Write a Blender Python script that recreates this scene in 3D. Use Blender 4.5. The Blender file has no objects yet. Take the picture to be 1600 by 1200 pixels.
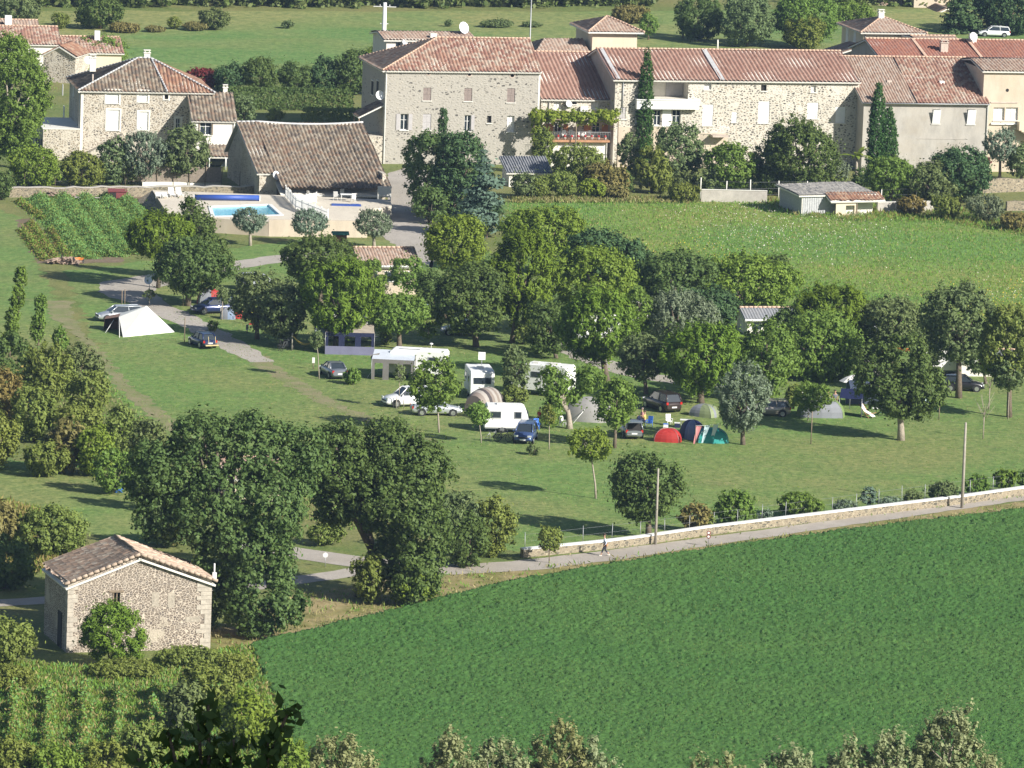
import bpy, math, random
import numpy as np
from mathutils import Vector, Matrix
R = math.radians
scene = bpy.context.scene
col = scene.collection
# ------------------------------------------------------------------ camera
F = 10300.0; PITCH = R(8.83); ROLL = R(2.0); HC = 92.6
fw = Vector((0, math.cos(PITCH), -math.sin(PITCH)))
up0 = Vector((0, math.sin(PITCH), math.cos(PITCH)))
rt = Vector((math.cos(ROLL), 0, 0)) + up0 * math.sin(ROLL)
up = up0 * math.cos(ROLL) - Vector((1, 0, 0)) * math.sin(ROLL)
CAM = Vector((0, 0, HC))
cd = bpy.data.cameras.new('camera'); cam = bpy.data.objects.new('camera', cd); col.objects.link(cam)
cd.sensor_width = 36; cd.lens = F / 1600 * 36; cd.clip_start = 1.0; cd.clip_end = 6000
m = Matrix.Identity(4)
for i in range(3):
    m[i][0] = rt[i]; m[i][1] = up[i]; m[i][2] = -fw[i]; m[i][3] = CAM[i]
cam.matrix_world = m
scene.camera = cam
# ------------------------------------------------------------------ sky, sun, exposure
SUN_EL = R(30); SUN_AZ = R(54)      # azimuth measured from straight behind the camera towards the right
wd = bpy.data.worlds.new("World"); scene.world = wd; wd.use_nodes = True
wn = wd.node_tree.nodes; wn.clear()
sky = wn.new('ShaderNodeTexSky'); sky.sky_type = 'NISHITA'; sky.sun_disc = False
sdir = Vector((math.sin(SUN_AZ) * math.cos(SUN_EL), -math.cos(SUN_AZ) * math.cos(SUN_EL), math.sin(SUN_EL)))
sky.sun_elevation = SUN_EL; sky.sun_rotation = math.atan2(sdir.x, sdir.y)
bg = wn.new('ShaderNodeBackground'); bg.inputs[1].default_value = 0.06
wo = wn.new('ShaderNodeOutputWorld')
wd.node_tree.links.new(sky.outputs[0], bg.inputs[0]); wd.node_tree.links.new(bg.outputs[0], wo.inputs[0])
sl = bpy.data.lights.new('sun', 'SUN'); sl.energy = 5.0; sl.angle = R(0.5); sl.color = (1.0, 0.955, 0.87)
so = bpy.data.objects.new('sun', sl); col.objects.link(so)
so.rotation_euler = (-sdir).to_track_quat('-Z', 'Y').to_euler(); so.location = (100, 400, 200)
scene.view_settings.view_transform = 'Standard'; scene.view_settings.look = 'None'
scene.view_settings.exposure = 0.75; scene.view_settings.gamma = 1.0
scene.render.engine = 'CYCLES'

# ------------------------------------------------------------------ measuring helpers
def ray(px, py): return (fw * F + rt * (px - 800) - up * (py - 600))
def G(px, py, z=0.0):
    d = ray(px, py); t = (z - HC) / d.z
    return CAM + d * t
def Q(px, py, Y):
    d = ray(px, py); return CAM + d * (Y / d.y)
def sc(p): return F / (Vector(p) - CAM).dot(fw)      # pixels of the 1600 px photo per metre
CP = math.cos(PITCH)
# ------------------------------------------------------------------ tagging
def tag(o, label=None, cat=None, group=None, kind=None):
    if label: o['label'] = label
    if cat: o['category'] = cat
    if group: o['group'] = group
    if kind: o['kind'] = kind
    return o
def empty(name, loc=(0, 0, 0), rz=0.0, label=None, cat=None, group=None):
    o = bpy.data.objects.new(name, None); col.objects.link(o)
    o.location = loc; o.rotation_euler = (0, 0, rz); o.empty_display_size = .3
    return tag(o, label, cat, group)
class MB:
    """collects shapes, links them as one mesh object"""
    def __init__(s): s.v = []; s.f = []; s.m = []; s.uv = {}; s.sm = []
    def poly(s, pts, m=0, sm=False):
        b = len(s.v); s.v += [tuple(p) for p in pts]; s.f.append(tuple(range(b, b + len(pts)))); s.m.append(m); s.sm.append(sm)
    def box(s, c, d, rz=0, m=0, top=(1, 1), rx=0):
        b = len(s.v); cz, sz = math.cos(rz), math.sin(rz)
        for k in (-1, 1):
            tx, ty = (top if k > 0 else (1, 1))
            for i, j in ((-1, -1), (1, -1), (1, 1), (-1, 1)):
                x = i * d[0] / 2 * tx; y = j * d[1] / 2 * ty; z = k * d[2] / 2
                if rx: y, z = y * math.cos(rx) - z * math.sin(rx), y * math.sin(rx) + z * math.cos(rx)
                s.v.append((c[0] + x * cz - y * sz, c[1] + x * sz + y * cz, c[2] + z))
        for q in ((0, 3, 2, 1), (4, 5, 6, 7), (0, 1, 5, 4), (1, 2, 6, 5), (2, 3, 7, 6), (3, 0, 4, 7)):
            s.f.append(tuple(b + i for i in q)); s.m.append(m); s.sm.append(False)
        return s
    def tube(s, pts, rs, n=6, m=0, cap=True, sm=True):
        pts = [Vector(p) for p in pts]
        if not hasattr(rs, '__len__'): rs = [rs] * len(pts)
        b = len(s.v); L = len(pts)
        for i, p in enumerate(pts):
            d = (pts[min(i + 1, L - 1)] - pts[max(i - 1, 0)])
            d = d.normalized() if d.length > 1e-9 else Vector((0, 0, 1))
            a = Vector((1, 0, 0)) if abs(d.x) < .8 else Vector((0, 1, 0))
            u = d.cross(a).normalized(); w = d.cross(u)
            for k in range(n):
                t = 2 * math.pi * k / n
                s.v.append(tuple(p + (u * math.cos(t) + w * math.sin(t)) * rs[i]))
        for i in range(L - 1):
            for k in range(n):
                s.f.append((b + i * n + k, b + i * n + (k + 1) % n, b + (i + 1) * n + (k + 1) % n, b + (i + 1) * n + k)); s.m.append(m); s.sm.append(sm)
        if cap:
            s.f.append(tuple(b + k for k in range(n))[::-1]); s.m.append(m); s.sm.append(False)
            s.f.append(tuple(b + (L - 1) * n + k for k in range(n))); s.m.append(m); s.sm.append(False)
        return s
    def grid(s, rows, m=0, sm=True, closed=False):
        """rows of equal-length point lists, optionally closed along each row"""
        b = len(s.v); n = len(rows[0])
        for r in rows: s.v += [tuple(p) for p in r]
        e = n if closed else n - 1
        for i in range(len(rows) - 1):
            for k in range(e):
                s.f.append((b + i * n + k, b + i * n + (k + 1) % n, b + (i + 1) * n + (k + 1) % n, b + (i + 1) * n + k)); s.m.append(m); s.sm.append(sm)
        return s
    def blob(s, c, r, seed=0, m=0, nu=10, nv=6, jit=.12):
        rnd = random.Random(seed); rows = []
        for i in range(nv + 1):
            t = math.pi * i / nv; row = []
            for k in range(nu):
                p = 2 * math.pi * k / nu; j = 1 + rnd.uniform(-jit, jit)
                row.append((c[0] + r[0] * math.sin(t) * math.cos(p) * j, c[1] + r[1] * math.sin(t) * math.sin(p) * j, c[2] + r[2] * math.cos(t) * j))
            rows.append(row)
        return s.grid(rows, m, True, True)
    def build(s, name, mats, parent=None, loc=(0, 0, 0), uvs=None):
        me = bpy.data.meshes.new(name); me.from_pydata(s.v, [], s.f)
        if not isinstance(mats, (list, tuple)): mats = [mats]
        for x in mats: me.materials.append(x)
        me.polygons.foreach_set('material_index', s.m); me.polygons.foreach_set('use_smooth', s.sm)
        me.update()
        o = bpy.data.objects.new(name, me); col.objects.link(o); o.parent = parent; o.location = loc
        return o
def npmesh(name, V, quads, mats, parent=None, loc=(0, 0, 0), uv=None, smooth=False, midx=None):
    me = bpy.data.meshes.new(name); nv = len(V); nf = len(quads); k = quads.shape[1]
    me.vertices.add(nv); me.vertices.foreach_set('co', np.ascontiguousarray(V, dtype=np.float32).ravel())
    me.loops.add(nf * k); me.loops.foreach_set('vertex_index', np.ascontiguousarray(quads, dtype=np.int32).ravel())
    me.polygons.add(nf); me.polygons.foreach_set('loop_start', np.arange(0, nf * k, k, dtype=np.int32))
    if smooth: me.polygons.foreach_set('use_smooth', np.ones(nf, dtype=bool))
    if not isinstance(mats, (list, tuple)): mats = [mats]
    for x in mats: me.materials.append(x)
    if midx is not None: me.polygons.foreach_set('material_index', np.asarray(midx, dtype=np.int32))
    if uv is not None:
        l = me.uv_layers.new(name='UVMap'); l.data.foreach_set('uv', np.ascontiguousarray(uv[quads.ravel()], dtype=np.float32).ravel())
    me.update(calc_edges=True); me.validate()
    o = bpy.data.objects.new(name, me); col.objects.link(o); o.parent = parent; o.location = loc
    return o

# ------------------------------------------------------------------ materials
def newmat(name):
    mt = bpy.data.materials.new(name); mt.use_nodes = True
    nt = mt.node_tree; nt.nodes.clear()
    out = nt.nodes.new('ShaderNodeOutputMaterial'); pb = nt.nodes.new('ShaderNodeBsdfPrincipled')
    nt.links.new(pb.outputs[0], out.inputs[0])
    return mt, nt, pb, out
def N(nt, t, **k):
    n = nt.nodes.new(t)
    for a, b in k.items():
        if a.startswith('i_'):
            key = a[2:]
            n.inputs[int(key) if key.isdigit() else key.replace('_', ' ')].default_value = b
        else: setattr(n, a, b)
    return n
def c4(c): return (c[0], c[1], c[2], 1)
def coords(nt, kind='Object'):
    return nt.nodes.new('ShaderNodeTexCoord').outputs[kind]
def mixc(nt, a, b, fac, mode='MIX'):
    n = nt.nodes.new('ShaderNodeMix'); n.data_type = 'RGBA'; n.blend_type = mode
    for s, v in ((6, a), (7, b), (0, fac)):
        if hasattr(v, 'links'): nt.links.new(v, n.inputs[s])
        elif isinstance(v, (int, float)): n.inputs[s].default_value = v
        else: n.inputs[s].default_value = c4(v)
    return n.outputs[2]
def noise(nt, vec, scale, detail=4, rough=.6, lo=.35, hi=.65):
    n = N(nt, 'ShaderNodeTexNoise'); n.inputs['Scale'].default_value = scale; n.inputs['Detail'].default_value = detail; n.inputs['Roughness'].default_value = rough
    if vec is not None: nt.links.new(vec, n.inputs['Vector'])
    r = N(nt, 'ShaderNodeMapRange'); r.inputs[1].default_value = lo; r.inputs[2].default_value = hi
    nt.links.new(n.outputs[0], r.inputs[0]); return r.outputs[0]
def scaled(nt, vec, s):
    n = N(nt, 'ShaderNodeMapping'); n.inputs['Scale'].default_value = s; nt.links.new(vec, n.inputs[0]); return n.outputs[0]
def bump(nt, pb, h, strength=.5, dist=.05):
    b = N(nt, 'ShaderNodeBump'); b.inputs['Strength'].default_value = strength; b.inputs['Distance'].default_value = dist
    nt.links.new(h, b.inputs['Height']); nt.links.new(b.outputs[0], pb.inputs['Normal'])
_mc = {}
def flat(name, c, rough=.7, var=.12, scale=2.0, metal=0.0, spec=.5, coat=0.0, bmp=0.0):
    if name in _mc: return _mc[name]
    mt, nt, pb, out = newmat(name); v = coords(nt)
    f = noise(nt, v, scale, 5, .6, .3, .7)
    c1 = tuple(x * (1 - var) for x in c); c2 = tuple(min(1, x * (1 + var * .6)) for x in c)
    nt.links.new(mixc(nt, c1, c2, f), pb.inputs['Base Color'])
    pb.inputs['Roughness'].default_value = rough; pb.inputs['Metallic'].default_value = metal
    pb.inputs['Specular IOR Level'].default_value = spec; pb.inputs['Coat Weight'].default_value = coat
    if bmp: bump(nt, pb, noise(nt, v, scale * 8, 3), bmp, .02)
    _mc[name] = mt; return mt
def leafmat(name, c1, c2, trans=.25, c3=None, clump=.5):
    mt, nt, pb, out = newmat(name); nt.nodes.remove(pb)
    g = N(nt, 'ShaderNodeNewGeometry'); v = coords(nt)
    base = mixc(nt, c1, c2, g.outputs['Random Per Island'])
    f = noise(nt, v, clump, 2, .5, .35, .65)
    base = mixc(nt, base, c3 if c3 else tuple(x * .7 for x in c1), mathn(nt, 'MULTIPLY', f, .4))
    oi = N(nt, 'ShaderNodeObjectInfo'); base = mixc(nt, base, mixc(nt, tuple(min(1, x * y) for x, y in zip(c1, (1.5, 1.15, .9))), tuple(x * y for x, y in zip(c2, (.75, .95, 1.25))), oi.outputs['Random']), .35)
    d = N(nt, 'ShaderNodeBsdfDiffuse'); t = N(nt, 'ShaderNodeBsdfTranslucent'); gl = N(nt, 'ShaderNodeBsdfGlossy'); gl.inputs['Roughness'].default_value = .6
    nt.links.new(base, d.inputs[0]); nt.links.new(mixc(nt, base, (.9, 1, .3), .15), t.inputs[0]); gl.inputs[0].default_value = (.8, .85, .9, 1)
    m1 = N(nt, 'ShaderNodeMixShader'); m1.inputs[0].default_value = trans
    nt.links.new(d.outputs[0], m1.inputs[1]); nt.links.new(t.outputs[0], m1.inputs[2])
    m2 = N(nt, 'ShaderNodeMixShader'); m2.inputs[0].default_value = .012
    nt.links.new(m1.outputs[0], m2.inputs[1]); nt.links.new(gl.outputs[0], m2.inputs[2])
    nt.links.new(m2.outputs[0], out.inputs[0])
    return mt
def mathn(nt, op, a, b=0.0):
    n = N(nt, 'ShaderNodeMath', operation=op)
    for i, x in enumerate((a, b)):
        if hasattr(x, 'links'): nt.links.new(x, n.inputs[i])
        else: n.inputs[i].default_value = x
    return n.outputs[0]
def stonemat(name, stone, mortar, dark, scale=2.6, mort=.10, cover=0.0, plaster=None, darkamt=.25, pl_scale=.25):
    """coursed rubble: irregular stones in mortar, partly under render when cover > 0"""
    mt, nt, pb, out = newmat(name); v = coords(nt)
    wob = N(nt, 'ShaderNodeTexNoise'); wob.inputs['Scale'].default_value = 2.0; nt.links.new(v, wob.inputs['Vector'])
    ad = N(nt, 'ShaderNodeVectorMath', operation='MULTIPLY_ADD'); nt.links.new(wob.outputs['Color'], ad.inputs[0]); ad.inputs[1].default_value = (.25, .25, .25); nt.links.new(v, ad.inputs[2])
    vv = scaled(nt, ad.outputs[0], (1, 1, 1.7))
    vo = N(nt, 'ShaderNodeTexVoronoi', feature='F1'); vo.inputs['Scale'].default_value = scale; nt.links.new(vv, vo.inputs['Vector'])
    ve = N(nt, 'ShaderNodeTexVoronoi', feature='DISTANCE_TO_EDGE'); ve.inputs['Scale'].default_value = scale; nt.links.new(vv, ve.inputs['Vector'])
    sep = N(nt, 'ShaderNodeSeparateColor'); nt.links.new(vo.outputs['Color'], sep.inputs[0])
    st = mixc(nt, stone, tuple(x * .6 for x in stone), sep.outputs[0])
    dk = mathn(nt, 'LESS_THAN', sep.outputs[1], darkamt)
    st = mixc(nt, st, dark, dk)
    r = N(nt, 'ShaderNodeMapRange'); r.inputs[1].default_value = mort * .6; r.inputs[2].default_value = mort * 1.4; nt.links.new(ve.outputs[0], r.inputs[0])
    c = mixc(nt, mortar, st, r.outputs[0])
    if plaster:
        lo_ = .5 + (.5 - cover) * .28; f = noise(nt, v, pl_scale, 5, .65, lo_, lo_ + .04)
        f = mathn(nt, 'MULTIPLY', f, .92)
        c = mixc(nt, c, plaster, f)
    c = mixc(nt, c, tuple(x * .75 for x in mortar), mathn(nt, 'MULTIPLY', noise(nt, v, .5, 6, .7), .35))
    nt.links.new(c, pb.inputs['Base Color']); pb.inputs['Roughness'].default_value = .9
    bump(nt, pb, r.outputs[0], .6, .04)
    return mt
def rendermat(name, c, stain=.18):
    mt, nt, pb, out = newmat(name); v = coords(nt)
    f = noise(nt, scaled(nt, v, (1, 1, .35)), .8, 7, .75, .42, .62)
    g = noise(nt, v, .25, 5, .65, .45, .6)
    cc = mixc(nt, c, tuple(x * (1 - stain) for x in c), f)
    cc = mixc(nt, cc, (c[0] * .8, c[1] * .72, c[2] * .6), mathn(nt, 'MULTIPLY', g, stain * 1.6))
    nt.links.new(cc, pb.inputs['Base Color']); pb.inputs['Roughness'].default_value = .9
    bump(nt, pb, noise(nt, v, 12, 3), .3, .02)
    return mt
def tilemat(name, cols, dirt=.3, lichen=(.2, .19, .15)):
    """UV: u counts tile columns, v counts tile courses"""
    mt, nt, pb, out = newmat(name)
    uv = coords(nt, 'UV'); v = coords(nt)
    fl = N(nt, 'ShaderNodeVectorMath', operation='FLOOR'); nt.links.new(uv, fl.inputs[0])
    wn_ = N(nt, 'ShaderNodeTexWhiteNoise', noise_dimensions='2D'); nt.links.new(fl.outputs[0], wn_.inputs[0])
    cr = N(nt, 'ShaderNodeValToRGB'); cr.color_ramp.interpolation = 'CONSTANT'
    el = cr.color_ramp.elements
    while len(el) < len(cols): el.new(.5)
    for i, c in enumerate(cols): el[i].position = i / len(cols); el[i].color = c4(c)
    nt.links.new(wn_.outputs[0], cr.inputs[0])
    c = cr.outputs[0]
    c = mixc(nt, c, lichen, mathn(nt, 'MULTIPLY', noise(nt, v, .9, 6, .75, .4, .7), dirt))
    fr = N(nt, 'ShaderNodeVectorMath', operation='FRACTION'); nt.links.new(uv, fr.inputs[0])
    sp = N(nt, 'ShaderNodeSeparateXYZ'); nt.links.new(fr.outputs[0], sp.inputs[0])
    nt.links.new(c, pb.inputs['Base Color']); pb.inputs['Roughness'].default_value = .85
    return mt
M = {}
M['glass'] = flat('window_glass', (.03, .04, .05), .08, .1, 1, 0, .8)
M['dark'] = flat('dark_interior', (.02, .018, .016), .9)
M['white'] = flat('white_paint', (.78, .78, .76), .5, .06)
M['offwhite'] = flat('off_white', (.7, .68, .62), .7, .1)
M['grey'] = flat('grey_metal', (.35, .36, .37), .5, .1, 2, .4)
M['dgrey'] = flat('dark_grey', (.08, .085, .09), .5)
M['black'] = flat('black_plastic', (.015, .015, .017), .5)
M['rubber'] = flat('rubber', (.02, .02, .02), .8)
M['chrome'] = flat('wheel_alloy', (.55, .56, .58), .3, .05, 2, .8)
M['wood'] = flat('weathered_wood', (.22, .17, .12), .85, .3, 6)
M['polewood'] = flat('pole_wood', (.33, .30, .25), .85, .2, 3)
M['shutter'] = flat('grey_brown_shutter', (.25, .20, .18), .7, .2, 5)
M['shutterg'] = flat('pale_grey_shutter', (.42, .40, .40), .7, .12, 5)
M['curtain'] = flat('curtain', (.75, .73, .7), .8, .1)
M['bark'] = flat('bark', (.16, .125, .09), .95, .35, 5, bmp=.6)
M['barkpale'] = flat('pale_bark', (.36, .31, .25), .95, .25, 5, bmp=.5)
M['red'] = flat('red_fabric', (.55, .02, .02), .6, .15)
M['concrete'] = flat('concrete', (.42, .39, .35), .9, .2, 1.5, bmp=.3)
M['brick'] = flat('chimney_render', (.5, .42, .36), .9, .2, 3)
M['dish'] = flat('dish_white', (.72, .74, .76), .4, .04)
M['skin'] = flat('skin', (.5, .3, .2), .6, .08)
M['cream'] = rendermat('cream_render', (.56, .48, .38), .14)
M['creamy'] = rendermat('pale_cream_render', (.66, .57, .43), .1)
M['greyrender'] = rendermat('grey_render', (.42, .395, .355), .2)
M['whiterender'] = rendermat('white_render', (.72, .69, .63), .1)
M['flash'] = flat('zinc_flashing', (.5, .5, .5), .5, .15)
M['stone_house'] = stonemat('rubble_stone_house', (.30, .24, .17), (.55, .50, .42), (.06, .05, .045), 3.0, .16, .42, (.57, .52, .44), .3)
M['stone_big'] = stonemat('mostly_rendered_stone', (.44, .40, .34), (.385, .36, .315), (.06, .055, .05), 2.3, .22, .60, (.395, .37, .325), .3, .5)
M['stone_row'] = stonemat('pale_stone_with_dark_cobbles', (.34, .28, .21), (.58, .54, .46), (.045, .04, .04), 2.6, .20, .22, (.60, .56, .49), .5, .3)
M['stone_barn'] = stonemat('dark_basalt_rubble', (.15, .115, .09), (.56, .48, .39), (.08, .065, .06), 4.3, .10, .06, (.5, .44, .35), .4)
M['stone_wall'] = stonemat('field_stone_wall', (.29, .24, .17), (.36, .31, .22), (.10, .09, .07), 3.2, .07, 0, None, .3)
M['tile_old'] = tilemat('old_canal_tiles', [(0.157, 0.114, 0.080), (0.222, 0.180, 0.135), (0.116, 0.088, 0.067), (0.244, 0.206, 0.163), (0.171, 0.105, 0.071), (0.085, 0.068, 0.056), (0.198, 0.145, 0.101)], .35)
M['tile_mix'] = tilemat('mottled_terracotta_tiles', [(0.267, 0.149, 0.106), (0.312, 0.217, 0.167), (0.220, 0.104, 0.077), (0.334, 0.272, 0.218), (0.189, 0.103, 0.079), (0.291, 0.180, 0.133)], .12)
M['tile_new'] = tilemat('even_terracotta_tiles', [(0.261, 0.149, 0.114), (0.280, 0.169, 0.131), (0.243, 0.135, 0.103), (0.293, 0.183, 0.143)], .10, (0.182, 0.137, 0.113))
M['tile_pale'] = tilemat('pale_terracotta_tiles', [(0.285, 0.200, 0.155), (0.313, 0.240, 0.191), (0.257, 0.171, 0.129), (0.326, 0.264, 0.220)], .1, (0.186, 0.160, 0.132))
M['tile_red'] = tilemat('flat_red_tiles', [(0.247, 0.097, 0.065), (0.272, 0.117, 0.077), (0.216, 0.089, 0.063), (0.236, 0.116, 0.088)], .3, (0.140, 0.105, 0.090))
M['tile_grey'] = tilemat('grey_corrugated_sheet', [(.20, .21, .23), (.22, .225, .24)], .2, (.12, .12, .12))
M['tile_rust'] = tilemat('rusty_tiles', [(0.263, 0.138, 0.086), (0.210, 0.105, 0.065), (0.306, 0.204, 0.140), (0.165, 0.087, 0.062)], .3, (0.101, 0.084, 0.075))
M['tile_barn'] = tilemat('barn_roof_tiles', [(0.444, 0.301, 0.218), (0.371, 0.276, 0.216), (0.518, 0.376, 0.281), (0.309, 0.226, 0.178), (0.570, 0.475, 0.380)], .45, (0.273, 0.237, 0.190))
# ------------------------------------------------------------------ vegetation
LM = {
 'walnut': leafmat('walnut_leaf', (0.070, 0.118, 0.030), (0.154, 0.212, 0.054), .28, (0.044, 0.086, 0.024)),
 'broad': leafmat('broad_leaf', (0.112, 0.193, 0.034), (0.213, 0.310, 0.055), .30, (0.074, 0.134, 0.025)),
 'bright': leafmat('yellow_green_leaf', (0.135, 0.212, 0.026), (0.239, 0.313, 0.043), .30, (0.096, 0.157, 0.022)),
 'pine': leafmat('pine_needles', (0.101, 0.171, 0.019), (0.186, 0.267, 0.027), .20, (0.062, 0.111, 0.016)),
 'dark': leafmat('dark_evergreen', (0.043, 0.090, 0.035), (0.097, 0.155, 0.050), .15, (0.035, 0.069, 0.026)),
 'cedar': leafmat('blue_cedar', (0.074, 0.128, 0.095), (0.135, 0.203, 0.149), .10, (0.041, 0.081, 0.054)),
 'yellowflower': leafmat('yellow_flower', (.5, .4, .04), (.6, .5, .08), .2),
 'olive': leafmat('olive_leaf', (0.127, 0.174, 0.101), (0.253, 0.302, 0.194), .20, (0.089, 0.121, 0.070)),
 'greygreen': leafmat('grey_green_leaf', (0.106, 0.149, 0.055), (0.190, 0.235, 0.085), .22, (0.076, 0.114, 0.042)),
 'cypress': leafmat('cypress_leaf', (0.044, 0.106, 0.023), (0.086, 0.168, 0.035), .12, (0.029, 0.070, 0.017)),
 'shrub': leafmat('shrub_leaf', (0.137, 0.188, 0.038), (0.241, 0.278, 0.059), .25, (0.113, 0.128, 0.032)),
 'dry': leafmat('dry_scrub_leaf', (0.172, 0.144, 0.048), (0.287, 0.245, 0.076), .2, (0.129, 0.115, 0.041)),
 'poplar': leafmat('turning_poplar_leaf', (0.189, 0.225, 0.095), (0.430, 0.437, 0.216), .3, (0.113, 0.146, 0.063)),
 'vine': leafmat('vine_leaf', (0.16, 0.24, 0.03), (0.32, 0.36, 0.05), .35, (0.1, 0.18, 0.02)),
 'wine': leafmat('dark_red_leaf', (.10, .02, .02), (.22, .03, .035), .2, (.05, .015, .015)),
 'crop': leafmat('crop_leaf', (0.042, 0.117, 0.029), (0.073, 0.171, 0.040), .25, (0.042, 0.117, 0.025), .15),
 'grassleaf': leafmat('meadow_blade', (0.106, 0.227, 0.030), (0.171, 0.302, 0.041), .25, (0.142, 0.235, 0.041), .2),
 'drygrass': leafmat('dry_grass_blade', (0.250, 0.213, 0.079), (0.425, 0.350, 0.158), .25, (0.163, 0.163, 0.053), .3),
 'flower': leafmat('white_flower', (.6, .6, .58), (.75, .73, .7), .2, (.6, .55, .5)),
 'asparagus': leafmat('feathery_green', (0.127, 0.278, 0.079), (0.190, 0.360, 0.097), .3, (0.202, 0.270, 0.091), .3),
 'banana': leafmat('banana_leaf', (.14, .24, .03), (.26, .32, .05), .35, (.2, .2, .04)),
 'redflower': leafmat('red_flower', (.5, .02, .02), (.6, .05, .04), .2, (.3, .05, .03)),
}
def unit(rng, n):
    a = rng.normal(size=(n, 3)); return a / np.linalg.norm(a, axis=1)[:, None]
def leafquads(P, Nn, rng, size, aspect=1.5, axis=None, jitter=.5):
    """one quad per point P with normal Nn; axis = preferred long direction"""
    n = len(P)
    if axis is None: T = rng.normal(size=(n, 3))
    else: T = axis + rng.normal(size=(n, 3)) * jitter
    T -= (T * Nn).sum(1)[:, None] * Nn; T /= np.linalg.norm(T, axis=1)[:, None] + 1e-9
    B = np.cross(Nn, T)
    s = size * rng.uniform(.6, 1.35, n)[:, None]
    a = T * s * aspect * .5; b = B * s * .5
    V = np.empty((n, 4, 3)); V[:, 0] = P - a; V[:, 1] = P + b - a * .1; V[:, 2] = P + a; V[:, 3] = P - b - a * .1
    return V.reshape(-1, 3), np.arange(n * 4).reshape(n, 4)
def foliage(blobs, seed, leaf=.3, cover=2.2, clump=.55, mode='round', aspect=1.5, zmin=.05):
    """leaves gathered in clumps through the shell of each blob"""
    rng = np.random.default_rng(seed); PP = []; NN = []; AX = []
    B = np.array(blobs, dtype=float)
    for i, (cx, cy, cz, rx, ry, rz) in enumerate(B):
        area = 4 * math.pi * (((rx * ry) ** 1.6 + (rx * rz) ** 1.6 + (ry * rz) ** 1.6) / 3) ** (1 / 1.6)
        nl = int(area * cover / (leaf * leaf * aspect * .5)); nc = max(6, int(area / (clump * clump * 2.6)))
        d = unit(rng, nc); rad = rng.uniform(.42, 1.22, nc) ** .75
        C = np.array([cx, cy, cz]) + d * rad[:, None] * np.array([rx, ry, rz])
        keep = np.ones(nc, bool)
        for j, b in enumerate(B):
            if j != i:
                q = ((C - b[:3]) / (b[3:] * .74)); keep &= (q * q).sum(1) > 1
        C = C[keep]; d = d[keep]; rad = rad[keep]
        if len(C) == 0: continue
        k = rng.integers(0, len(C), int(nl * keep.mean()))
        cs = clump * rng.uniform(.4, 1.25, len(C))[k][:, None]
        off = rng.normal(size=(len(k), 3)) * .38
        if mode == 'up':      # upright tufts of needles
            ax = d[k] * .5 + np.array([0, 0, 1.0]); ax /= np.linalg.norm(ax, axis=1)[:, None]
            off = off * .6 + ax * rng.uniform(-.8, .8, len(k))[:, None]
        elif mode == 'flat':
            ax = d[k] * np.array([1, 1, .1]); ax /= np.linalg.norm(ax, axis=1)[:, None]
            off = off * np.array([1.2, 1.2, .25])
        else: ax = None
        wild = rng.random(len(k)) < .14; off[wild] *= 2.5
        P = C[k] + off * cs
        n = d[k] * .35 + off * 1.3 + rng.normal(size=(len(k), 3)) * .4 + np.array([0, 0, .25 if mode != 'flat' else 1.0])
        n /= np.linalg.norm(n, axis=1)[:, None]
        PP.append(P); NN.append(n)
        AX.append(ax if ax is not None else rng.normal(size=(len(k), 3)))
    P = np.concatenate(PP); n = np.concatenate(NN); a = np.concatenate(AX)
    ok = P[:, 2] > zmin; P, n, a = P[ok], n[ok], a[ok]
    return leafquads(P, n, rng, leaf, aspect, a, .35)
def crown_blobs(c, r, nb, seed, spread=.58, size=(.30, .55), flatten=1.0):
    nb = int(nb * 1.7) + 3
    rnd = random.Random(seed); out = [(c[0], c[1], c[2], r[0] * .74, r[1] * .74, r[2] * .76)]
    for i in range(nb):
        while True:
            d = Vector((rnd.uniform(-1, 1), rnd.uniform(-1, 1), rnd.uniform(-1, 1)))
            if .25 < d.length < 1: break
        d.normalize(); d *= rnd.uniform(.75, 1.0)
        k = rnd.uniform(*size)
        out.append((c[0] + d.x * r[0] * (1 - k), c[1] + d.y * r[1] * (1 - k), c[2] + d.z * r[2] * (1 - k), r[0] * k, r[1] * k, r[2] * k * flatten))
    return out
KIND = {  # material, leaf size, cover, clump, mode, aspect
 'walnut': ('walnut', .19, 1.7, .55, 'round', 1.5), 'broad': ('broad', .19, 1.7, .55, 'round', 1.5),
 'bright': ('bright', .19, 1.7, .52, 'round', 1.5), 'pine': ('pine', .14, 1.8, .60, 'up', 3.2),
 'dark': ('dark', .2, 1.9, .55, 'round', 1.6), 'cedar': ('cedar', .24, 2.0, .7, 'flat', 2.0), 'darkcedar': ('dark', .24, 2.0, .7, 'flat', 2.0),
 'olive': ('olive', .13, 1.2, .36, 'up', 2.4), 'greygreen': ('greygreen', .18, 1.7, .5, 'round', 1.9),
 'cypress': ('cypress', .14, 2.8, .22, 'up', 2.4), 'shrub': ('shrub', .17, 1.8, .42, 'round', 1.6),
 'dry': ('dry', .2, 1.9, .4, 'up', 2.4), 'poplar': ('poplar', .16, 1.7, .42, 'up', 1.5), 'wine': ('wine', .22, 2.0, .4, 'round', 1.5),
 'hedge': ('broad', .22, 2.4, .4, 'round', 1.5), 'young': ('bright', .22, 1.2, .35, 'up', 1.6), 'vine': ('vine', .26, 2.2, .4, 'round', 1.3),
 'redflower': ('redflower', .18, 1.6, .3, 'round', 1.3), 'darkbroad': ('walnut', .28, 2.4, .55, 'round', 1.5), 'laurel': ('broad', .2, 2.2, .45, 'up', 1.8), 'willow': ('pine', .12, 2.6, .38, 'round', 3.0), 'scrub': ('shrub', .17, 1.8, .5, 'up', 2.2),
}
_seed = [100]
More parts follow.
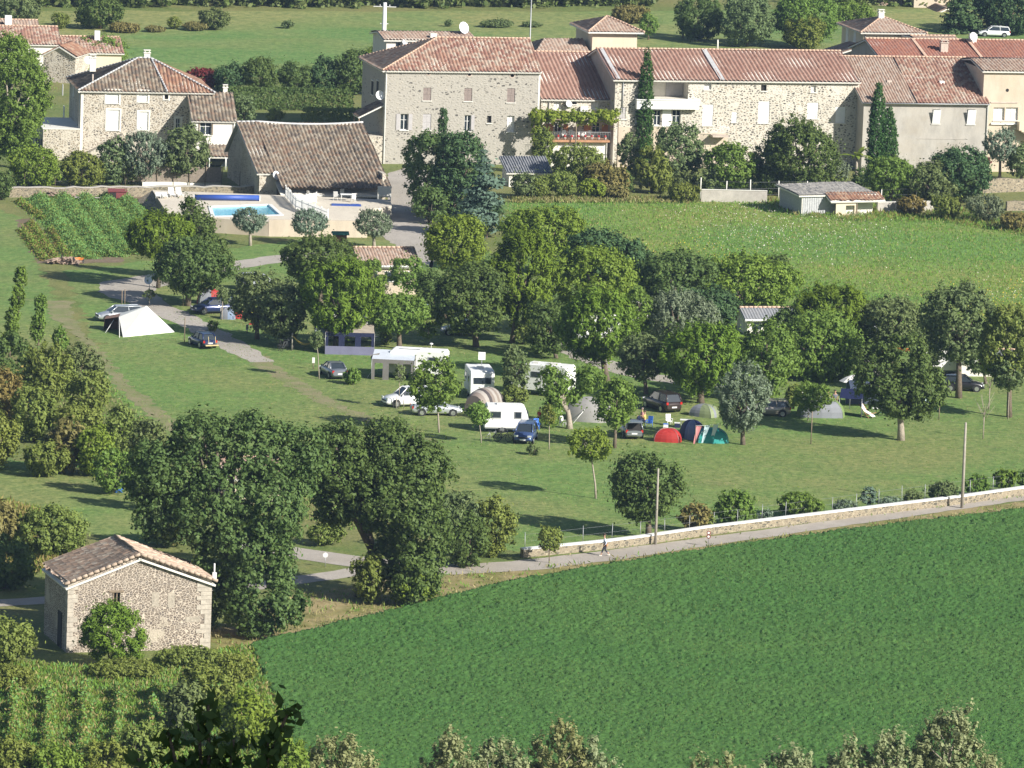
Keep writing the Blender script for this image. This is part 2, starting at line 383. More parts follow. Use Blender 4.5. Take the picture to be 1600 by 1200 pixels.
def trunk(parent, h, r, tips, mat='bark', lean=(0, 0), seed=1):
    rnd = random.Random(seed); mb = MB()
    top = Vector((lean[0], lean[1], h))
    pts = [Vector((0, 0, -.15)), Vector((lean[0] * .2, lean[1] * .2, h * .3)) + Vector((rnd.uniform(-.1, .1) * h * .15, 0, 0)), Vector((lean[0] * .6, lean[1] * .6, h * .7)), top]
    mb.tube(pts, [r * 1.25, r * .95, r * .8, r * .62], 8)
    for t in tips:
        t = Vector(t); mid = (top + t) * .5 + Vector((rnd.uniform(-.2, .2), rnd.uniform(-.2, .2), rnd.uniform(-.1, .3)))
        mb.tube([top - Vector((0, 0, r)), mid, t], [r * .5, r * .33, r * .12], 5)
    return mb.build('trunk', M[mat], parent)
def tree(name, kind, base, bbox, label, cat='tree', group=None, nb=9, dep=1.0, tr=None, bark='bark', cover=1.0, leaf=1.0, blobs=None, dy=0.0, open_=False):
    """base: pixel where the trunk meets the ground; bbox: pixels the crown covers"""
    _seed[0] += 1; sd = _seed[0]
    b = G(*base); s = sc(b); x0, y0, x1, y1 = bbox
    c = Q((x0 + x1) / 2, (y0 + y1) / 2, b.y + dy) - b
    rx = (x1 - x0) / 2 / s * 1.05; rz = (y1 - y0) / 2 / s / CP * 1.04; ry = rx * dep
    mt, lf, cv, cl, mode, asp = KIND[kind]
    k = min(1.0, max(.45, min(rx, rz) / 2.4)); cl = cl * k; lf = lf * (.55 + .45 * k) * leaf
    if name in ('broad_tree', 'pine_tree', 'olive_tree', 'willow_tree', 'evergreen_tree', 'laurel_tree', 'leafy_tree', 'fruit_tree') and b.y < 1200: rx *= 1.06; ry *= 1.1; rz *= 1.05
    if name in ('broad_tree', 'evergreen_tree', 'leafy_tree', 'fruit_tree', 'laurel_tree', 'cedar_tree', 'mulberry_tree', 'willow_tree', 'plane_tree') and b.y < 1200: c.z -= rz * .10; rz *= 1.10
    if blobs is None:
        if kind == 'cypress': bl = [(c.x, c.y, c.z + rz * (-.92 + .2 * i), rx * w, ry * w, rz * .2) for i, w in enumerate((.85, 1, 1, 1, 1, .96, .9, .82, .68, .42))]
        elif kind == 'poplar':
            rnd = random.Random(sd); bl = [(c.x, c.y, c.z - rz * .25, rx * .78, ry * .7, rz * .72)]
            for i in range(9): a = rnd.uniform(-1, 1); h_ = rnd.uniform(.35, 1) * (1 - .45 * abs(a)); bl.append((c.x + a * rx * .8, c.y + rnd.uniform(-.6, .6) * ry, c.z + rz * (-.75 + h_ * 1.2), rx * rnd.uniform(.18, .32), ry * .26, rz * (.2 + .28 * h_)))
        elif mode == 'flat':
            bl = []; rnd = random.Random(sd)
            for i in range(11):
                t = i / 10; w = (1 - t) * .75 + .2; z = c.z + rz * (-.9 + 1.75 * t)
                for j in range(3 if t < .8 else 1):
                    a = rnd.uniform(0, 6.28); rr = w * .5 if t < .8 else 0
                    bl.append((c.x + math.cos(a) * rr * rx, c.y + math.sin(a) * rr * ry, z + rnd.uniform(-.1, .1) * rz, rx * w * .55, ry * w * .55, rz * .10 + .15))
        else: bl = crown_blobs((c.x, c.y, c.z), (rx, ry, rz), nb, sd)
    else:
        bl = []
        for (a0, b0, a1, b1, dd) in blobs:
            q = Q((a0 + a1) / 2, (b0 + b1) / 2, b.y + dd) - b
            hx = (a1 - a0) / 2 / s; hz = (b1 - b0) / 2 / s / CP; hx *= 1.12; hz *= 1.12
            bl += crown_blobs((q.x, q.y, q.z), (hx, min(hx, hz) * dep, hz), 5, sd + len(bl))
    e = empty(name, b, 0, label, cat, group)
    V, q = foliage(bl, sd, lf, cv * cover, cl, mode, asp)
    if tr is None: tr = max(.05, min(.45, rx * .065 + .03))
    hh = max(.4, c.z - rz * .45)
    if mode == 'flat': hh = c.z + rz * .7
    tips = [(t[0], t[1], t[2]) for t in bl[1:9]] if mode != 'flat' and kind != 'cypress' else []
    trunk(e, hh, tr, tips, bark, (c.x * .8, 0), sd)
    npmesh('crown', V, q, LM[mt], e)
    return e
def bush(name, kind, bbox, label, cat='bush', group=None, nb=6, dep=1.0, cover=1.0, leaf=1.0, base=None, h0=0.0):
    """bush standing on the ground; bbox in pixels, its foot a little above the bottom of bbox"""
    _seed[0] += 1; sd = _seed[0]; x0, y0, x1, y1 = bbox
    g = G((x0 + x1) / 2, y1); s = sc(g); rx = (x1 - x0) / 2 / s
    ry = rx * dep; g = Vector((g.x, g.y + ry * .6, h0)); s = sc(g)
    top = Q((x0 + x1) / 2, y0, g.y).z - h0; top = max(top, .3)
    mt, lf, cv, cl, mode, asp = KIND[kind]
    k = min(1.0, max(.4, min(rx, top / 2) / 2.0)); cl *= k; lf *= (.5 + .5 * k) * leaf
    bl = crown_blobs((0, 0, top * .5), (rx, ry, top * .5), nb, sd)
    V, q = foliage(bl, sd, lf, cv * cover, cl, mode, asp)
    mb = MB(); e = empty(name, g, 0, label, cat, group)
    for i in range(4):
        a = i * 1.7; mb.tube([(0, 0, -.1), (math.cos(a) * rx * .35, math.sin(a) * ry * .35, top * .55)], [.05 + rx * .012, .02], 5)
    mb.build('stems', M['bark'], e)
    npmesh('foliage', V, q, LM[mt], e)
    return e
def inpoly(P, poly):
    x, y = P[:, 0], P[:, 1]; ins = np.zeros(len(P), bool); n = len(poly)
    for i in range(n):
        x0, y0 = poly[i][0], poly[i][1]; x1, y1 = poly[(i + 1) % n][0], poly[(i + 1) % n][1]
        c = ((y0 > y) != (y1 > y)) & (x < (x1 - x0) * (y - y0) / (y1 - y0 + 1e-12) + x0); ins ^= c
    return ins
def scatter(poly, n, rng):
    a = np.array([[p[0], p[1]] for p in poly]); lo, hi = a.min(0), a.max(0)
    P = rng.uniform(lo, hi, (n, 2)); return P[inpoly(P, a)]
def tufts(name, poly, n, h, mats, label, seed=1, blades=4, spread=.25, width=.12, kind='stuff', z0=0.0, mask=None, cat='grass'):
    """clumps of upright blades or stems over a ground polygon (metres)"""
    rng = np.random.default_rng(seed); P = scatter(poly, n, rng)
    if mask is not None: P = P[mask(P, rng)]
    k = len(P); P = np.repeat(P, blades, 0) + rng.normal(size=(k * blades, 2)) * spread
    hh = h * rng.uniform(.45, 1.25, len(P))
    C = np.column_stack([P, z0 + hh * .5]); ax = np.column_stack([rng.normal(size=(len(P), 2)) * .45, np.ones(len(P))])
    nn = rng.normal(size=(len(P), 3)) * np.array([1, 1, .6]) + np.array([0, -.2, .5]); nn /= np.linalg.norm(nn, axis=1)[:, None]
    V, q = leafquads(C, nn, rng, width, 1.0, ax, .1)
    V = V.reshape(-1, 4, 3); ctr = C[:, None, :]; d = V - ctr
    L = np.linalg.norm(d[:, 0], axis=1)[:, None]; sfac = (hh / (2 * L[:, 0] + 1e-9))[:, None]
    V[:, 0] = ctr[:, 0] + d[:, 0] * sfac; V[:, 2] = ctr[:, 0] + d[:, 2] * sfac
    mi = rng.integers(0, len(mats), k).repeat(blades)
    return tag(npmesh(name, V.reshape(-1, 3), q, mats, midx=mi), label, cat, None, kind)
# ------------------------------------------------------------------ ground sheets
def groundmat(name, cols, scales=(.06, .5, 4), w=(.5, .35, .3), bmp=.12, bscale=5, rough=.95, stripes=None):
    mt, nt, pb, out = newmat(name); v = coords(nt)
    c = mixc(nt, cols[0], cols[1], noise(nt, v, scales[1], 6, .75, .42, .58))
    c = mixc(nt, c, cols[2], mathn(nt, 'MULTIPLY', noise(nt, v, scales[0], 4, .6, .42, .62), w[0] * 1.6))
    if name == 'camp_lawn': c = mixc(nt, c, (.24, .20, .11), mathn(nt, 'MULTIPLY', noise(nt, v, .16, 6, .75, .56, .72), .6)); c = mixc(nt, c, (.085, .155, .035), mathn(nt, 'MULTIPLY', noise(nt, v, .09, 6, .75, .55, .7), .5))
    if stripes:   # mower or tractor lines: (direction vector x, y, spacing, colour, amount)
        sx, sy, sp, sc_, am = stripes
        d = N(nt, 'ShaderNodeVectorMath', operation='DOT_PRODUCT'); wv = N(nt, 'ShaderNodeTexNoise'); wv.inputs['Scale'].default_value = .03; nt.links.new(v, wv.inputs['Vector'])
        nt.links.new(v, d.inputs[0]); d.inputs[1].default_value = (sx / sp, sy / sp, 0)
        s = mathn(nt, 'SINE', mathn(nt, 'ADD', mathn(nt, 'MULTIPLY', d.outputs['Value'], 6.283), mathn(nt, 'MULTIPLY', wv.outputs[0], 9.0)))
        s = mathn(nt, 'MULTIPLY', mathn(nt, 'MAXIMUM', s, 0.0), am)
        c = mixc(nt, c, sc_, s)
    g_ = noise(nt, scaled(nt, v, (1.1, .30, 1)), 1.0, 6, .85, .46, .60); c = mixc(nt, c, tuple(x * .42 for x in cols[0]), mathn(nt, 'MULTIPLY', g_, w[2] * .95))
    c = mixc(nt, c, tuple(min(1, x * 1.3) for x in cols[2]), mathn(nt, 'MULTIPLY', noise(nt, scaled(nt, v, (1.6, .45, 1)), 1.3, 6, .85, .50, .60), w[2] * .9))
    f = noise(nt, v, scales[2], 5, .8, .42, .58)
    c = mixc(nt, tuple(x * .55 for x in cols[0]), c, mathn(nt, 'ADD', mathn(nt, 'MULTIPLY', f, w[2] * 2), 1 - w[2] * 1.6))
    nt.links.new(c, pb.inputs['Base Color']); pb.inputs['Roughness'].default_value = rough; pb.inputs['Specular IOR Level'].default_value = .2
    if bmp: bump(nt, pb, noise(nt, v, bscale, 5, .7), bmp, .12)
    return mt
GM = {
 'wild': groundmat('rough_grass', [(.12, .175, .045), (.18, .215, .065), (.25, .225, .09)]),
 'lawn': groundmat('camp_lawn', [(.140, .245, .062), (.178, .278, .072), (.255, .265, .095)], (.05, .5, 1.6), (.6, .3, .42), stripes=(.62, -.78, 1.9, (.10, .16, .05), .22)),
 'meadow': groundmat('meadow', [(.135, .265, .068), (.17, .298, .08), (.31, .32, .09)], (.035, .4, 1.5), (.6, .3, .4)),
 'far': groundmat('far_fields', [(.125, .235, .06), (.155, .26, .075), (.30, .29, .11)], (.02, .12, .7), (.7, .3, .35), stripes=(.05, 1, 30, (.24, .26, .09), .5)),
 'soil': groundmat('garden_soil', [(.20, .15, .10), (.26, .20, .14), (.15, .12, .07)], (.3, 1, 5)),
 'gravel': groundmat('gravel', [(.42, .38, .34), (.47, .43, .38), (.34, .31, .26)], (.1, .8, 7), (.4, .3, .2), .25, 9),
 'dirt': groundmat('dirt_track', [(.25, .23, .12), (.29, .26, .15), (.17, .22, .07)], (.4, 1, 6), (.5, .3, .2), .3),
 'road': groundmat('worn_road', [(.40, .36, .32), (.44, .40, .355), (.35, .31, .26)], (.15, .9, 6), (.4, .3, .15), .15, 9),
 'verge': groundmat('dry_verge', [(.33, .26, .13), (.38, .31, .16), (.20, .20, .06)], (.25, .9, 5), (.8, .3, .3)),
 'crop': groundmat('crop_canopy', [(.055, .140, .031), (.070, .165, .037), (.095, .18, .043)], (.05, 4, 9.0), (.25, .3, .22), .2, 6),
 'sand': groundmat('pale_paving', [(.62, .56, .46), (.66, .60, .50), (.56, .50, .42)], (.3, 1, 8), (.3, .3, .1), .1),
 'hill': groundmat('hillside_scrub', [(.08, .09, .035), (.12, .11, .05), (.05, .07, .02)]),
}
def edge(pts, step=1.2, amp=.35, seed=0, closed=True):
    rnd = random.Random(seed); out = []; n = len(pts)
    for i in range(n if closed else n - 1):
        a = Vector(pts[i][:2]); b = Vector(pts[(i + 1) % n][:2]); L = (b - a).length; k = max(1, int(L / step)); nn = Vector((-(b - a).y, (b - a).x)).normalized()
        for j in range(k):
            p = a + (b - a) * (j / k) + nn * (rnd.gauss(0, amp) if j else rnd.gauss(0, amp * .5)); out.append((p.x, p.y))
    return out
def px(*pts): return [G(*p).xy for p in pts]
def sheet(name, pts, z, mat, amp=.35, step=1.2, seed=1, kind='structure', label=None, cat=None):
    e = edge(pts, step, amp, seed) if amp else [(p[0], p[1]) for p in pts]
    mb = MB(); mb.poly([(p[0], p[1], z) for p in e]); o = mb.build(name, GM[mat] if isinstance(mat, str) else mat)
    if o.data.polygons[0].normal.z < 0: o.data.flip_normals()
    return tag(o, label, cat, None, kind)
def ribbon(pxs, w):
    """ground strip along a pixel centre line, w metres wide (number or per point)"""
    P = [G(*p).xy for p in pxs]; L = []; Rr = []
    for i, p in enumerate(P):
        d = (P[min(i + 1, len(P) - 1)] - P[max(0, i - 1)]).normalized(); n = Vector((-d.y, d.x)); ww = w[i] if hasattr(w, '__len__') else w
        L.append(p + n * ww / 2); Rr.append(p - n * ww / 2)
    return L + Rr[::-1]
# one ground sheet: the flat valley floor, climbing as the hill the photographer stands on and as far hills
def hillz(x, y):
    z = 0.0
    if y < 330: z = 90.6 * max(0, (330 - y) / 330) ** 2.2
    if y > 1150: z = ((y - 1150) / 2000) ** 1.3 * 105
    return z
rows = []
ys = [-300, -120, -40, 0] + list(range(5, 60, 5)) + list(range(60, 340, 20)) + [360, 420, 500, 700, 900, 1150] + list(range(1200, 3200, 150))
xs = [-1500, -800, -400, -200, -100, -60, -30, -15, -6, 0, 6, 15, 30, 60, 100, 200, 400, 800, 1500]
rnd = random.Random(5)
for y in ys: rows.append([(x, y, hillz(x, max(y, 0)) + (rnd.uniform(-1, 1) * 2 if y > 1200 else 0)) for x in xs])
mb = MB(); mb.grid(rows); tag(mb.build('ground', GM['wild']), kind='structure')
# skirts of the hill surface are steep enough to stay under the view
sheet('far_field', px((-200, 100), (-200, 18), (1000, 18), (1800, 10), (1800, 110), (1200, 120), (300, 120)), .004, 'far', .8, 6)
sheet('meadow', px((790, 318), (1000, 314), (1240, 316), (1480, 345), (1640, 372), (1700, 500), (1300, 530), (1000, 500), (800, 400)), .004, 'meadow', .4)
sheet('lawn', px((100, 425), (460, 375), (700, 375), (1000, 470), (1300, 500), (1720, 520), (1720, 765), (1500, 784), (1180, 816), (1000, 842), (810, 862), (560, 800), (330, 720), (235, 668), (160, 600), (150, 540)), .008, 'lawn', .5)
sheet('lawn', px((-60, 300), (30, 340), (62, 420), (110, 500), (90, 540), (-60, 560)), .006, 'lawn', .4)
sheet('lawn', px((-80, 730), (20, 715), (170, 760), (330, 800), (420, 850), (200, 850), (60, 820), (-80, 760)), .006, 'lawn', .5)
sheet('garden_soil', px((25, 345), (55, 340), (112, 408), (60, 412)), .010, 'soil', .3)
sheet('garden_soil', px((45, 312), (230, 305), (235, 335), (190, 410), (112, 412)), .012, 'soil', .3)
sheet('yard', px((606, 272), (640, 258), (700, 275), (690, 330), (676, 420), (650, 405), (600, 372), (570, 350), (606, 318)), .012, 'gravel', .15)
sheet('gravel_path', ribbon([(560, 395), (450, 402), (370, 414), (260, 434), (205, 444), (195, 456), (235, 476), (290, 500), (350, 532), (410, 566)], [3, 3.5, 4, 5, 6.5, 5.5, 3.6, 3.4, 3.2, 2.4]), .016, 'gravel', .2)
sheet('dirt_track', ribbon([(395, 556), (440, 588), (520, 634), (620, 674), (690, 692)], [2.4, 2.0, 1.8, 1.6, 1.0]), .014, 'dirt', .3, .8)
sheet('dirt_track', ribbon([(92, 470), (100, 500), (120, 520), (150, 545), (190, 600), (300, 690)], [2.6, 2.0, 1.0, .6, 1.4, 2.4]), .014, 'dirt', .3, .8)
sheet('dirt_track', ribbon([(860, 536), (905, 552), (950, 572), (1010, 588), (1120, 606)], [3, 3, 3.4, 3.2, 3.0]), .016, 'gravel', .25)
RD = [(-120, 952), (0, 942), (200, 930), (400, 916), (500, 902), (575, 890), (640, 888), (700, 891), (820, 884), (945, 869), (1100, 847), (1300, 819), (1500, 790), (1700, 762)]
sheet('verge', ribbon([(370, 1010), (560, 950), (700, 912), (820, 900), (950, 885), (1100, 860), (1300, 835), (1500, 806), (1700, 780)], [9, 13, 8, 6.5, 5.5, 5, 4.6, 4.4, 4]), .004, 'verge', .5)
sheet('road', ribbon(RD[:6], 2.6), .012, 'road', .1)
sheet('road', ribbon([(380, 850), (460, 864), (560, 878), (640, 887), (700, 890.5), (820, 884), (945, 869), (1100, 847), (1300, 819), (1500, 791), (1700, 763)], [3.6, 4.2, 4.4, 4.2, 4, 3.8, 3.4, 2.8, 2.4, 2.2, 2.2]), .020, 'road', .08)
# ------------------------------------------------------------------ the crop field
CROP = px((392, 1012), (560, 972), (760, 922), (950, 887), (1150, 856), (1400, 824), (1720, 786), (2000, 900), (2100, 1500), (300, 1500), (480, 1260), (440, 1130))
def crop_field():
    e = np.array(CROP); lo = e.min(0); hi = e.max(0); lo = np.maximum(lo, (-60, 395)); hi = np.minimum(hi, (75, 800)); st = .14
    xs = np.arange(lo[0], hi[0], st); ys = np.arange(lo[1], hi[1], st * 1.6)
    X, Y = np.meshgrid(xs, ys); rng = np.random.default_rng(3)
    Z = .42 + rng.normal(size=X.shape) * .06
    low = rng.normal(size=(X.shape[0] // 6 + 2, X.shape[1] // 6 + 2)); Z += np.kron(low, np.ones((6, 6)))[:X.shape[0], :X.shape[1]] * .012
    X = X + rng.uniform(-.05, .05, X.shape); Y = Y + rng.uniform(-.07, .07, X.shape)
    ee = edge([(p[0], p[1]) for p in CROP], 1.0, .15, 9)
    P = np.column_stack([X.ravel(), Y.ravel()]); ins = inpoly(P, ee).reshape(X.shape)
    Z = np.where(ins, Z, -.25)
    nr, nc = X.shape; idx = np.arange(nr * nc).reshape(nr, nc)
    q = np.stack([idx[:-1, :-1], idx[:-1, 1:], idx[1:, 1:], idx[1:, :-1]], -1).reshape(-1, 4)
    anyin = ins[:-1, :-1] | ins[1:, 1:] | ins[:-1, 1:] | ins[1:, :-1]; q = q[anyin.ravel()]
    V = np.column_stack([X.ravel(), Y.ravel(), Z.ravel()])
    used, inv = np.unique(q, return_inverse=True)
    o = npmesh('crop_field', V[used], inv.reshape(-1, 4), GM['crop'], smooth=False)
    tag(o, 'dense green crop covering the big field in the foreground', 'crop', None, 'stuff')
crop_field()
tufts('crop_leaves', [tuple(p) for p in CROP], 170000, .16, [LM['crop'], LM['crop'], LM['walnut']], 'leafy tips standing up over the green crop', 11, 1, .1, .07, z0=.44, cat='crop')
# ------------------------------------------------------------------ building kit
class Fr:
    def __init__(s, o, rz): s.o = Vector((o[0], o[1], 0)); s.rz = rz; s.c = math.cos(rz); s.s = math.sin(rz)
    def loc(s, p): d = Vector(p) - s.o; return Vector((d.x * s.c + d.y * s.s, -d.x * s.s + d.y * s.c, d.z))
    def _hit(s, px_, py_, nrm, dist):
        d = ray(px_, py_); n = nrm; t = (dist - (CAM - s.o).dot(n)) / d.dot(n); return s.loc(CAM + d * t)
    def Y(s, px_, py_, y=0.0): p = s._hit(px_, py_, Vector((-s.s, s.c, 0)), y); return (p.x, p.z)
    def X(s, px_, py_, x=0.0): p = s._hit(px_, py_, Vector((s.c, s.s, 0)), x); return (p.y, p.z)
    def Z(s, px_, py_, z=0.0): p = s.loc(G(px_, py_, z)); return (p.x, p.y)
def house(name, fr, label, cat='house', group=None): return empty(name, fr.o, fr.rz, label, cat, group)
def tiled(mat, parent, poly, A, B, pitch=.42, course=.42, amp=.075, seg=6, slab=True, sag=0.0, slabmat='offwhite', name='roof', step=.03, ragged=0):
    A = Vector(A); B = Vector(B); u = (B - A).normalized(); P = [Vector(p) for p in poly]
    nrm = Vector((0, 0, 0))
    for i in range(len(P)): nrm += (P[i] - P[0]).cross(P[(i + 1) % len(P)] - P[0])
    nrm.normalize()
    if nrm.z < 0: nrm = -nrm
    v = nrm.cross(u).normalized()
    uv = [((p - A).dot(u), (p - A).dot(v)) for p in P]
    u0 = min(a for a, b in uv); u1 = max(a for a, b in uv); v0 = min(b for a, b in uv); v1 = max(b for a, b in uv)
    if (v1 < -v0): v = -v; uv = [(a, -b) for a, b in uv]; v0, v1 = -v1, -v0
    nu = max(2, int((u1 - u0) / pitch) * seg); us = np.linspace(u0, u1, nu + 1)
    lo = np.full(nu + 1, 1e9); hi = np.full(nu + 1, -1e9)
    for i in range(len(uv)):
        (a0, b0), (a1, b1) = uv[i], uv[(i + 1) % len(uv)]
        if abs(a1 - a0) < 1e-6:
            k = np.abs(us - a0) < 1e-4; lo[k] = np.minimum(lo[k], min(b0, b1)); hi[k] = np.maximum(hi[k], max(b0, b1)); continue
        t = (us - a0) / (a1 - a0); k = (t >= -1e-6) & (t <= 1 + 1e-6); b = b0 + t * (b1 - b0)
        lo[k] = np.minimum(lo[k], b[k]); hi[k] = np.maximum(hi[k], b[k])
    hi = np.maximum(hi, lo)
    vs = []; k = v0
    while k < v1: vs += [k, min(v1, k + course * .97)]; k += course
    vs = np.array(vs + [v1]); lift = np.array([step if i % 2 == 0 else 0 for i in range(len(vs))])
    rg = np.random.default_rng(7)
    if ragged: lo = lo + np.repeat(rg.uniform(0, ragged, nu // seg + 2), seg)[:nu + 1]
    VV = np.clip(vs[:, None], lo[None, :], hi[None, :]); UU = np.broadcast_to(us[None, :], VV.shape)
    H = amp * np.cos(2 * np.pi * (UU - u0) / pitch) + lift[:, None] + rg.normal(size=VV.shape) * .008 + .05 * np.sin(UU * .55 + 1 + u0) * np.sin(VV * .7 + .4)
    if sag: H = H - sag * np.sin(np.pi * (UU - u0) / (u1 - u0)) * np.sin(np.pi * np.clip((VV - v0) / (v1 - v0), 0, 1)) - sag * .5 * np.sin(np.pi * (UU - u0) / (u1 - u0)) * np.clip((VV - v0) / (v1 - v0), 0, 1)
    Pn = np.array(A)[None, None, :] + UU[..., None] * np.array(u) + VV[..., None] * np.array(v) + H[..., None] * np.array(nrm)
    nr, nc = VV.shape; idx = np.arange(nr * nc).reshape(nr, nc)
    q = np.stack([idx[:-1, :-1], idx[:-1, 1:], idx[1:, 1:], idx[1:, :-1]], -1).reshape(-1, 4)
    ok = ((VV[1:, :-1] - VV[:-1, :-1]) + (VV[1:, 1:] - VV[:-1, 1:])).ravel() > 1e-4; q = q[ok]
    UVc = np.stack([(UU - u0) / pitch + .5, VV / course + 50.001 - .0], -1).reshape(-1, 2)
    o = npmesh(name, Pn.reshape(-1, 3), q, M[mat], parent, uv=UVc)
    mb = MB(); off = nrm * -(.10 + sag * 1.6); th = nrm * -.14
    if slab:
        n = len(P); Pu = [p + off for p in P]; Pd = [p + off + th for p in P]
        mb.poly(Pu); mb.poly(Pd[::-1])
        for i in range(n): mb.poly([Pu[i], Pd[i], Pd[(i + 1) % n], Pu[(i + 1) % n]])
        mb.build('roof_deck', M[slabmat], o)
    return o
def ridge(parent, a, b, mat='offwhite', r=.12, name='ridge_tiles'):
    mb = MB(); a = Vector(a); b = Vector(b); n = max(2, int((b - a).length / .45)); pts = []
    for i in range(n):
        p = a + (b - a) * (i / n); q = a + (b - a) * ((i + .93) / n); mb.tube([p, q], [r, r * .82], 7)
    return mb.build(name, M[mat], parent)
def wall_holes(mb, x0, x1, z0, z1, y, holes, th=.35, m=0, top=None):
    """wall in the plane y facing -y with openings; top: optional list of (x, z) above z1 making a gable"""
    X = sorted({x0, x1, *[max(x0, min(x1, h[0])) for h in holes], *[max(x0, min(x1, h[1])) for h in holes]})
    Zs = sorted({z0, z1, *[max(z0, min(z1, h[2])) for h in holes], *[max(z0, min(z1, h[3])) for h in holes]})
    for i in range(len(X) - 1):
        for k in range(len(Zs) - 1):
            cx = (X[i] + X[i + 1]) / 2; cz = (Zs[k] + Zs[k + 1]) / 2
            if any(h[0] < cx < h[1] and h[2] < cz < h[3] for h in holes): continue
            mb.poly([(X[i], y, Zs[k]), (X[i + 1], y, Zs[k]), (X[i + 1], y, Zs[k + 1]), (X[i], y, Zs[k + 1])], m)
    for (a, b, c, d) in holes:
        mb.poly([(a, y, c), (a, y + th, c), (b, y + th, c), (b, y, c)], m); mb.poly([(a, y, d), (b, y, d), (b, y + th, d), (a, y + th, d)], m)
        mb.poly([(a, y, c), (a, y, d), (a, y + th, d), (a, y + th, c)], m); mb.poly([(b, y, c), (b, y + th, c), (b, y + th, d), (b, y, d)], m)
    if top: mb.poly([(x0, y, z1)] + [(a, y, b) for a, b in reversed(top)][::-1] + [(x1, y, z1)], m)
def window(parent, a, b, c, d, y, typ='glass', sh='white', lab=None, frame='white'):
    """window filling the opening a..b, c..d of the wall plane y"""
    w = b - a; h = d - c; cx = (a + b) / 2; cz = (c + d) / 2; mb = MB()
    if typ == 'shut':
        g = .012
        for s in (-1, 1):
            mb.box((cx + s * w / 4, y + .09, cz), (w / 2 - g, .05, h - .02))
            for k in range(3): mb.box((cx + s * w / 4, y + .055, c + h * (.15 + .35 * k)), (w / 2 - g * 3, .025, .09))
        o = mb.build('shutter', M[sh], parent)
        if lab: o['label'] = lab
        ms = MB(); ms.box((cx, y - .03, c - .06), (w + .2, .16, .1)); ms.build('sill', M['offwhite'], o)
        return o
    mb.box((cx, y + .28, cz), (w, .04, h)); o = mb.build('window', M['dark' if typ == 'hole' else ('curtain' if typ == 'curtain' else 'glass')], parent)
    if typ != 'hole':
        f = MB(); t = .07; yy = y + .24
        f.box((a + t / 2, yy, cz), (t, .06, h)); f.box((b - t / 2, yy, cz), (t, .06, h)); f.box((cx, yy, c + t / 2), (w - 2 * t, .06, t)); f.box((cx, yy, d - t / 2), (w - 2 * t, .06, t))
        f.box((cx, yy - .004, cz), (t, .06, h - 2 * t))
        if h > 1.2 and w < 3: f.box((cx, yy - .008, cz + h * .12), (w - 2 * t, .05, .045))
        f.build('frame', M[frame], o)
    if typ in ('open', 'leftopen', 'half'):
        s = MB()
        if typ == 'half':
            s.box((cx, y - .28, cz + .0), (w, .05, h), rx=R(14)); s.build('shutter', M[sh], o)
        else:
            for sg in ((-1, 1) if typ == 'open' else (1,)):
                xx = cx + sg * (w / 2 + w / 4 + .03); q = MB(); q.box((xx, y - .045, cz), (w / 2, .05, h)); q.build('shutter', M[sh], o)
    ms = MB(); ms.box((cx, y - .03, c - .06), (w + .2, .16, .1)); ms.build('sill', M['offwhite'], o)
    return o
def pxwin(fr, r, y=0.0):
    a, c = fr.Y(r[0], r[3], y); b, d = fr.Y(r[2], r[1], y); return (a, b, c, d)
def sidewalls(mb, x0, x1, y0, y1, z0, zl, zr=None, m=0, back=True):
    zr = zl if zr is None else zr
    mb.poly([(x0, y1, z0), (x0, y0, z0), (x0, y0, zl), (x0, y1, zl)], m)
    mb.poly([(x1, y0, z0), (x1, y1, z0), (x1, y1, zr), (x1, y0, zr)], m)
    if back: mb.poly([(x1, y1, z0), (x0, y1, z0), (x0, y1, zl), (x1, y1, zr)], m)
def chimney(parent, x, y, z0, z1, w=.6, mat='brick', cap=True):
    mb = MB(); mb.box((x, y, (z0 + z1) / 2), (w, w * .8, z1 - z0))
    if cap:
        mb.box((x, y, z1 + .05), (w + .16, w * .8 + .16, .1))
        for s in (-1, 1): mb.box((x + s * w * .35, y, z1 + .2), (.1, w * .7, .2))
        mb.box((x, y, z1 + .34), (w + .1, w * .8 + .1, .08))
    return mb.build('chimney', M[mat], parent)
def dish(parent, x, y, z, r=.4, yaw=0.5, pole=0.0, name='satellite_dish'):
    mb = MB(); rows = []
    d = Vector((math.sin(yaw), -math.cos(yaw), .35)).normalized(); u = d.cross(Vector((0, 0, 1))).normalized(); w = u.cross(d)
    c = Vector((x, y, z))
    for i in range(5):
        t = i / 4; rows.append([c + d * (.18 * r * t * t * 2) + (u * math.cos(k * .5236) + w * math.sin(k * .5236)) * r * t for k in range(12)])
    mb.grid(rows, 0, True, True); mb.grid([[p - d * .03 for p in rw] for rw in rows[::-1]], 0, True, True)
    mb.tube([c - w * r * .9, c + d * r * .8 - w * r * .3], .02, 5, 1); mb.tube([c + d * r * .75 - w * r * .3, c + d * r * .95 - w * r * .3], .05, 6, 1)
    mb.tube([c, c - d * .2, c - d * .2 - Vector((0, 0, .35 + pole))], .03, 5, 1)
    return mb.build(name, [M['dish'], M['grey']], parent)
def pipe(parent, pts, r=.055, mat='grey', name='downpipe'):
    mb = MB(); mb.tube(pts, r, 6); return mb.build(name, M[mat], parent)
def genoise(parent, x0, x1, y, z, mat='offwhite', name='cornice'):
    """double row of tile ends under the eave"""
    mb = MB(); n = int((x1 - x0) / .24)
    mb.box(((x0 + x1) / 2, y - .05, z - .04), (x1 - x0, .13, .06))
    for i in range(n):
        xx = x0 + (i + .5) * (x1 - x0) / n; mb.tube([(xx, y - .002, z - .14), (xx, y - .20, z - .14)], .075, 5)
    return mb.build(name, M[mat], parent)
# ------------------------------------------------------------------ the long village row, one shared line of fronts
VR = R(13); VF = Fr(G(597, 256), VR)
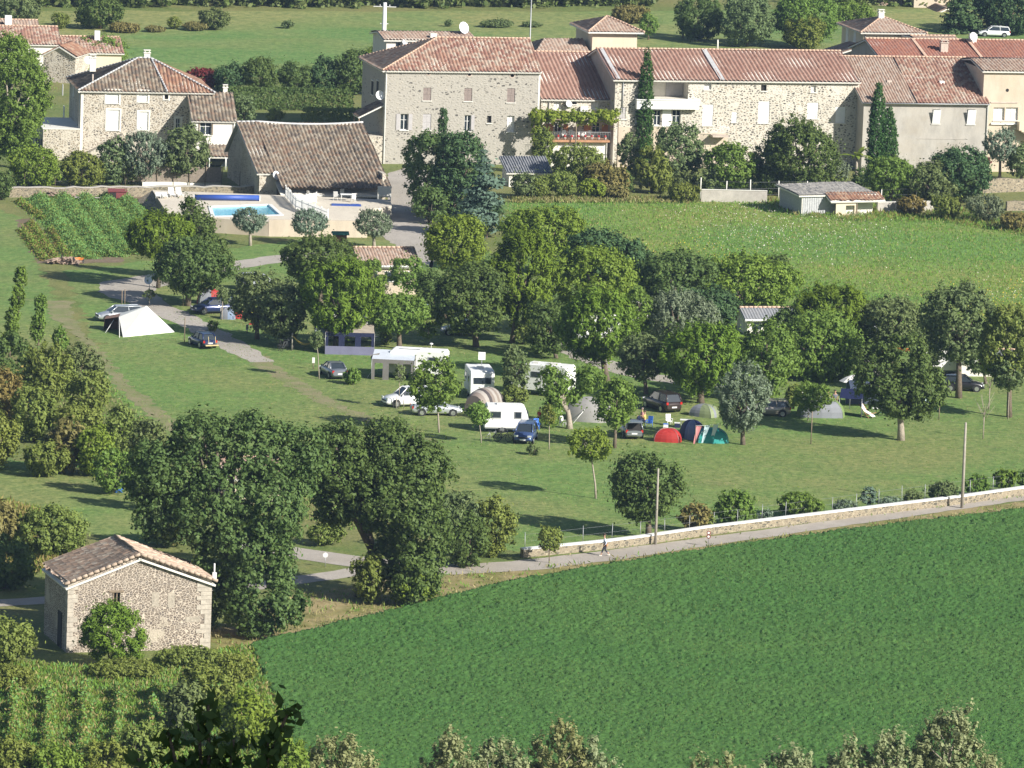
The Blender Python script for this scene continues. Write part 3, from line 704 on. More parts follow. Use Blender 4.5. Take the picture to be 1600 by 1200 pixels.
# --- the big three-storey house
def big_house():
    fr = VF; h = house('big_house', fr, 'tall three-storey grey-rendered stone house with hipped tile roof, left end of the village row')
    xr, _ = fr.Y(845, 107, 0); _, ze = fr.Y(603, 108, 0); D = 13.0
    rs = fr.Y(683, 59, D / 2); re = fr.Y(838, 62, D / 2)
    W = []
    wins = [((661, 137, 674, 157), 'shut', 'shutter'), ((725, 138, 738, 158), 'shut', 'shutter'), ((792, 138, 805, 160), 'shut', 'shutter'),
            ((625, 178, 638, 203), 'open', 'shutterg'), ((660, 178, 674, 203), 'shut', 'shutterg'), ((725, 180, 736, 205), 'leftopen', 'shutterg'),
            ((761, 181, 768, 192), 'hole', ''), ((792, 181, 804, 206), 'curtain', 'shutterg')]
    holes = [pxwin(fr, w[0]) for w in wins]
    occ = [pxwin(fr, r) for r in ((666, 110, 673, 117), (730, 112, 737, 119), (797, 114, 804, 121))]
    mb = MB(); wall_holes(mb, 0, xr, -.3, ze, 0, holes + occ); sidewalls(mb, 0, xr, 0, D, -.3, ze)
    wl = mb.build('wall', M['stone_big'], h)
    [MB().box((x_, -.012, ze / 2), (.24, .03, ze)).build('corner_stones', M['offwhite'], wl) for x_ in (.12, xr - .12)]
    for w, ho in zip(wins, holes): window(h, *ho, 0, w[1], w[2] or 'white')
    for a, b, c, d in occ:
        mb = MB(); mb.box(((a + b) / 2, .3, (c + d) / 2), (b - a, .05, d - c)); o = mb.build('round_vent', M['dark'], h)
        s = MB(); r = (b - a) / 2; rows = []
        for rr, yy in ((r * 1.45, -.02), (r * .95, -.03), (r * .95, .2)): rows.append([((a + b) / 2 + math.cos(t * .5236) * rr, yy, (c + d) / 2 + math.sin(t * .5236) * rr) for t in range(12)])
        s.grid(rows, 0, False, True); s.build('surround', M['brick'], o)
    e = .4; FL = (-e, -e, ze - .12); FR_ = (xr + .1, -e, ze - .12); RL = (-e, D + e, ze - .12); RR = (xr + .1, D + e, ze - .12)
    RS = (rs[0], D / 2, rs[1]); RE = (xr + .1, D / 2, rs[1])
    tiled('tile_mix', h, [FL, FR_, RE, RS], FL, FR_); tiled('tile_pale', h, [RL, FL, RS], RL, FL); tiled('tile_mix', h, [RR, RL, RS, RE], RR, RL, seg=4)
    for a, b in ((FL, RS), (RS, RE), (RL, RS)): ridge(h, Vector(a) + Vector((0, 0, .08)), Vector(b) + Vector((0, 0, .08)), 'tile_ridge')
    g = MB(); g.poly([(xr, 0, ze), (xr, D, ze), (xr, D / 2, rs[1] - .2)]); g.build('gable', M['stone_big'], h)
    genoise(h, 0, xr, 0, ze - .22)
    pipe(h, [(.08, -.42, ze - .2), (.08, -.12, ze - .5), (.08, -.12, 0)])
    d1 = fr.X(591, 152, -.3); dish(h, -.45, .5, fr.Y(591, 150)[1], .55, .2)
    for px_ in (582, 590):
        y, z = fr.X(px_, 137, 0); mb = MB(); mb.box((-.01, y, z), (.06, 1.0, 1.6)); o = mb.build('window', M['dark'], h)
        s = MB(); s.box((-.03, y, z - .85), (.12, 1.3, .1)); s.box((-.03, y, z + .85), (.1, 1.3, .1)); s.build('frame', M['offwhite'], o)
    # lean-to on the shaded side
    lx = -3.0; t0 = fr.Y(600, 163)[1]; t1 = t0 - 1.5
    o = tiled('tile_old', h, [(lx, .2, t1), (0, .2, t0), (0, 3.4, t0), (lx, 3.4, t1)], (lx, 3.4, t1), (lx, .2, t1), name='side_roof', seg=4)
    mb = MB(); mb.tube([(lx + .2, .4, 2.2), (lx + .2, .4, t1)], .09); mb.tube([(lx + .2, 3.2, 2.2), (lx + .2, 3.2, t1)], .09); mb.build('post', M['wood'], o)
    mb = MB(); mb.box((lx / 2 - .05, 2.0, 1.6), (-lx, 4.2, 3.3)); mb.build('side_terrace', M['stone_house'], h)
M['tile_ridge'] = flat('ridge_mortar', (.55, .38, .28), .9, .2, 3)
big_house()
# --- white house behind it, with its roof strip
def back_white():
    Y0 = 26; fr = VF; a, z1 = fr.Y(604, 60, Y0); b, _ = fr.Y(742, 62, Y0); _, zr = fr.Y(604, 48, Y0 + 4)
    h = house('white_house', fr, 'low white house behind the big stone house, one strip of its roof in sight')
    mb = MB(); wall_holes(mb, a, b, 0, z1, Y0, []); sidewalls(mb, a, b, Y0, Y0 + 8, 0, z1)
    mb.poly([(a, Y0, z1), (a, Y0 + 8, z1), (a, Y0 + 4, zr)]); mb.poly([(b, Y0, z1), (b, Y0 + 8, z1), (b, Y0 + 4, zr)]); mb.build('wall', M['whiterender'], h)
    P = [(a - .4, Y0 - .4, z1 - .1), (b + .2, Y0 - .4, z1 - .1), (b + .2, Y0 + 4, zr), (a - .4, Y0 + 4, zr)]; tiled('tile_pale', h, P, P[0], P[1], seg=4)
    P = [(b + .2, Y0 + 8.4, z1 - .1), (a - .4, Y0 + 8.4, z1 - .1), (a - .4, Y0 + 4, zr), (b + .2, Y0 + 4, zr)]; tiled('tile_pale', h, P, P[0], P[1], seg=4)
    c = fr.Y(677, 56, Y0 + 1); chimney(h, c[0], Y0 + 1, z1 - .5, c[1] + .3, .8, 'whiterender', False)
    c = fr.Y(723, 44, Y0 + 3); dish(h, c[0], Y0 + 3, c[1], .75, .5)
    c = fr.Y(631, 66, Y0); dish(h, c[0], Y0 - .3, c[1], .4, .5)
    mb = MB(); c = fr.Y(622, 69, Y0); mb.box((c[0], Y0 - .01, c[1] - .4), (.5, .08, 1.2)); mb.build('window', M['glass'], h)
back_white()
# --- low house with vine pergola
B6Y = -1.5; B7Y = -4.6
def vine_house():
    fr = VF; Y0 = 1.0; h = house('terrace_house', fr, 'low house with steep terracotta roof and balcony, between big house and long farmhouse')
    x0 = fr.Y(846, 150, Y0)[0]; x1, ze = fr.Y(962, 154, Y0); Dr = 11.5
    rl = fr.Y(846, 81, Y0 + Dr)
    wins = [((865, 157, 877, 171), 'curtain', 'white'), ((894, 157, 901, 163), 'hole', ''), ((923, 157, 936, 171), 'curtain', 'white'), ((866, 192, 878, 207), 'glass', ''), ((925, 192, 938, 208), 'glass', '')]
    holes = [pxwin(fr, w[0], Y0) for w in wins]
    mb = MB(); wall_holes(mb, x0, x1, -.2, ze, Y0, holes); sidewalls(mb, x0, x1, Y0, Y0 + Dr + 5, -.2, ze); mb.build('wall', M['stone_row'], h)
    for w, ho in zip(wins, holes): window(h, *ho, Y0, w[1], 'white')
    P = [(x0 - .1, Y0 - .4, ze - .1), (x1, Y0 - .4, ze - .1), (x1, Y0 + Dr, rl[1]), (x0 - .1, Y0 + Dr, rl[1])]; tiled('tile_new', h, P, P[0], P[1], pitch=.49, amp=.10)
    P = [(x1, Y0 + Dr + 6, ze), (x0, Y0 + Dr + 6, ze), (x0, Y0 + Dr, rl[1]), (x1, Y0 + Dr, rl[1])]; tiled('tile_new', h, P, P[0], P[1], seg=4)
    ridge(h, (x0, Y0 + Dr, rl[1] + .08), (x1, Y0 + Dr, rl[1] + .08), 'tile_ridge'); genoise(h, x0, x1, Y0, ze - .22)
    pipe(h, [(x0 + .9, Y0 - .3, ze - .2), (x0 + .9, Y0 - .1, ze - .4), (x0 + .9, Y0 - .1, 1)])
    a = fr.Y(912, 164, Y0); mb = MB(); mb.box((a[0], Y0 - .25, a[1] - .5), (.9, .35, .7)); mb.build('air_conditioner', M['white'], h)
    a = fr.Y(887, 162, Y0); dish(h, a[0], Y0 - .35, a[1], .42, .4)
    # orange shutters by the balcony doors
    for r in ((852, 194, 864, 214), (880, 194, 888, 214), (912, 195, 923, 208), (940, 195, 950, 208)):
        a = pxwin(fr, r, Y0); mb = MB(); mb.box(((a[0] + a[1]) / 2, Y0 - .05, (a[2] + a[3]) / 2), (a[1] - a[0], .05, a[3] - a[2])); mb.build('shutter', flat('orange_shutter', (.50, .22, .09), .7, .15), h)
    # balcony
    BYf = Y0 - 3.4; bz = fr.Y(900, 219, BYf)[1]; bx0 = fr.Y(856, 219, BYf)[0]; bx1 = fr.Y(953, 220, BYf)[0]
    mb = MB(); mb.box(((bx0 + bx1) / 2, (BYf + Y0) / 2, bz - .12), (bx1 - bx0, Y0 - BYf, .24)); o = mb.build('balcony', flat('balcony_slab', (.42, .22, .12), .8, .2), h)
    mb = MB(); mb.tube([(bx0, BYf, bz + .95), (bx1, BYf, bz + .95)], .03, 5)
    for i in range(40): xx = bx0 + (bx1 - bx0) * i / 39; mb.tube([(xx, BYf, bz), (xx, BYf, bz + .95)], .014, 4)
    mb.build('railing', M['grey'], o)
    mb = MB(); mb.box(((bx0 + bx1) / 2, (BYf + Y0) / 2 + .3, bz / 2 - .15), (bx1 - bx0 - .3, Y0 - BYf - .7, bz - .3)); mb.build('balcony_base', M['whiterender'], h)
    # things on the balcony
    rnd = random.Random(4); pots = ('red', 'white')
    for i in range(9):
        xx = bx0 + .5 + (bx1 - bx0 - 1) * i / 8; e = empty('flower_pot', fr_w(fr, xx, BYf + .35, bz), 0, ('leftmost', 'second', 'third', 'fourth', 'middle', 'sixth', 'seventh', 'eighth', 'rightmost')[i] + ' of the red flower pots along the balcony under the vine', 'flower pot', 'flower pots along the balcony')
        mb = MB(); mb.tube([(0, 0, 0), (0, 0, .3)], [.12, .17], 8); mb.build('pot', M['brick'], e)
        mb = MB(); mb.blob((0, 0, .42), (.15, .15, .14), i, jit=.3); mb.build('plant', LM['redflower'], e)
    for i, (dx, lab) in enumerate(((2.2, 'white garden chair at the left of the balcony under the vine'), (3.1, 'white garden chair in the middle of the balcony under the vine'), (5.4, 'white garden chair at the right of the balcony under the vine'))):
        chair(fr_w(fr, bx0 + dx, BYf + 1.2, bz), .4 * i, 'white', lab)
    e = empty('clothes_rack', fr_w(fr, bx0 + 4.3, BYf + 1.0, bz), VR, 'drying rack hung with pale washing on the balcony', 'clothes rack')
    mb = MB(); mb.tube([(-.5, -.3, 0), (-.5, .3, 1)], .02); mb.tube([(-.5, .3, 0), (-.5, -.3, 1)], .02); mb.tube([(.5, -.3, 0), (.5, .3, 1)], .02); mb.tube([(.5, .3, 0), (.5, -.3, 1)], .02); mb.tube([(-.5, 0, .95), (.5, 0, .95)], .02); mb.build('frame', M['grey'], e)
    for k in range(4): mb = MB(); mb.box((-.38 + k * .25, .02 * k, .68), (.22, .03, .55 - .1 * (k % 2))); mb.build('cloth', M['white'] if k % 2 else M['curtain'], e)
def fr_w(fr, x, y, z=0.0): return Vector((fr.o.x + x * fr.c - y * fr.s, fr.o.y + x * fr.s + y * fr.c, z))
def chair(p, rz, mat, label, group=None, name='garden_chair', recline=.15):
    e = empty(name, p, rz, label, 'chair', group); mb = MB(); mb.box((0, 0, .42), (.46, .44, .05)); mb.build('seat', M[mat], e)
    mb = MB(); mb.box((0, .24, .72), (.46, .05, .58), rx=-recline); mb.build('backrest', M[mat], e)
    for sx in (-1, 1):
        for sy in (-1, 1): mb = MB(); mb.tube([(sx * .2, sy * .19, .41), (sx * .23, sy * .23, 0)], .022, 5); mb.build('leg', M[mat], e)
        mb = MB(); mb.box((sx * .25, 0, .63), (.05, .42, .04)); mb.tube([(sx * .25, -.18, .42), (sx * .25, -.18, .62)], .02, 5); mb.build('armrest', M[mat], e)
    return e
vine_house()
# --- roofs and tower behind
def tower():
    Y0 = 17; fr = VF; a, zb = fr.Y(926, 48, Y0); b, _ = fr.Y(996, 48, Y0); D = 8.5; e = .7
    h = house('tower_house', fr, 'square cream tower-like house with a shallow four-sided roof, rising behind the row')
    mb = MB(); wall_holes(mb, a, b, 0, zb, Y0, []); sidewalls(mb, a, b, Y0, Y0 + D, 0, zb); mb.build('wall', M['creamy'], h)
    k = fr.Y(943, 25, Y0 + D / 2); C = [(a - e, Y0 - e, zb - .05), (b + e, Y0 - e, zb - .05), (b + e, Y0 + D + e, zb - .05), (a - e, Y0 + D + e, zb - .05)]
    T = ((a + b) / 2, Y0 + D / 2, k[1])
    for i in range(4): tiled('tile_pale', h, [C[i], C[(i + 1) % 4], T], C[i], C[(i + 1) % 4], seg=4)
    mb = MB(); mb.box(((a + b) / 2, Y0 + D / 2, zb - .18), (b - a + 1.3, D + 1.3, .16)); mb.build('cornice', M['white'], h)
    for c in C[:3]: ridge(h, Vector(c) + Vector((0, 0, .06)), Vector(T) + Vector((0, 0, .06)), 'tile_ridge')
    h = house('back_house', fr, 'house behind the vine house with only its low hipped roof showing beside the tower')
    a, z = fr.Y(836, 80, 16.2); b, _ = fr.Y(922, 80, 16.2); k = fr.Y(850, 60, 20); k2 = fr.Y(912, 60, 20)
    P = [(a - 1, 14, z - .8), (b, 14, z - .8), (b, 20, k[1]), (k[0], 20, k[1])]; tiled('tile_pale', h, P, P[0], P[1], seg=4)
    mb = MB(); sidewalls(mb, a - .6, b, 14.4, 25, 0, z - 1); wall_holes(mb, a - .6, b, 0, z - 1, 14.4, []); mb.build('wall', M['creamy'], h)
    P = [(a - 1, 26, z - .8), (a - 1, 14, z - .8), (k[0], 20, k[1])]; tiled('tile_pale', h, P, P[0], P[1], seg=4)
    P = [(b, 26, z - .8), (a - 1, 26, z - .8), (k[0], 20, k[1]), (b, 20, k[1])]; tiled('tile_pale', h, P, P[0], P[1], seg=4)
tower()
# --- the long stone farmhouse
def farmhouse():
    fr = VF; Y0 = B6Y; h = house('long_farmhouse', fr, 'very long stone farmhouse with white shutters and even terracotta roof, middle of the village row')
    x0, ze = fr.Y(962, 122, Y0); x1 = fr.Y(1343, 125, Y0)[0]; Dr = 8.8; rz_ = fr.Y(945, 76, Y0 + Dr)[1]; D = Dr * 2
    wins = [((1100, 126, 1112, 140), 'curtain', ''), ((1189, 133, 1198, 142), 'hole', ''), ((1267, 134, 1275, 144), 'curtain', ''),
            ((1097, 163, 1115, 196), 'shut', 'white'), ((1143, 175, 1152, 191), 'shut', 'white'), ((1184, 158, 1203, 192), 'shut', 'white'), ((1261, 160, 1279, 185), 'shut', 'white'), ((1305, 167, 1321, 192), 'shut', 'white'),
            ((968, 168, 978, 186), 'shut', 'shutterg'), ((992, 168, 1000, 194), 'shut', 'white'), ((1050, 172, 1064, 196), 'glass', ''), ((1021, 172, 1033, 196), 'glass', '')]
    holes = [pxwin(fr, w[0], Y0) for w in wins]; lg = pxwin(fr, (1000, 125, 1076, 154), Y0)
    mb = MB(); wall_holes(mb, x0, x1, -.3, ze, Y0, holes + [lg], .35); sidewalls(mb, x0, x1, Y0, Y0 + D, -.3, ze); wl = mb.build('wall', M['stone_row'], h)
    g = MB()
    for xx in (x0, x1): g.poly([(xx, Y0, ze), (xx, Y0 + D, ze), (xx, Y0 + Dr, rz_ - .15)])
    g.build('gable', M['greyrender'], h)
    s = MB(); s.box((x0 - .012, Y0 + D / 2, ze / 2), (.024, D - .02, ze)); s.build('side_render', M['greyrender'], wl)
    for w, ho in zip(wins, holes): window(h, *ho, Y0, w[1], w[2] or 'white')
    # loggia recess
    a, b, c, d = lg; mb = MB()
    mb.poly([(a, Y0 + 2.4, c), (b, Y0 + 2.4, c), (b, Y0 + 2.4, d), (a, Y0 + 2.4, d)]); mb.poly([(b, Y0 + .35, c), (b, Y0 + 2.4, c), (b, Y0 + 2.4, d), (b, Y0 + .35, d)]); mb.poly([(a, Y0 + .35, c), (a, Y0 + 2.4, c), (a, Y0 + 2.4, d), (a, Y0 + .35, d)])
    mb.poly([(a, Y0 + .35, c), (b, Y0 + .35, c), (b, Y0 + 2.4, c), (a, Y0 + 2.4, c)]); mb.poly([(a, Y0 + .35, d), (b, Y0 + .35, d), (b, Y0 + 2.4, d), (a, Y0 + 2.4, d)])
    lo = mb.build('loggia', M['whiterender'], h)
    q = MB(); q.box((b - 1.1, Y0 + 2.3, (c + d) / 2), (2.0, .08, d - c - .1)); q.build('blind', M['shutterg'], lo)
    p = pxwin(fr, (992, 156, 1090, 169), Y0); mb = MB(); mb.box(((p[0] + p[1]) / 2, Y0 - .45, (p[2] + p[3]) / 2), (p[1] - p[0], .9, p[3] - p[2])); mb.box(((p[0] + p[1]) / 2, Y0 - .5, p[3] + .05), (p[1] - p[0] + .1, 1.0, .1)); mb.build('parapet', M['white'], h)
    p = pxwin(fr, (1034, 171, 1049, 198), Y0); mb = MB(); mb.box(((p[0] + p[1]) / 2, Y0 - .03, (p[2] + p[3]) / 2), (p[1] - p[0], .06, p[3] - p[2])); mb.build('door_panel', M['white'], h)
    p = pxwin(fr, (1068, 208, 1137, 275), Y0); p0 = pxwin(fr, (963, 199, 1066, 275), Y0)
    mb = MB(); mb.box(((p[0] + p[1]) / 2, Y0 - .02, p[3] / 2), (p[1] - p[0], .1, p[3])); mb.box(((p0[0] + p0[1]) / 2, Y0 - .02, p0[3] / 2), (p0[1] - p0[0], .1, p0[3])); mb.build('lower_render', M['cream'], h)
    p = pxwin(fr, (1109, 209, 1134, 213), Y0); mb = MB(); mb.box(((p[0] + p[1]) / 2, Y0 - .75, (p[2] + p[3]) / 2), (p[1] - p[0], 1.4, .2)); o = mb.build('small_balcony', M['brick'], h)
    mb = MB(); mb.tube([(p[0], Y0 - 1.4, p[3] + .95), (p[1], Y0 - 1.4, p[3] + .95)], .025, 5)
    for i in range(15): xx = p[0] + (p[1] - p[0]) * i / 14; mb.tube([(xx, Y0 - 1.4, p[3]), (xx, Y0 - 1.4, p[3] + .95)], .012, 4)
    mb.build('railing', M['white'], o)
    E = .45
    xm = fr.Y(1118, 110, Y0 + 3)[0]
    A = (x0 - .35, Y0 - E, ze - .12); B = (x1 + .1, Y0 - E, ze - .12); T0 = (x0 - .35, Y0 + Dr, rz_); T1 = (x1 + .1, Y0 + Dr, rz_)
    tiled('tile_new', h, [A, B, T1, T0], A, B, pitch=.50, amp=.10)
    A2 = (x0 - .35, Y0 + D + E, ze - .12); B2 = (x1 + .1, Y0 + D + E, ze - .12); tiled('tile_new', h, [B2, A2, T0, T1], B2, A2, seg=4)
    ridge(h, Vector(T0) + Vector((0, 0, .08)), Vector(T1) + Vector((0, 0, .08)), 'tile_ridge')
    for xx, w in ((xm, .55), (x0 + .25, .45)):
        mb = MB(); sl_ = Vector((0, Dr + E, rz_ - ze + .12)); L = sl_.length; an = math.atan2(sl_.z, sl_.y)
        mb.box((xx, Y0 - E + (Dr + E) / 2, (ze - .12 + rz_) / 2 + .09), (w, L - .1, .06), rx=an); mb.build('roof_flashing', M['flash'], h)
    genoise(h, x0, x1, Y0, ze - .24)
    px0 = fr.Y(973, 150, Y0)[0]; pipe(h, [(px0, Y0 - .12, ze - .3), (px0, Y0 - .12, ze - 4)])
farmhouse()
# --- pale house with three shutters, right of the farmhouse
def pale_house():
    fr = VF; Y0 = B7Y; h = house('pale_house', fr, 'plain pale-rendered house with three white shutters, joined to the right end of the long farmhouse')
    x0, ze = fr.Y(1350, 158, Y0); x1 = fr.Y(1545, 163, Y0)[0]; Dr = 10.5; T0 = fr.Y(1343, 86, Y0 + Dr); T1 = fr.Y(1525, 93, Y0 + Dr); rz_ = (T0[1] + T1[1]) / 2; D = Dr * 2
    wins = [((1380, 175, 1394, 198), 'glass', ''), ((1456, 171, 1469, 193), 'half', 'white'), ((1510, 171, 1524, 194), 'half', 'white')]
    holes = [pxwin(fr, w[0], Y0) for w in wins]
    mb = MB(); wall_holes(mb, x0, x1, -.3, ze, Y0, holes); sidewalls(mb, x0, x1, Y0, Y0 + D, -.3, ze)
    for xx in (x0, x1): mb.poly([(xx, Y0, ze), (xx, Y0 + D, ze), (xx, Y0 + Dr, rz_ - .15)])
    mb.build('wall', M['greyrender'], h)
    for w, ho in zip(wins, holes): window(h, *ho, Y0, w[1], 'white')
    xs_ = x0 + (x1 - x0) * .42; E = .4
    for (a, b, mt, pi) in ((x0 - .3, xs_, 'tile_pale', .34), (xs_, x1 + .1, 'tile_mix', .40)):
        A = (a, Y0 - E, ze - .12); B = (b, Y0 - E, ze - .12); tiled(mt, h, [A, B, (b, Y0 + Dr, rz_), (a, Y0 + Dr, rz_)], A, B, pitch=pi)
    A = (x0 - .3, Y0 + D, ze - .12); B = (x1 + .1, Y0 + D, ze - .12); tiled('tile_mix', h, [B, A, (x0 - .3, Y0 + Dr, rz_), (x1 + .1, Y0 + Dr, rz_)], B, A, seg=4)
    ridge(h, (x0 - .3, Y0 + Dr, rz_ + .08), (x1 + .1, Y0 + Dr, rz_ + .08), 'tile_ridge')
    mb = MB(); mb.tube([(x0 - .3, Y0 - E - .06, ze - .2), (x1, Y0 - E - .06, ze - .22)], .07, 6); mb.build('gutter', M['grey'], h)
    pipe(h, [(x0 + 1.2, Y0 - E, ze - .3), (x0 + 1.2, Y0 - .1, ze - .6), (x0 + 1.2, Y0 - .1, 0)], .07, 'white')
    pipe(h, [(x1 - .15, Y0 - E, ze - .3), (x1 - .15, Y0 - .1, ze - .6), (x1 - .15, Y0 - .1, 0)], .06, 'white')
    c, zt = fr.Y(1373, 141, Y0 - .35); mb = MB(); mb.box((c, Y0 - .3, zt / 2), (.55, .6, zt)); mb.build('chimney_stack', M['greyrender'], h)
    for (pxx, pyy, mt) in ((1471, 128, 'white'), (1389, 127, 'brick')):
        a, z = fr.Y(pxx, pyy, Y0 + 5); yy = Y0 + (z - ze) / (rz_ - ze) * Dr; a = fr.Y(pxx, pyy, yy)[0]; mb = MB(); mb.box((a, yy, z), (.6, .6, .35)); mb.build('roof_vent', M[mt], h)
    a, z = fr.Y(1485, 217, Y0); mb = MB(); mb.box((a - 1, Y0 - .02, z), (6.2, .05, .05)); mb.build('wall_seam', M['concrete'], h)
pale_house()
def right_house():
    fr = VF; Y0 = B7Y + 1.2; h = house('cream_house', fr, 'cream house with a wide window band, cut off by the right edge of the photo')
    x0, _ = fr.Y(1537, 130, Y0); ze = fr.Y(1570, 109, Y0)[1]; x1 = x0 + 9; Dr = 8; rz_ = fr.Y(1560, 91, Y0 + Dr * .6)[1]
    w = [((1552, 168, 1570, 188), 'curtain'), ((1571, 168, 1591, 188), 'curtain')]; holes = [pxwin(fr, a[0], Y0) for a in w]
    mb = MB(); wall_holes(mb, x0, x1, 0, ze, Y0, holes); sidewalls(mb, x0, x1, Y0, Y0 + 12, 0, ze); mb.build('wall', M['cream'], h)
    for a, ho in zip(w, holes): window(h, *ho, Y0, a[1], 'white')
    A = (x0 - .3, Y0 - .4, ze - .1); B = (x1, Y0 - .4, ze - .1); y2 = Y0 + Dr * .6; tiled('tile_pale', h, [A, B, (x1, y2, rz_), (x0 - .3, y2, rz_)], A, B)
    tiled('tile_pale', h, [(x1, Y0 + 12, ze), (x0, Y0 + 12, ze), (x0 - .3, y2, rz_), (x1, y2, rz_)], (x1, Y0 + 12, ze), (x0, Y0 + 12, ze), seg=4)
    a, z = fr.Y(1574, 141, Y0); mb = MB(); mb.tube([(a, Y0 - .02, z), (a, Y0 + .02, z)], .2, 12, cap=True); mb.build('round_vent', M['dark'], h)
    p = pxwin(fr, (1548, 190, 1592, 193), Y0); mb = MB(); mb.box(((p[0] + p[1]) / 2, Y0 - .12, p[2]), (p[1] - p[0], .24, .18)); mb.build('window_ledge', M['white'], h)
    mb = MB(); x = fr.Y(1593, 190, Y0 - .6)[0]; z = fr.Y(1593, 190, Y0 - .6)[1]
    for i in range(8): mb.box((x + .3 * i, Y0 - .6, z - .18 * i - .5), (.32, 1.1, 1.0))
    mb.build('outside_stair', M['creamy'], h)
    p = pxwin(fr, (1548, 157, 1590, 160), Y0); mb = MB(); mb.box(((p[0] + p[1]) / 2, Y0 - .03, p[2]), (p[1] - p[0], .08, .14)); mb.build('lintel', M['brick'], h)
right_house()
# --- red roofed houses behind the right part of the row
def gable_house(name, label, fr, Y0, pl, pr, ptop, D, wall, roof, seg=4, sides=(), extra=None, pitch=.40):
    """pl, pr: eave pixels of the front; ptop: a ridge pixel at half depth"""
    h = house(name, fr, label); x0, ze = fr.Y(*pl, Y0); x1 = fr.Y(*pr, Y0)[0]; rz_ = fr.Y(*ptop, Y0 + D / 2)[1]
    mb = MB(); wall_holes(mb, x0, x1, -.2, ze, Y0, []); sidewalls(mb, x0, x1, Y0, Y0 + D, -.2, ze)
    for xx in (x0, x1): mb.poly([(xx, Y0, ze), (xx, Y0 + D, ze), (xx, Y0 + D / 2, rz_ - .12)])
    mb.build('wall', M[wall], h)
    A = (x0 - .35, Y0 - .4, ze - .1); B = (x1 + .35, Y0 - .4, ze - .1); C = (x1 + .35, Y0 + D / 2, rz_); E = (x0 - .35, Y0 + D / 2, rz_)
    tiled(roof, h, [A, B, C, E], A, B, seg=seg, pitch=pitch); A2 = (x1 + .35, Y0 + D + .4, ze - .1); B2 = (x0 - .35, Y0 + D + .4, ze - .1); tiled(roof, h, [A2, B2, E, C], A2, B2, seg=seg, pitch=pitch)
    ridge(h, Vector(E) + Vector((0, 0, .07)), Vector(C) + Vector((0, 0, .07)), 'tile_ridge')
    return h, x0, x1, ze, rz_
h, x0, x1, ze, rz_ = gable_house('red_roofed_house', 'house with a long weathered red roof and brick chimney, just behind the pale house', VF, 12, (1380, 92), (1660, 98), (1400, 61), 14, 'greyrender', 'tile_red')
a, z = VF.Y(1475, 67, 15); chimney(h, a, 15, z - 2.5, z, .9, 'brick'); a, z = VF.Y(1520, 58, 18.5); chimney(h, a, 18.5, z - 2, z, .8, 'offwhite'); dish(h, a - .2, 17.8, z + .1, .55, .3)
for pxx in (1439, 1525):
    a = VF.Y(pxx, 75, 15)[0]; mb = MB(); L = math.hypot(7, rz_ - ze); mb.box((a, 15.4, (ze + rz_) / 2 + .12), (.35, L, .12), rx=math.atan2(rz_ - ze, 7)); mb.build('fire_wall', M['tile_ridge'], h)
def hip_house():
    fr = VF; Y0 = 34; a, zb = fr.Y(1350, 49, Y0); b = fr.Y(1440, 49, Y0)[0]; D = 10; e = .6
    h = house('hip_roofed_house', fr, 'cream house with small chimney on its hipped roof, behind the red roofs at right')
    mb = MB(); wall_holes(mb, a, b, 0, zb, Y0, []); sidewalls(mb, a, b, Y0, Y0 + D, 0, zb); mb.build('wall', M['creamy'], h)
    k = fr.Y(1377, 25, Y0 + D / 2)[1]; C = [(a - e, Y0 - e, zb - .05), (b + e, Y0 - e, zb - .05), (b + e, Y0 + D + e, zb - .05), (a - e, Y0 + D + e, zb - .05)]; T = (a + (b - a) * .5, Y0 + D / 2, k)
    for i in range(4): tiled('tile_pale', h, [C[i], C[(i + 1) % 4], T], C[i], C[(i + 1) % 4], seg=4)
    ridge(h, C[0], T, 'tile_ridge'); ridge(h, C[1], T, 'tile_ridge'); chimney(h, T[0] - .3, T[1] - .5, k - .8, k + .5, .7, 'offwhite')
    for pxx in (1324, 1336):
        y, z = fr.X(pxx, 55, a); mb = MB(); mb.box((a - .02, y, z), (.06, 1.0, 1.5)); o = mb.build('window', M['curtain'], h); mb = MB(); mb.box((a - .04, y, z + .8), (.1, 1.2, .1)); mb.box((a - .04, y, z - .8), (.1, 1.2, .1)); mb.build('frame', M['white'], o)
    for pxx in (1352, 1418): x = fr.Y(pxx, 55, Y0)[0]; pipe(h, [(x, Y0 - .1, zb - .3), (x, Y0 - .1, 0)])
    a2 = a - 4; P = [(a2, Y0 + 1, zb - 3.2), (a, Y0 + 1, zb - 1.9), (a, Y0 + 6, zb - 1.9), (a2, Y0 + 6, zb - 3.2)]; tiled('tile_pale', h, P, P[3], P[0], seg=4, name='side_roof')
    mb = MB(); mb.box(((a2 + a) / 2 + .2, Y0 + 3.5, (zb - 3.4) / 2), (a - a2 - .5, 4.6, zb - 3.4)); mb.build('side_wing', M['creamy'], h)
hip_house()
h, x0, x1, ze, rz_ = gable_house('low_roofed_house', 'low house of which only a strip of pale roof shows right of the hip-roofed house', VF, 26, (1440, 64), (1503, 65), (1450, 56), 8, 'creamy', 'tile_pale')
FT = Fr(G(1440, 60).xy.to_3d() + Vector((0, 45, 0)), VR)
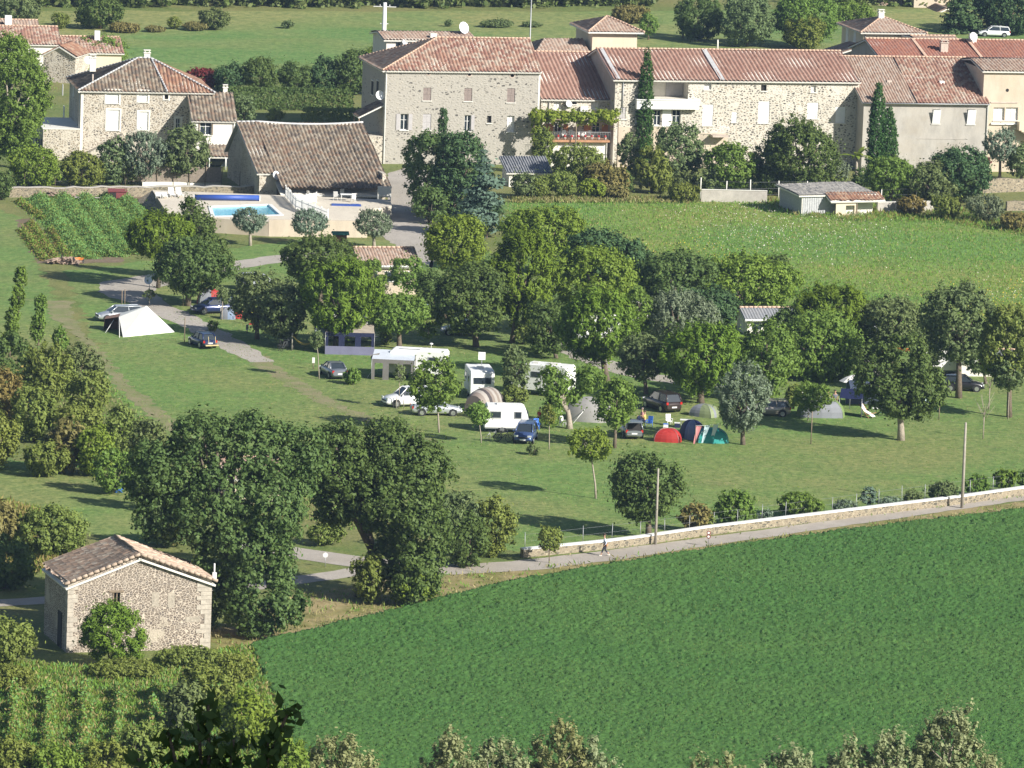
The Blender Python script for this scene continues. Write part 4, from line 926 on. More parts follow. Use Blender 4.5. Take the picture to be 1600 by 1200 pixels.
def top_right():
    fr = FT; Y0 = 0
    h = house('tall_cream_house', fr, 'tall cream house with a grey side, cut off by the top edge at right')
    a, _ = fr.Y(1427, 30, Y0); b = fr.Y(1490, 30, Y0)[0]; mb = MB(); wall_holes(mb, a, b, 0, 14, Y0, []); sidewalls(mb, a, b, Y0, Y0 + 9, 0, 14); mb.build('wall', M['cream'], h)
    tiled('tile_pale', h, [(a - .4, -.4, 13.9), (b + .4, -.4, 13.9), (b + .4, 4.5, 15.5), (a - .4, 4.5, 15.5)], (a - .4, -.4, 13.9), (b + .4, -.4, 13.9), seg=4); tiled('tile_pale', h, [(b + .4, 9.4, 13.9), (a - .4, 9.4, 13.9), (a - .4, 4.5, 15.5), (b + .4, 4.5, 15.5)], (b + .4, 9.4, 13.9), (a - .4, 9.4, 13.9), seg=4)
    for pxx, pyy in ((1416, 8), (1414, 32), (1404, 30)):
        y, z = fr.X(pxx, pyy, a); mb = MB(); mb.box((a - .02, y, z), (.06, 1.0, 1.4)); mb.build('window', M['curtain'], h)
    Y1 = -6; a1, _ = fr.Y(1446, 30, Y1); b1 = fr.Y(1512, 30, Y1)[0]; z1 = fr.Y(1448, 28, Y1)[1]; zt = z1 + 1.6
    mb = MB(); wall_holes(mb, a1, b1, 0, z1, Y1, [], top=[((a1 + b1) / 2, zt)]); sidewalls(mb, a1, b1, Y1, -.02, 0, z1, back=False); mb.build('front_wing', M['cream'], h)
    for P in ([(a1 - .4, Y1 - .4, z1 - .2), (a1 - .4, 0, z1 - .2), ((a1 + b1) / 2, 0, zt), ((a1 + b1) / 2, Y1 - .4, zt)], [(b1 + .4, 0, z1 - .2), (b1 + .4, Y1 - .4, z1 - .2), ((a1 + b1) / 2, Y1 - .4, zt), ((a1 + b1) / 2, 0, zt)]): tiled('tile_pale', h, P, P[0], P[1], seg=4, name='wing_roof')
    y, z = fr.X(1442, 38, a1); mb = MB(); mb.box((a1 - .02, y, z), (.06, 1.2, 1.8)); mb.build('door', M['dark'], h)
    Y2 = 2; c0 = fr.Y(1372, 12, Y2); c1 = fr.Y(1408, 12, Y2); P = [(c0[0], Y2, c0[1]), (a, Y2, c0[1] + .3), (a, Y2 + 5, c0[1] + 1.6), (c0[0], Y2 + 5, c0[1] + 1.3)]; tiled('tile_pale', h, P, P[0], P[1], seg=4, name='side_roof')
    mb = MB(); mb.box(((c0[0] + a) / 2 + .3, Y2 + 2.8, c0[1] / 2 - .2), (a - c0[0] - .7, 4.6, c0[1] - .4)); mb.build('side_wing', M['creamy'], h)
top_right()
# --- left group
LF = Fr(G(124, 250), R(10))
def left_house():
    fr = LF; h = house('stone_house', fr, 'square rubble-stone house with a worn hipped tile roof and outside terrace, at upper left')
    ze = fr.Y(124, 140)[1]; x1 = fr.Y(330, 143)[0]; D = 12.5; rz_ = fr.Y(224, 91, D / 2)[1]; r0 = fr.Y(216, 88, D / 2 + .0)[0]; r1 = fr.Y(236, 92, D / 2)[0]
    wins = [((166, 142, 186, 161), 'shut', 'white'), ((216, 143, 231, 159), 'shut', 'white'), ((257, 148, 263, 155), 'hole', ''), ((167, 172, 187, 203), 'shut', 'white'), ((216, 175, 232, 203), 'shut', 'white'), ((274, 185, 282, 206), 'glass', '')]
    holes = [pxwin(fr, w[0]) for w in wins]; mb = MB(); wall_holes(mb, 0, x1, -.3, ze, 0, holes); sidewalls(mb, 0, x1, 0, D, -.3, ze); wl = mb.build('wall', M['stone_house'], h)
    mb = MB(); mb.box((.16, -.012, ze / 2), (.32, .03, ze)); mb.build('corner_stones', M['offwhite'], wl)
    for w, ho in zip(wins, holes):
        window(h, *ho, 0, w[1], w[2] or 'white')
        mb = MB(); a, b, c, d = ho; t = .22
        mb.box((a - t / 2, -.02, (c + d) / 2), (t, .05, d - c + .4)); mb.box((b + t / 2, -.02, (c + d) / 2), (t, .05, d - c + .4)); mb.box(((a + b) / 2, -.02, d + .12), (b - a, .05, .2)); mb.build('window_surround', M['whiterender'], wl)
    e = .4; FL = (-e, -e, ze - .1); FR_ = (x1 + e, -e, ze - .1); RL = (-e, D + e, ze - .1); RR = (x1 + e, D + e, ze - .1); RS = (r0, D / 2, rz_); RE = (r1, D / 2, rz_)
    xm = r1
    tiled('tile_old', h, [FL, (xm + 1.2, -e, ze - .1), RE, RS], FL, FR_); tiled('tile_rust', h, [(xm + 1.2, -e, ze - .1), FR_, RE], FL, FR_)
    tiled('tile_old', h, [RL, FL, RS], RL, FL); tiled('tile_rust', h, [FR_, RR, RE], FR_, RR); tiled('tile_old', h, [RR, RL, RS, RE], RR, RL, seg=4)
    up_ = Vector((0, 0, .07))
    for a, b in ((FL, RS), (RS, RE), (RL, RS), (RE, (xm + 1.2, -e, ze - .1)), (FR_, RE)): ridge(h, Vector(a) + up_, Vector(b) + up_, 'flash')
    a, z = fr.Y(145, 90, 8.5); chimney(h, a, 8.5, z - 1.6, z, .7, 'offwhite'); dish(h, a - .55, 8.2, z - .3, .5, .2)
    a, z = fr.Y(230, 83, D / 2 + .4); chimney(h, a, D / 2 + .6, z - 1.2, z, .7, 'offwhite')
    a, z = fr.Y(145, 116, 1.6); mb = MB(); mb.tube([(a, 1.6, z - 1.5), (a, 1.6, z)], .09, 8); mb.build('flue', M['brick'], h)
    pipe(h, [(-.1, .3, ze - .3), (-.1, .3, 2)], .06, 'white')
    # windows and door on the shaded side
    for (pxx, pyy, w_, h_) in ((98, 140, 1.0, 1.3), (115, 142, .8, 1.3)):
        y, z = fr.X(pxx, pyy, 0); mb = MB(); mb.box((-.02, y, z), (.06, w_, h_)); mb.build('window', M['curtain'], h)
    y, z = fr.X(100, 180, 0); mb = MB(); mb.box((-.02, y, z), (.06, 1.2, 2.2)); mb.build('door', M['curtain'], h)
    # stone terrace with an arch at the left, and ramp
    tz = fr.Y(124, 202)[1]; tx = fr.Y(66, 240, 0)[0]; mb = MB()
    ar = [(tx, -.5 + 1.0), (tx, 0)]
    mb.box((tx / 2 - .01, 5, tz / 2), (-tx - .02, 11, tz)); o = mb.build('terrace', M['stone_house'], h)
    mb = MB(); mb.box((tx / 2, 5, tz + .05), (-tx + .1, 11.1, .1)); mb.build('terrace_floor', M['offwhite'], o)
    for yy in (1.2, 4.0, 6.8):
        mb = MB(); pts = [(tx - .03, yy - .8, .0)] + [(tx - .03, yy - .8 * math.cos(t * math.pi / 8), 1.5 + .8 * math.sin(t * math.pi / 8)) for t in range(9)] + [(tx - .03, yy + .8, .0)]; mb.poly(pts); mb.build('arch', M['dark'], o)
    mb = MB(); L = fr.Y(190, 215)[0]
    mb.poly([(0, -1.6, 0), (L, -1.6, 0), (L, -1.6, tz * .9), (0, -1.6, tz * .15)]); mb.poly([(0, -1.6, tz * .15), (L, -1.6, tz * .9), (L, -.02, tz * .9), (0, -.02, tz * .15)]); mb.poly([(0, -1.6, 0), (0, -1.6, tz * .15), (0, -.02, tz * .15), (0, -.02, 0)]); mb.poly([(L, -1.6, 0), (L, -.02, 0), (L, -.02, tz * .9), (L, -1.6, tz * .9)]); mb.build('stair_ramp', M['stone_house'], h)
    # annex projecting towards the camera
    ay = -4.2; a0, za = fr.Y(303, 187, ay); a1 = fr.Y(367, 187, ay)[0]; zt = fr.Y(300, 146, 0)[1]
    w = pxwin(fr, (312, 190, 331, 211), ay); mb = MB(); wall_holes(mb, a0, a1, -.2, za, ay, [w]); sidewalls(mb, a0, a1, ay, 2.5, -.2, za, back=False)
    for xx in (a0, a1): mb.poly([(xx, ay, za), (xx, 2.5, za), (xx, 2.5, zt), (xx, .0, zt)])
    an = mb.build('annex', M['whiterender'], h); window(h, *w, ay, 'glass', 'white')
    mb = MB(); a, b, c, d = w; mb.box(((a + b) / 2, ay - .02, d + .1), (b - a + .3, .06, .18)); mb.box((a - .08, ay - .02, (c + d) / 2), (.14, .06, d - c)); mb.box((b + .08, ay - .02, (c + d) / 2), (.14, .06, d - c)); mb.build('wood_surround', M['wood'], an)
    P = [(a0 - .3, ay - .35, za - .1), (a1 + .3, ay - .35, za - .1), (a1 + .3, .6, zt + .15), (a0 - .3, .6, zt + .15)]; tiled('tile_old', h, P, P[0], P[1], name='annex_roof')
    c, z = fr.Y(352, 137, .8); chimney(h, c, .8, z - 1, z, .5, 'offwhite'); pipe(h, [(a1 - .05, ay - .15, za), (a1 - .05, ay - .15, 0)], .05, 'white')
    y2 = ay - 3.2; z2 = fr.Y(340, 226, ay)[1]; z3 = z2 - 1.0; b0 = fr.Y(326, 243, y2)[0]; b1 = fr.Y(376, 243, y2)[0]
    P = [(b0, y2, z3), (b1, y2, z3), (b1, ay - .02, z2), (b0, ay - .02, z2)]; o = tiled('tile_old', h, P, P[0], P[1], name='porch_roof', seg=4)
    mb = MB()
    for xx in (b0 + .1, b0 + 2, b1 - .1): mb.tube([(xx, y2 + .1, 0), (xx, y2 + .1, z3 - .1)], .08)
    mb.build('post', M['white'], o)
    w = pxwin(fr, (326, 250, 360, 268), ay - .4); mb = MB(); mb.box(((w[0] + w[1]) / 2, ay - .15, 1.1), (w[1] - w[0], .06, 2.2)); mb.build('glass_door', M['glass'], h)
left_house()
BF = Fr(G(441, 318), R(13))
def open_barn():
    fr = BF; h = house('open_barn', fr, 'old barn turned porch with a huge sagging mottled tile roof, beside the swimming pool', 'barn')
    ze = fr.Y(441, 290)[1]; x1 = fr.Y(607, 294)[0]; D = 16.5; zt = fr.Y(388, 191, D)[1]; zt = (zt + fr.Y(562, 191, D)[1]) / 2
    xl = fr.Y(405, 270, 3.4)[0]; zl = ze + (zt - ze) * (3.4 / D)
    E = .5
    def slope(y): return ze + (zt - ze) * (y / D)
    P = [(-.2, -E, slope(-E)), (x1 + .3, -E, slope(-E)), (x1 + .3, D, zt), (-.2, D, zt)]
    tiled('tile_old', h, P, P[0], P[1], sag=.55, amp=.09, pitch=.43)
    P = [(xl - .3, 3.1, slope(3.1)), (-.2, 3.1, slope(3.1)), (-.2, D, zt), (xl - .3, D, zt)]; tiled('tile_old', h, P, P[0], P[1], amp=.09, pitch=.43)
    P = [(x1 + .3, D + 7, ze + 1), (xl - .3, D + 7, ze + 1), (xl - .3, D, zt), (x1 + .3, D, zt)]; tiled('tile_old', h, P, P[0], P[1], seg=4)
    ridge(h, (xl - .3, D, zt), (-.2, D, zt + .05), 'flash'); 
    mb = MB(); n = 24
    pts = [(-.2 + (x1 + .5) * i / n, D, zt + .06 - .275 * math.sin(math.pi * i / n)) for i in range(n + 1)]; mb.tube(pts, .13, 7); mb.build('ridge_tiles', M['flash'], h)
    mb = MB(); mb.box((xl + .2, (3.4 + D) / 2 + 3, zl / 2), (.4, D + 3, zl)); mb.poly([(xl, 3.4, zl), (xl, D + 6, ze + 1), (xl, D, zt - .3)]); mb.box((xl / 2, 3.6, zl / 2), (-xl, .4, zl)); mb.box((x1 - .2, 9, ze / 2 + .6), (.4, 15, ze + 1.2)); mb.box(((x1) / 2, 5.2, ze / 2 + .4), (x1 - .8, .4, ze + .8)); mb.build('wall', M['stone_house'], h)
    for pxx in (424, 451, 534, 592):
        x = fr.Y(pxx, 305, .1)[0]
        if x < 0.05: continue
        mb = MB(); mb.box((x, .1, (ze - .3) / 2), (.42, .42, ze - .3)); mb.build('column', M['whiterender'], h)
    mb = MB(); mb.box((x1 / 2, .1, ze - .28), (x1, .22, .26)); mb.build('beam', M['wood'], h)
    for (a, b) in ((470, 484), (488, 514), (538, 545)):
        p = pxwin(fr, (a, 292, b, 317), 4.95); mb = MB(); mb.box(((p[0] + p[1]) / 2, 4.97, 1.1), (p[1] - p[0], .06, 2.1)); mb.build('inner_door', M['curtain'] if a < 500 else M['concrete'], h)
    a, z = fr.Y(430, 274, 3.2); dish(h, a, 3.0, z, .5, .5)
open_barn()
# small sheds -----------------------------------------------------------
SF = Fr(G(795, 292), R(13))
def small_shed():
    fr = SF; h = house('garden_shed', fr, 'small white shed with a dark corrugated roof among the bushes below the big house', 'shed')
    ze = fr.Y(800, 269)[1]; x1 = fr.Y(858, 270)[0]; zt = fr.Y(800, 244, 3.6)[1]; w = pxwin(fr, (801, 271, 836, 284)); mb = MB()
    wall_holes(mb, 0, x1, -.2, ze, 0, [w]); sidewalls(mb, 0, x1, 0, 3.6, -.2, ze); mb.build('wall', M['whiterender'], h)
    mb = MB(); mb.box(((w[0] + w[1]) / 2, .3, (w[2] + w[3]) / 2), (w[1] - w[0], .05, w[3] - w[2])); mb.build('opening', M['dark'], h)
    mb = MB(); mb.box(((w[0] + w[1]) / 2, -.02, w[3] + .08), (w[1] - w[0] + .3, .08, .16)); mb.build('lintel', M['wood'], h)
    P = [(-.4, -.4, ze), (x1 + .4, -.4, ze), (x1 + .4, 3.9, zt), (-.4, 3.9, zt)]; tiled('tile_grey', h, P, P[0], P[1], pitch=.3, step=0)
small_shed()
S2 = Fr(G(1300, 337), R(24))
def old_shed():
    fr = S2; h = house('old_shed', fr, 'tumbledown shed with grey sheet roof and rusty tiled porch at the edge of the meadow', 'shed')
    L = 5.2; D = 5.6; z = fr.Y(1240, 296, 4.0)[1]
    x0 = fr.Y(1236, 330, 3)[0]; x1 = fr.Y(1355, 310, 3)[0]
    zz = 2.3
    mb = MB(); mb.box(((x0 + x1) / 2 - .2, 3.4, zz / 2), (x1 - x0 - .6, D, zz)); mb.build('wall', M['whiterender'], h)
    mb = MB()
    for i in range(16): mb.box((x0 + .35 + i * .28, .57, zz / 2 - .05), (.24, .05, zz - .1))
    for i in range(18): mb.box((x0 + .08, .8 + i * .3, zz / 2 - .05), (.05, .26, zz - .1))
    mb.build('plank_side', flat('bluish_planks', (.42, .43, .44), .8, .25, 6), h)
    P = [(x0 - .4, .3, zz + .05), (x1 - .2, .3, zz + .05), (x1 - .2, 6.6, zz + .55), (x0 - .4, 6.6, zz + .55)]; o = tiled('tile_grey', h, P, P[0], P[1], pitch=.2, amp=.025, step=0); o.data.materials[0] = flat('weathered_sheet', (.40, .375, .34), .85, .25, 1.5)
    p0 = fr.Y(1296, 310, -.3)[0]
    P = [(p0 - .1, -1.0, 1.75), (x1 + .3, -1.0, 1.75), (x1 + .3, .9, 2.5), (p0 - .1, .9, 2.5)]; tiled('tile_rust', h, P, P[0], P[1], name='porch_roof', ragged=.3)
    mb = MB(); a = fr.Y(1306, 330, -.7)[0]; b = fr.Y(1337, 330, -.7)[0]; wall_holes(mb, a, b, -.1, 1.65, -.7, [(a + (b - a) * .5, b - .15, .2, 1.2)]); mb.build('porch_wall', M['creamy'], h)
    mb = MB(); mb.box((b + .1, -.7, .8), (.12, .12, 1.7)); mb.build('post', M['wood'], h)
old_shed()
# roofs at far left ------------------------------------------------------
F1 = Fr(G(95, 110).xy.to_3d() + Vector((0, 0, 0)), R(10))
h, x0, x1, ze, rz_ = gable_house('terracotta_house', 'wide white house with terracotta roof behind the plane tree, leftmost in the photo', F1, 0, (-40, 66), (92, 67), (40, 41), 10, 'whiterender', 'tile_mix')
h, x0, x1, ze, rz_ = gable_house('far_left_house', 'house with a white chimney peeping over the leftmost terracotta roof', F1, 22, (-40, 46), (60, 46), (20, 31), 9, 'whiterender', 'tile_pale')
a, z = F1.Y(13, 24, 24); chimney(h, a, 24, z - 2, z, .9, 'white', False)
h, x0, x1, ze, rz_ = gable_house('skylight_house', 'terracotta-roofed house with a skylight and tall white chimney, behind the stone house', F1, 3, (100, 80), (190, 82), (120, 57), 10, 'creamy', 'tile_mix')
a, z = F1.Y(152, 48, 7); chimney(h, a, 7, z - 2.5, z, .7, 'white', False)
yy = 5.2; a, z = F1.Y(117, 72, yy); mb = MB(); mb.box((a, yy, z + .1), (1.7, 2.6, .1), rx=math.atan2(rz_ - ze, 5)); mb.build('skylight', M['glass'], h)
def gable_barn():
    fr = Fr(G(70, 128), R(-12)); h = house('small_stone_barn', fr, 'little stone building with tiled gable between the plane tree and the stone house', 'barn')
    a, z = fr.Y(68, 84); b, _ = fr.Y(118, 84); k = fr.Y(91, 72)[1]; mb = MB(); wall_holes(mb, a, b, -.2, z, 0, [], top=[((a + b) / 2, k)]); sidewalls(mb, a, b, 0, 6, -.2, z); mb.build('wall', M['stone_house'], h)
    m_ = (a + b) / 2
    for P in ([(a - .3, 6, z - .15), (a - .3, -.3, z - .15), (m_, -.3, k + .1), (m_, 6, k + .1)], [(b + .3, -.3, z - .15), (b + .3, 6, z - .15), (m_, 6, k + .1), (m_, -.3, k + .1)]): tiled('tile_rust', h, P, P[0], P[1], seg=4)
gable_barn()
# ------------------------------------------------------------------ the barn in the foreground
NF = Fr(G(104, 1020), R(17.4))
def near_barn():
    fr = NF; h = house('stone_barn', fr, 'dark rubble-stone barn with pale corner stones and a low gable, in the left foreground', 'barn')
    zl = fr.Y(107, 909)[1]; x1, zr = fr.Y(331, 903); xp, zp = fr.Y(215, 868); D = 7.2; ze = (zl + zr) / 2; xp = x1 * .49
    w = pxwin(fr, (175, 926, 188, 947)); mb = MB(); wall_holes(mb, 0, x1, -.6, ze, 0, [w], top=[(xp, zp)]); sidewalls(mb, 0, x1, 0, D, -.6, ze); mb.poly([(0, D, ze), (x1, D, ze), (xp, D, zp)]); wl = mb.build('wall', M['stone_barn'], h)
    rnd = random.Random(8); q = MB(); q2 = MB()
    z = -.6
    while z < ze - .2:
        hh = rnd.uniform(.28, .42); L = rnd.choice((.45, .75)); q.box((L / 2 - .02, -.008, z + hh / 2), (L, .05, hh - .02)); L = rnd.choice((.5, .8, 1.1)); q2.box((x1 - L / 2 + .02, -.008, z + hh / 2), (L, .05, hh - .02)); q.box((-.008, .3, z + hh / 2), (.05, rnd.choice((.4, .7)), hh - .02)); z += hh
    q2.build('corner_stones', flat('dressed_limestone', (.47, .42, .35), .9, .25, 3, bmp=.4), wl); q.build('corner_stones', flat('dressed_limestone', (.47, .42, .35), .9, .25, 3, bmp=.4), wl)
    for r in ((237, 925, 249, 948), (262, 926, 273, 949), (290, 963, 312, 972)):
        q = MB(); p = pxwin(fr, r); q.box(((p[0] + p[1]) / 2, -.002, (p[2] + p[3]) / 2), (p[1] - p[0], .03, p[3] - p[2]))
        q.build('patched_stone', flat('pale_patch', (.42, .37, .30), .9, .35, 5, bmp=.5), wl)
    a, b, c, d = w; mb = MB(); mb.box(((a + b) / 2, .3, (c + d) / 2), (b - a, .06, d - c)); o = mb.build('window', M['dark'], h)
    mb = MB(); mb.box((a + .1, .1, (c + d) / 2), (.1, .1, d - c)); mb.box((a + (b - a) * .62, .12, (c + d) / 2), (.08, .08, d - c)); mb.build('frame', M['wood'], o)
    mb = MB(); mb.box(((a + b) / 2, -.02, d + .1), (b - a + .5, .06, .16)); mb.build('lintel', M['wood'], wl)
    y, z = fr.X(94, 985, 0); mb = MB(); mb.box((-.02, 2.2, 1.3), (.06, 1.2, 2.6)); mb.build('doorway', M['dark'], h)
    up_ = .1; e = .35
    P = [(-e, D + .2, ze - .2), (-e, -.25, ze - .2), (xp, -.25, zp + up_), (xp, D + .2, zp + up_)]; tiled('tile_barn', h, P, P[0], P[1], sag=.12, pitch=.30, course=.36, ragged=.35)
    P = [(x1 + e, -.25, ze - .2), (x1 + e, D + .2, ze - .2), (xp, D + .2, zp + up_), (xp, -.25, zp + up_)]; tiled('tile_barn', h, P, P[0], P[1], sag=.1, pitch=.30, course=.36)
    mb = MB(); n = 12; mb.tube([(xp + random.uniform(-.04, .04), -.25 + (D + .4) * i / n, zp + up_ + .03 + random.uniform(-.04, .05)) for i in range(n + 1)], .10, 6); mb.build('ridge_tiles', M['wood'], h)
    for (xa, za, xb, zb) in ((-e, ze - .2, xp, zp + up_), (x1 + e, ze - .2, xp, zp + up_)): ridge(h, (xa, -.27, za + .05), (xb, -.27, zb + .05), 'tile_edge', .13, 'verge_tiles')
    mb = MB(); z = zr; mb.tube([(x1 + .25, .3, z - .3), (x1 + .25, .3, z + 1.0)], .06, 6); mb.box((x1 + .25, .25, z + .1), (.3, .15, .5)); mb.build('conduit', M['white'], h)
M['tile_edge'] = flat('verge_mortar', (.44, .34, .26), .9, .3, 4)
near_barn()
# ------------------------------------------------------------------ pool terrace, walls, fences
ZT = 1.3
def slab(mb, pts, z0, z1, m=0):
    n = len(pts)
    if sum(pts[i][0] * pts[(i + 1) % n][1] - pts[(i + 1) % n][0] * pts[i][1] for i in range(n)) < 0: pts = pts[::-1]
    mb.poly([(p[0], p[1], z1) for p in pts], m)
    for i in range(n):
        a, b = pts[i], pts[(i + 1) % n]; mb.poly([(a[0], a[1], z0), (b[0], b[1], z0), (b[0], b[1], z1), (a[0], a[1], z1)], m)
def pz(z, *pts): return [G(*p, z).xy for p in pts]
def pool():
    e = empty('pool_terrace', G(420, 372), 0, 'raised pale terrace holding the swimming pool in front of the old barn', 'terrace'); o = e.location
    out = pz(ZT, (238, 297), (610, 312), (612, 322), (560, 330), (574, 352), (420, 350), (330, 344), (262, 334))
    hole = pz(ZT, (331, 323), (419, 320), (437, 336), (336, 338))
    mb = MB(); L = lambda ps: [(p[0] - o.x, p[1] - o.y) for p in ps]
    # deck as four pieces round the pool
    O = L(out); Hh = L(hole)
    n = len(O)
    for i in range(n): mb.poly([(O[i][0], O[i][1], 0), (O[(i + 1) % n][0], O[(i + 1) % n][1], 0), (O[(i + 1) % n][0], O[(i + 1) % n][1], ZT), (O[i][0], O[i][1], ZT)])
    mb.poly([(*O[0], ZT), (*Hh[0], ZT), (*Hh[3], ZT), (*O[6], ZT), (*O[7], ZT)]); mb.poly([(*O[0], ZT), (*O[1], ZT), (*Hh[1], ZT), (*Hh[0], ZT)])
    mb.poly([(*O[1], ZT), (*O[2], ZT), (*O[3], ZT), (*O[4], ZT), (*O[5], ZT), (*Hh[2], ZT), (*Hh[1], ZT)]); mb.poly([(*O[5], ZT), (*O[6], ZT), (*Hh[3], ZT), (*Hh[2], ZT)])
    mb.build('deck', GM['sand'], e)
    mb = MB()
    for i in range(4): a, b = Hh[i], Hh[(i + 1) % 4]; mb.poly([(*a, ZT - .004), (*b, ZT - .004), (*b, .2), (*a, .2)])
    mb.poly([(*h, .2) for h in Hh]); mb.build('basin', flat('pool_tile', (.45, .72, .82), .4, .05), e)
    mt, nt, pb, _ = newmat('pool_water'); pb.inputs['Base Color'].default_value = (.10, .50, .66, 1); pb.inputs['Roughness'].default_value = .05; pb.inputs['Alpha'].default_value = .75; bump(nt, pb, noise(nt, coords(nt), 2.5), .3, .03)
    w = MB(); w.poly([(p[0], p[1], ZT - .12) for p in hole]); tag(w.build('water', mt), kind='structure')
    mb = MB(); c = [(Vector(h) - Vector(((Hh[0][0] + Hh[2][0]) / 2, (Hh[0][1] + Hh[2][1]) / 2))) for h in Hh]
    for i in range(4):
        a, b = Vector(Hh[i]), Vector(Hh[(i + 1) % 4]); d = (b - a); ang = math.atan2(d.y, d.x); m_ = (a + b) / 2; nn = Vector((-d.y, d.x)).normalized() * -.22
        ctr = Vector(((Hh[0][0] + Hh[2][0]) / 2, (Hh[0][1] + Hh[2][1]) / 2)); 
        if (m_ + nn - ctr).length < (m_ - ctr).length: nn = -nn
        mb.box((m_.x + nn.x, m_.y + nn.y, ZT + .03 + i * .002), (d.length + .4, .4, .06), ang)
    mb.build('coping', M['white'], e)
    # cream retaining wall along the front with low parapet
    for (a, b, h) in (((330, 344), (420, 350), .25), ((420, 350), (574, 352), .5)):
        A, B = G(*a, ZT), G(*b, ZT); d = B - A; mb = MB(); mb.box((((A + B) / 2).x - o.x, ((A + B) / 2).y - o.y - .12, (ZT + h) / 2), (d.length, .25, ZT + h), math.atan2(d.y, d.x)); mb.build('front_wall', M['cream'], e)
    # dark stone bank on the left
    A, B, C = G(238, 297, ZT), G(262, 334, ZT), G(207, 318, 0); mb = MB(); D_ = G(250, 336, 0)
    mb.poly([A - o, B - o, Vector((D_.x - o.x, D_.y - o.y, 0)), Vector((C.x - o.x, C.y - o.y, 0))]); mb.build('stone_bank', M['stone_wall'], e)
    # blue rolled pool cover
    A, B = G(304, 313, ZT), G(404, 314, ZT); c = empty('pool_cover', (A + B) / 2, math.atan2((B - A).y, (B - A).x), 'long blue rolled-up pool cover lying along the far side of the pool', 'pool cover'); l = (B - A).length
    mb = MB(); mb.tube([(-l / 2, 0, .34), (l / 2, 0, .34)], .30, 14); mb.build('roll', flat('blue_cover', (.03, .08, .34), .5, .1), c); mb = MB()
    for s in (-1, 1): mb.box((s * (l / 2 + .1), 0, .3), (.08, .5, .6)); 
    mb.build('bracket', M['white'], c)
    c = empty('blue_mat', G(541, 321, ZT), .05, 'flat bright blue cover sheet spread on the terrace under the barn roof edge', 'mat'); mb = MB(); mb.box((0, 0, .06), (3.2, 1.2, .1)); mb.box((1.0, .1, .13), (.8, .8, .05)); mb.build('sheet', flat('blue_cover', (.05, .13, .55)), c)
    for i, (x, y, lab) in enumerate(((247, 309, 'white sun lounger at the left end of the pool terrace, leftmost'), (257, 309, 'white sun lounger second from the left on the pool terrace'), (268, 307, 'white sun lounger with raised back, third from the left on the pool terrace'), (280, 307, 'white sun lounger with raised back nearest the blue pool cover'))):
        lounger(G(x, y, ZT), R(95 + i * 3), lab, .9 if i > 1 else .25)
    # white fence from the porch corner down to the right
    fence('white_fence', [G(446, 308, ZT), G(462, 326, ZT), G(512, 346, ZT)], 1.2, .16, 'white', 'white slatted plastic fence closing the pool terrace towards the porch', ZT)
    fence('white_fence', [G(462, 322, ZT), G(494, 316, ZT)], 1.0, .16, 'white', 'short white slatted fence running across in front of the barn porch', ZT)
    for x, y, lab, mt in ((525, 313, 'white plastic chair left of the column under the barn porch', 'white'), (552, 316, 'white plastic chair right of the column under the barn porch', 'white'), (484, 312, 'small pale chair behind the white fence under the barn porch', 'offwhite')): chair(G(x, y, ZT), R(x), mt, lab, name='plastic_chair')
    t = empty('porch_table', G(543, 314, ZT), .1, 'white table under the tiled roof of the old barn', 'table'); mb = MB(); mb.box((0, 0, .74), (1.6, .9, .05)); mb.build('table_top', M['white'], t)
    for sx in (-1, 1):
        for sy in (-1, 1): mb = MB(); mb.tube([(sx * .7, sy * .38, 0), (sx * .7, sy * .38, .72)], .03, 5); mb.build('leg', M['white'], t)
    t = empty('notice_board', G(600, 322), .1, 'pale notice board on two legs at the right corner of the barn porch', 'board'); mb = MB(); mb.box((0, 0, 1.7), (1.5, .06, 1.0)); mb.build('panel', M['offwhite'], t)
    for s in (-1, 1): mb = MB(); mb.tube([(s * .7, .02, 0), (s * .7, .02, 2.2)], .05, 5); mb.build('leg', M['white'], t)
    t = empty('playhouse', G(531, 380), .15, 'small brown wooden hut with a green roof on the lawn below the terrace', 'hut'); mb = MB(); mb.box((0, 0, .5), (1.35, .8, 1.0)); mb.build('wall', flat('red_brown_wood', (.22, .08, .05), .8, .2, 5), t)
    mb = MB(); mb.box((0, -.42, 1.12), (1.8, .75, .05), rx=R(24)); mb.box((0, .25, 1.12), (1.8, .75, .05), rx=R(-24)); mb.build('roof', flat('green_felt', (.03, .17, .12), .8, .15), t)
def lounger(p, rz, label, back=.5, mat='white'):
    e = empty('sun_lounger', p, rz, label, 'sun lounger', 'white sun loungers on the pool terrace'); mb = MB(); mb.box((-.3, 0, .3), (1.3, .6, .05)); mb.build('bed', M[mat], e)
    mb = MB(); L = .75; mb.tube([(.35, -.28, .3), (.35 + L * math.cos(back), -.28, .3 + L * math.sin(back))], .03, 5); mb.tube([(.35, .28, .3), (.35 + L * math.cos(back), .28, .3 + L * math.sin(back))], .03, 5)
    mb.poly([(.35, -.28, .32), (.35 + L * math.cos(back), -.28, .32 + L * math.sin(back)), (.35 + L * math.cos(back), .28, .32 + L * math.sin(back)), (.35, .28, .32)]); mb.build('backrest', M[mat], e)
    for sx in (-.85, .3):
        for sy in (-.26, .26): mb = MB(); mb.tube([(sx, sy, 0), (sx, sy, .3)], .03, 5); mb.build('leg', M[mat], e)
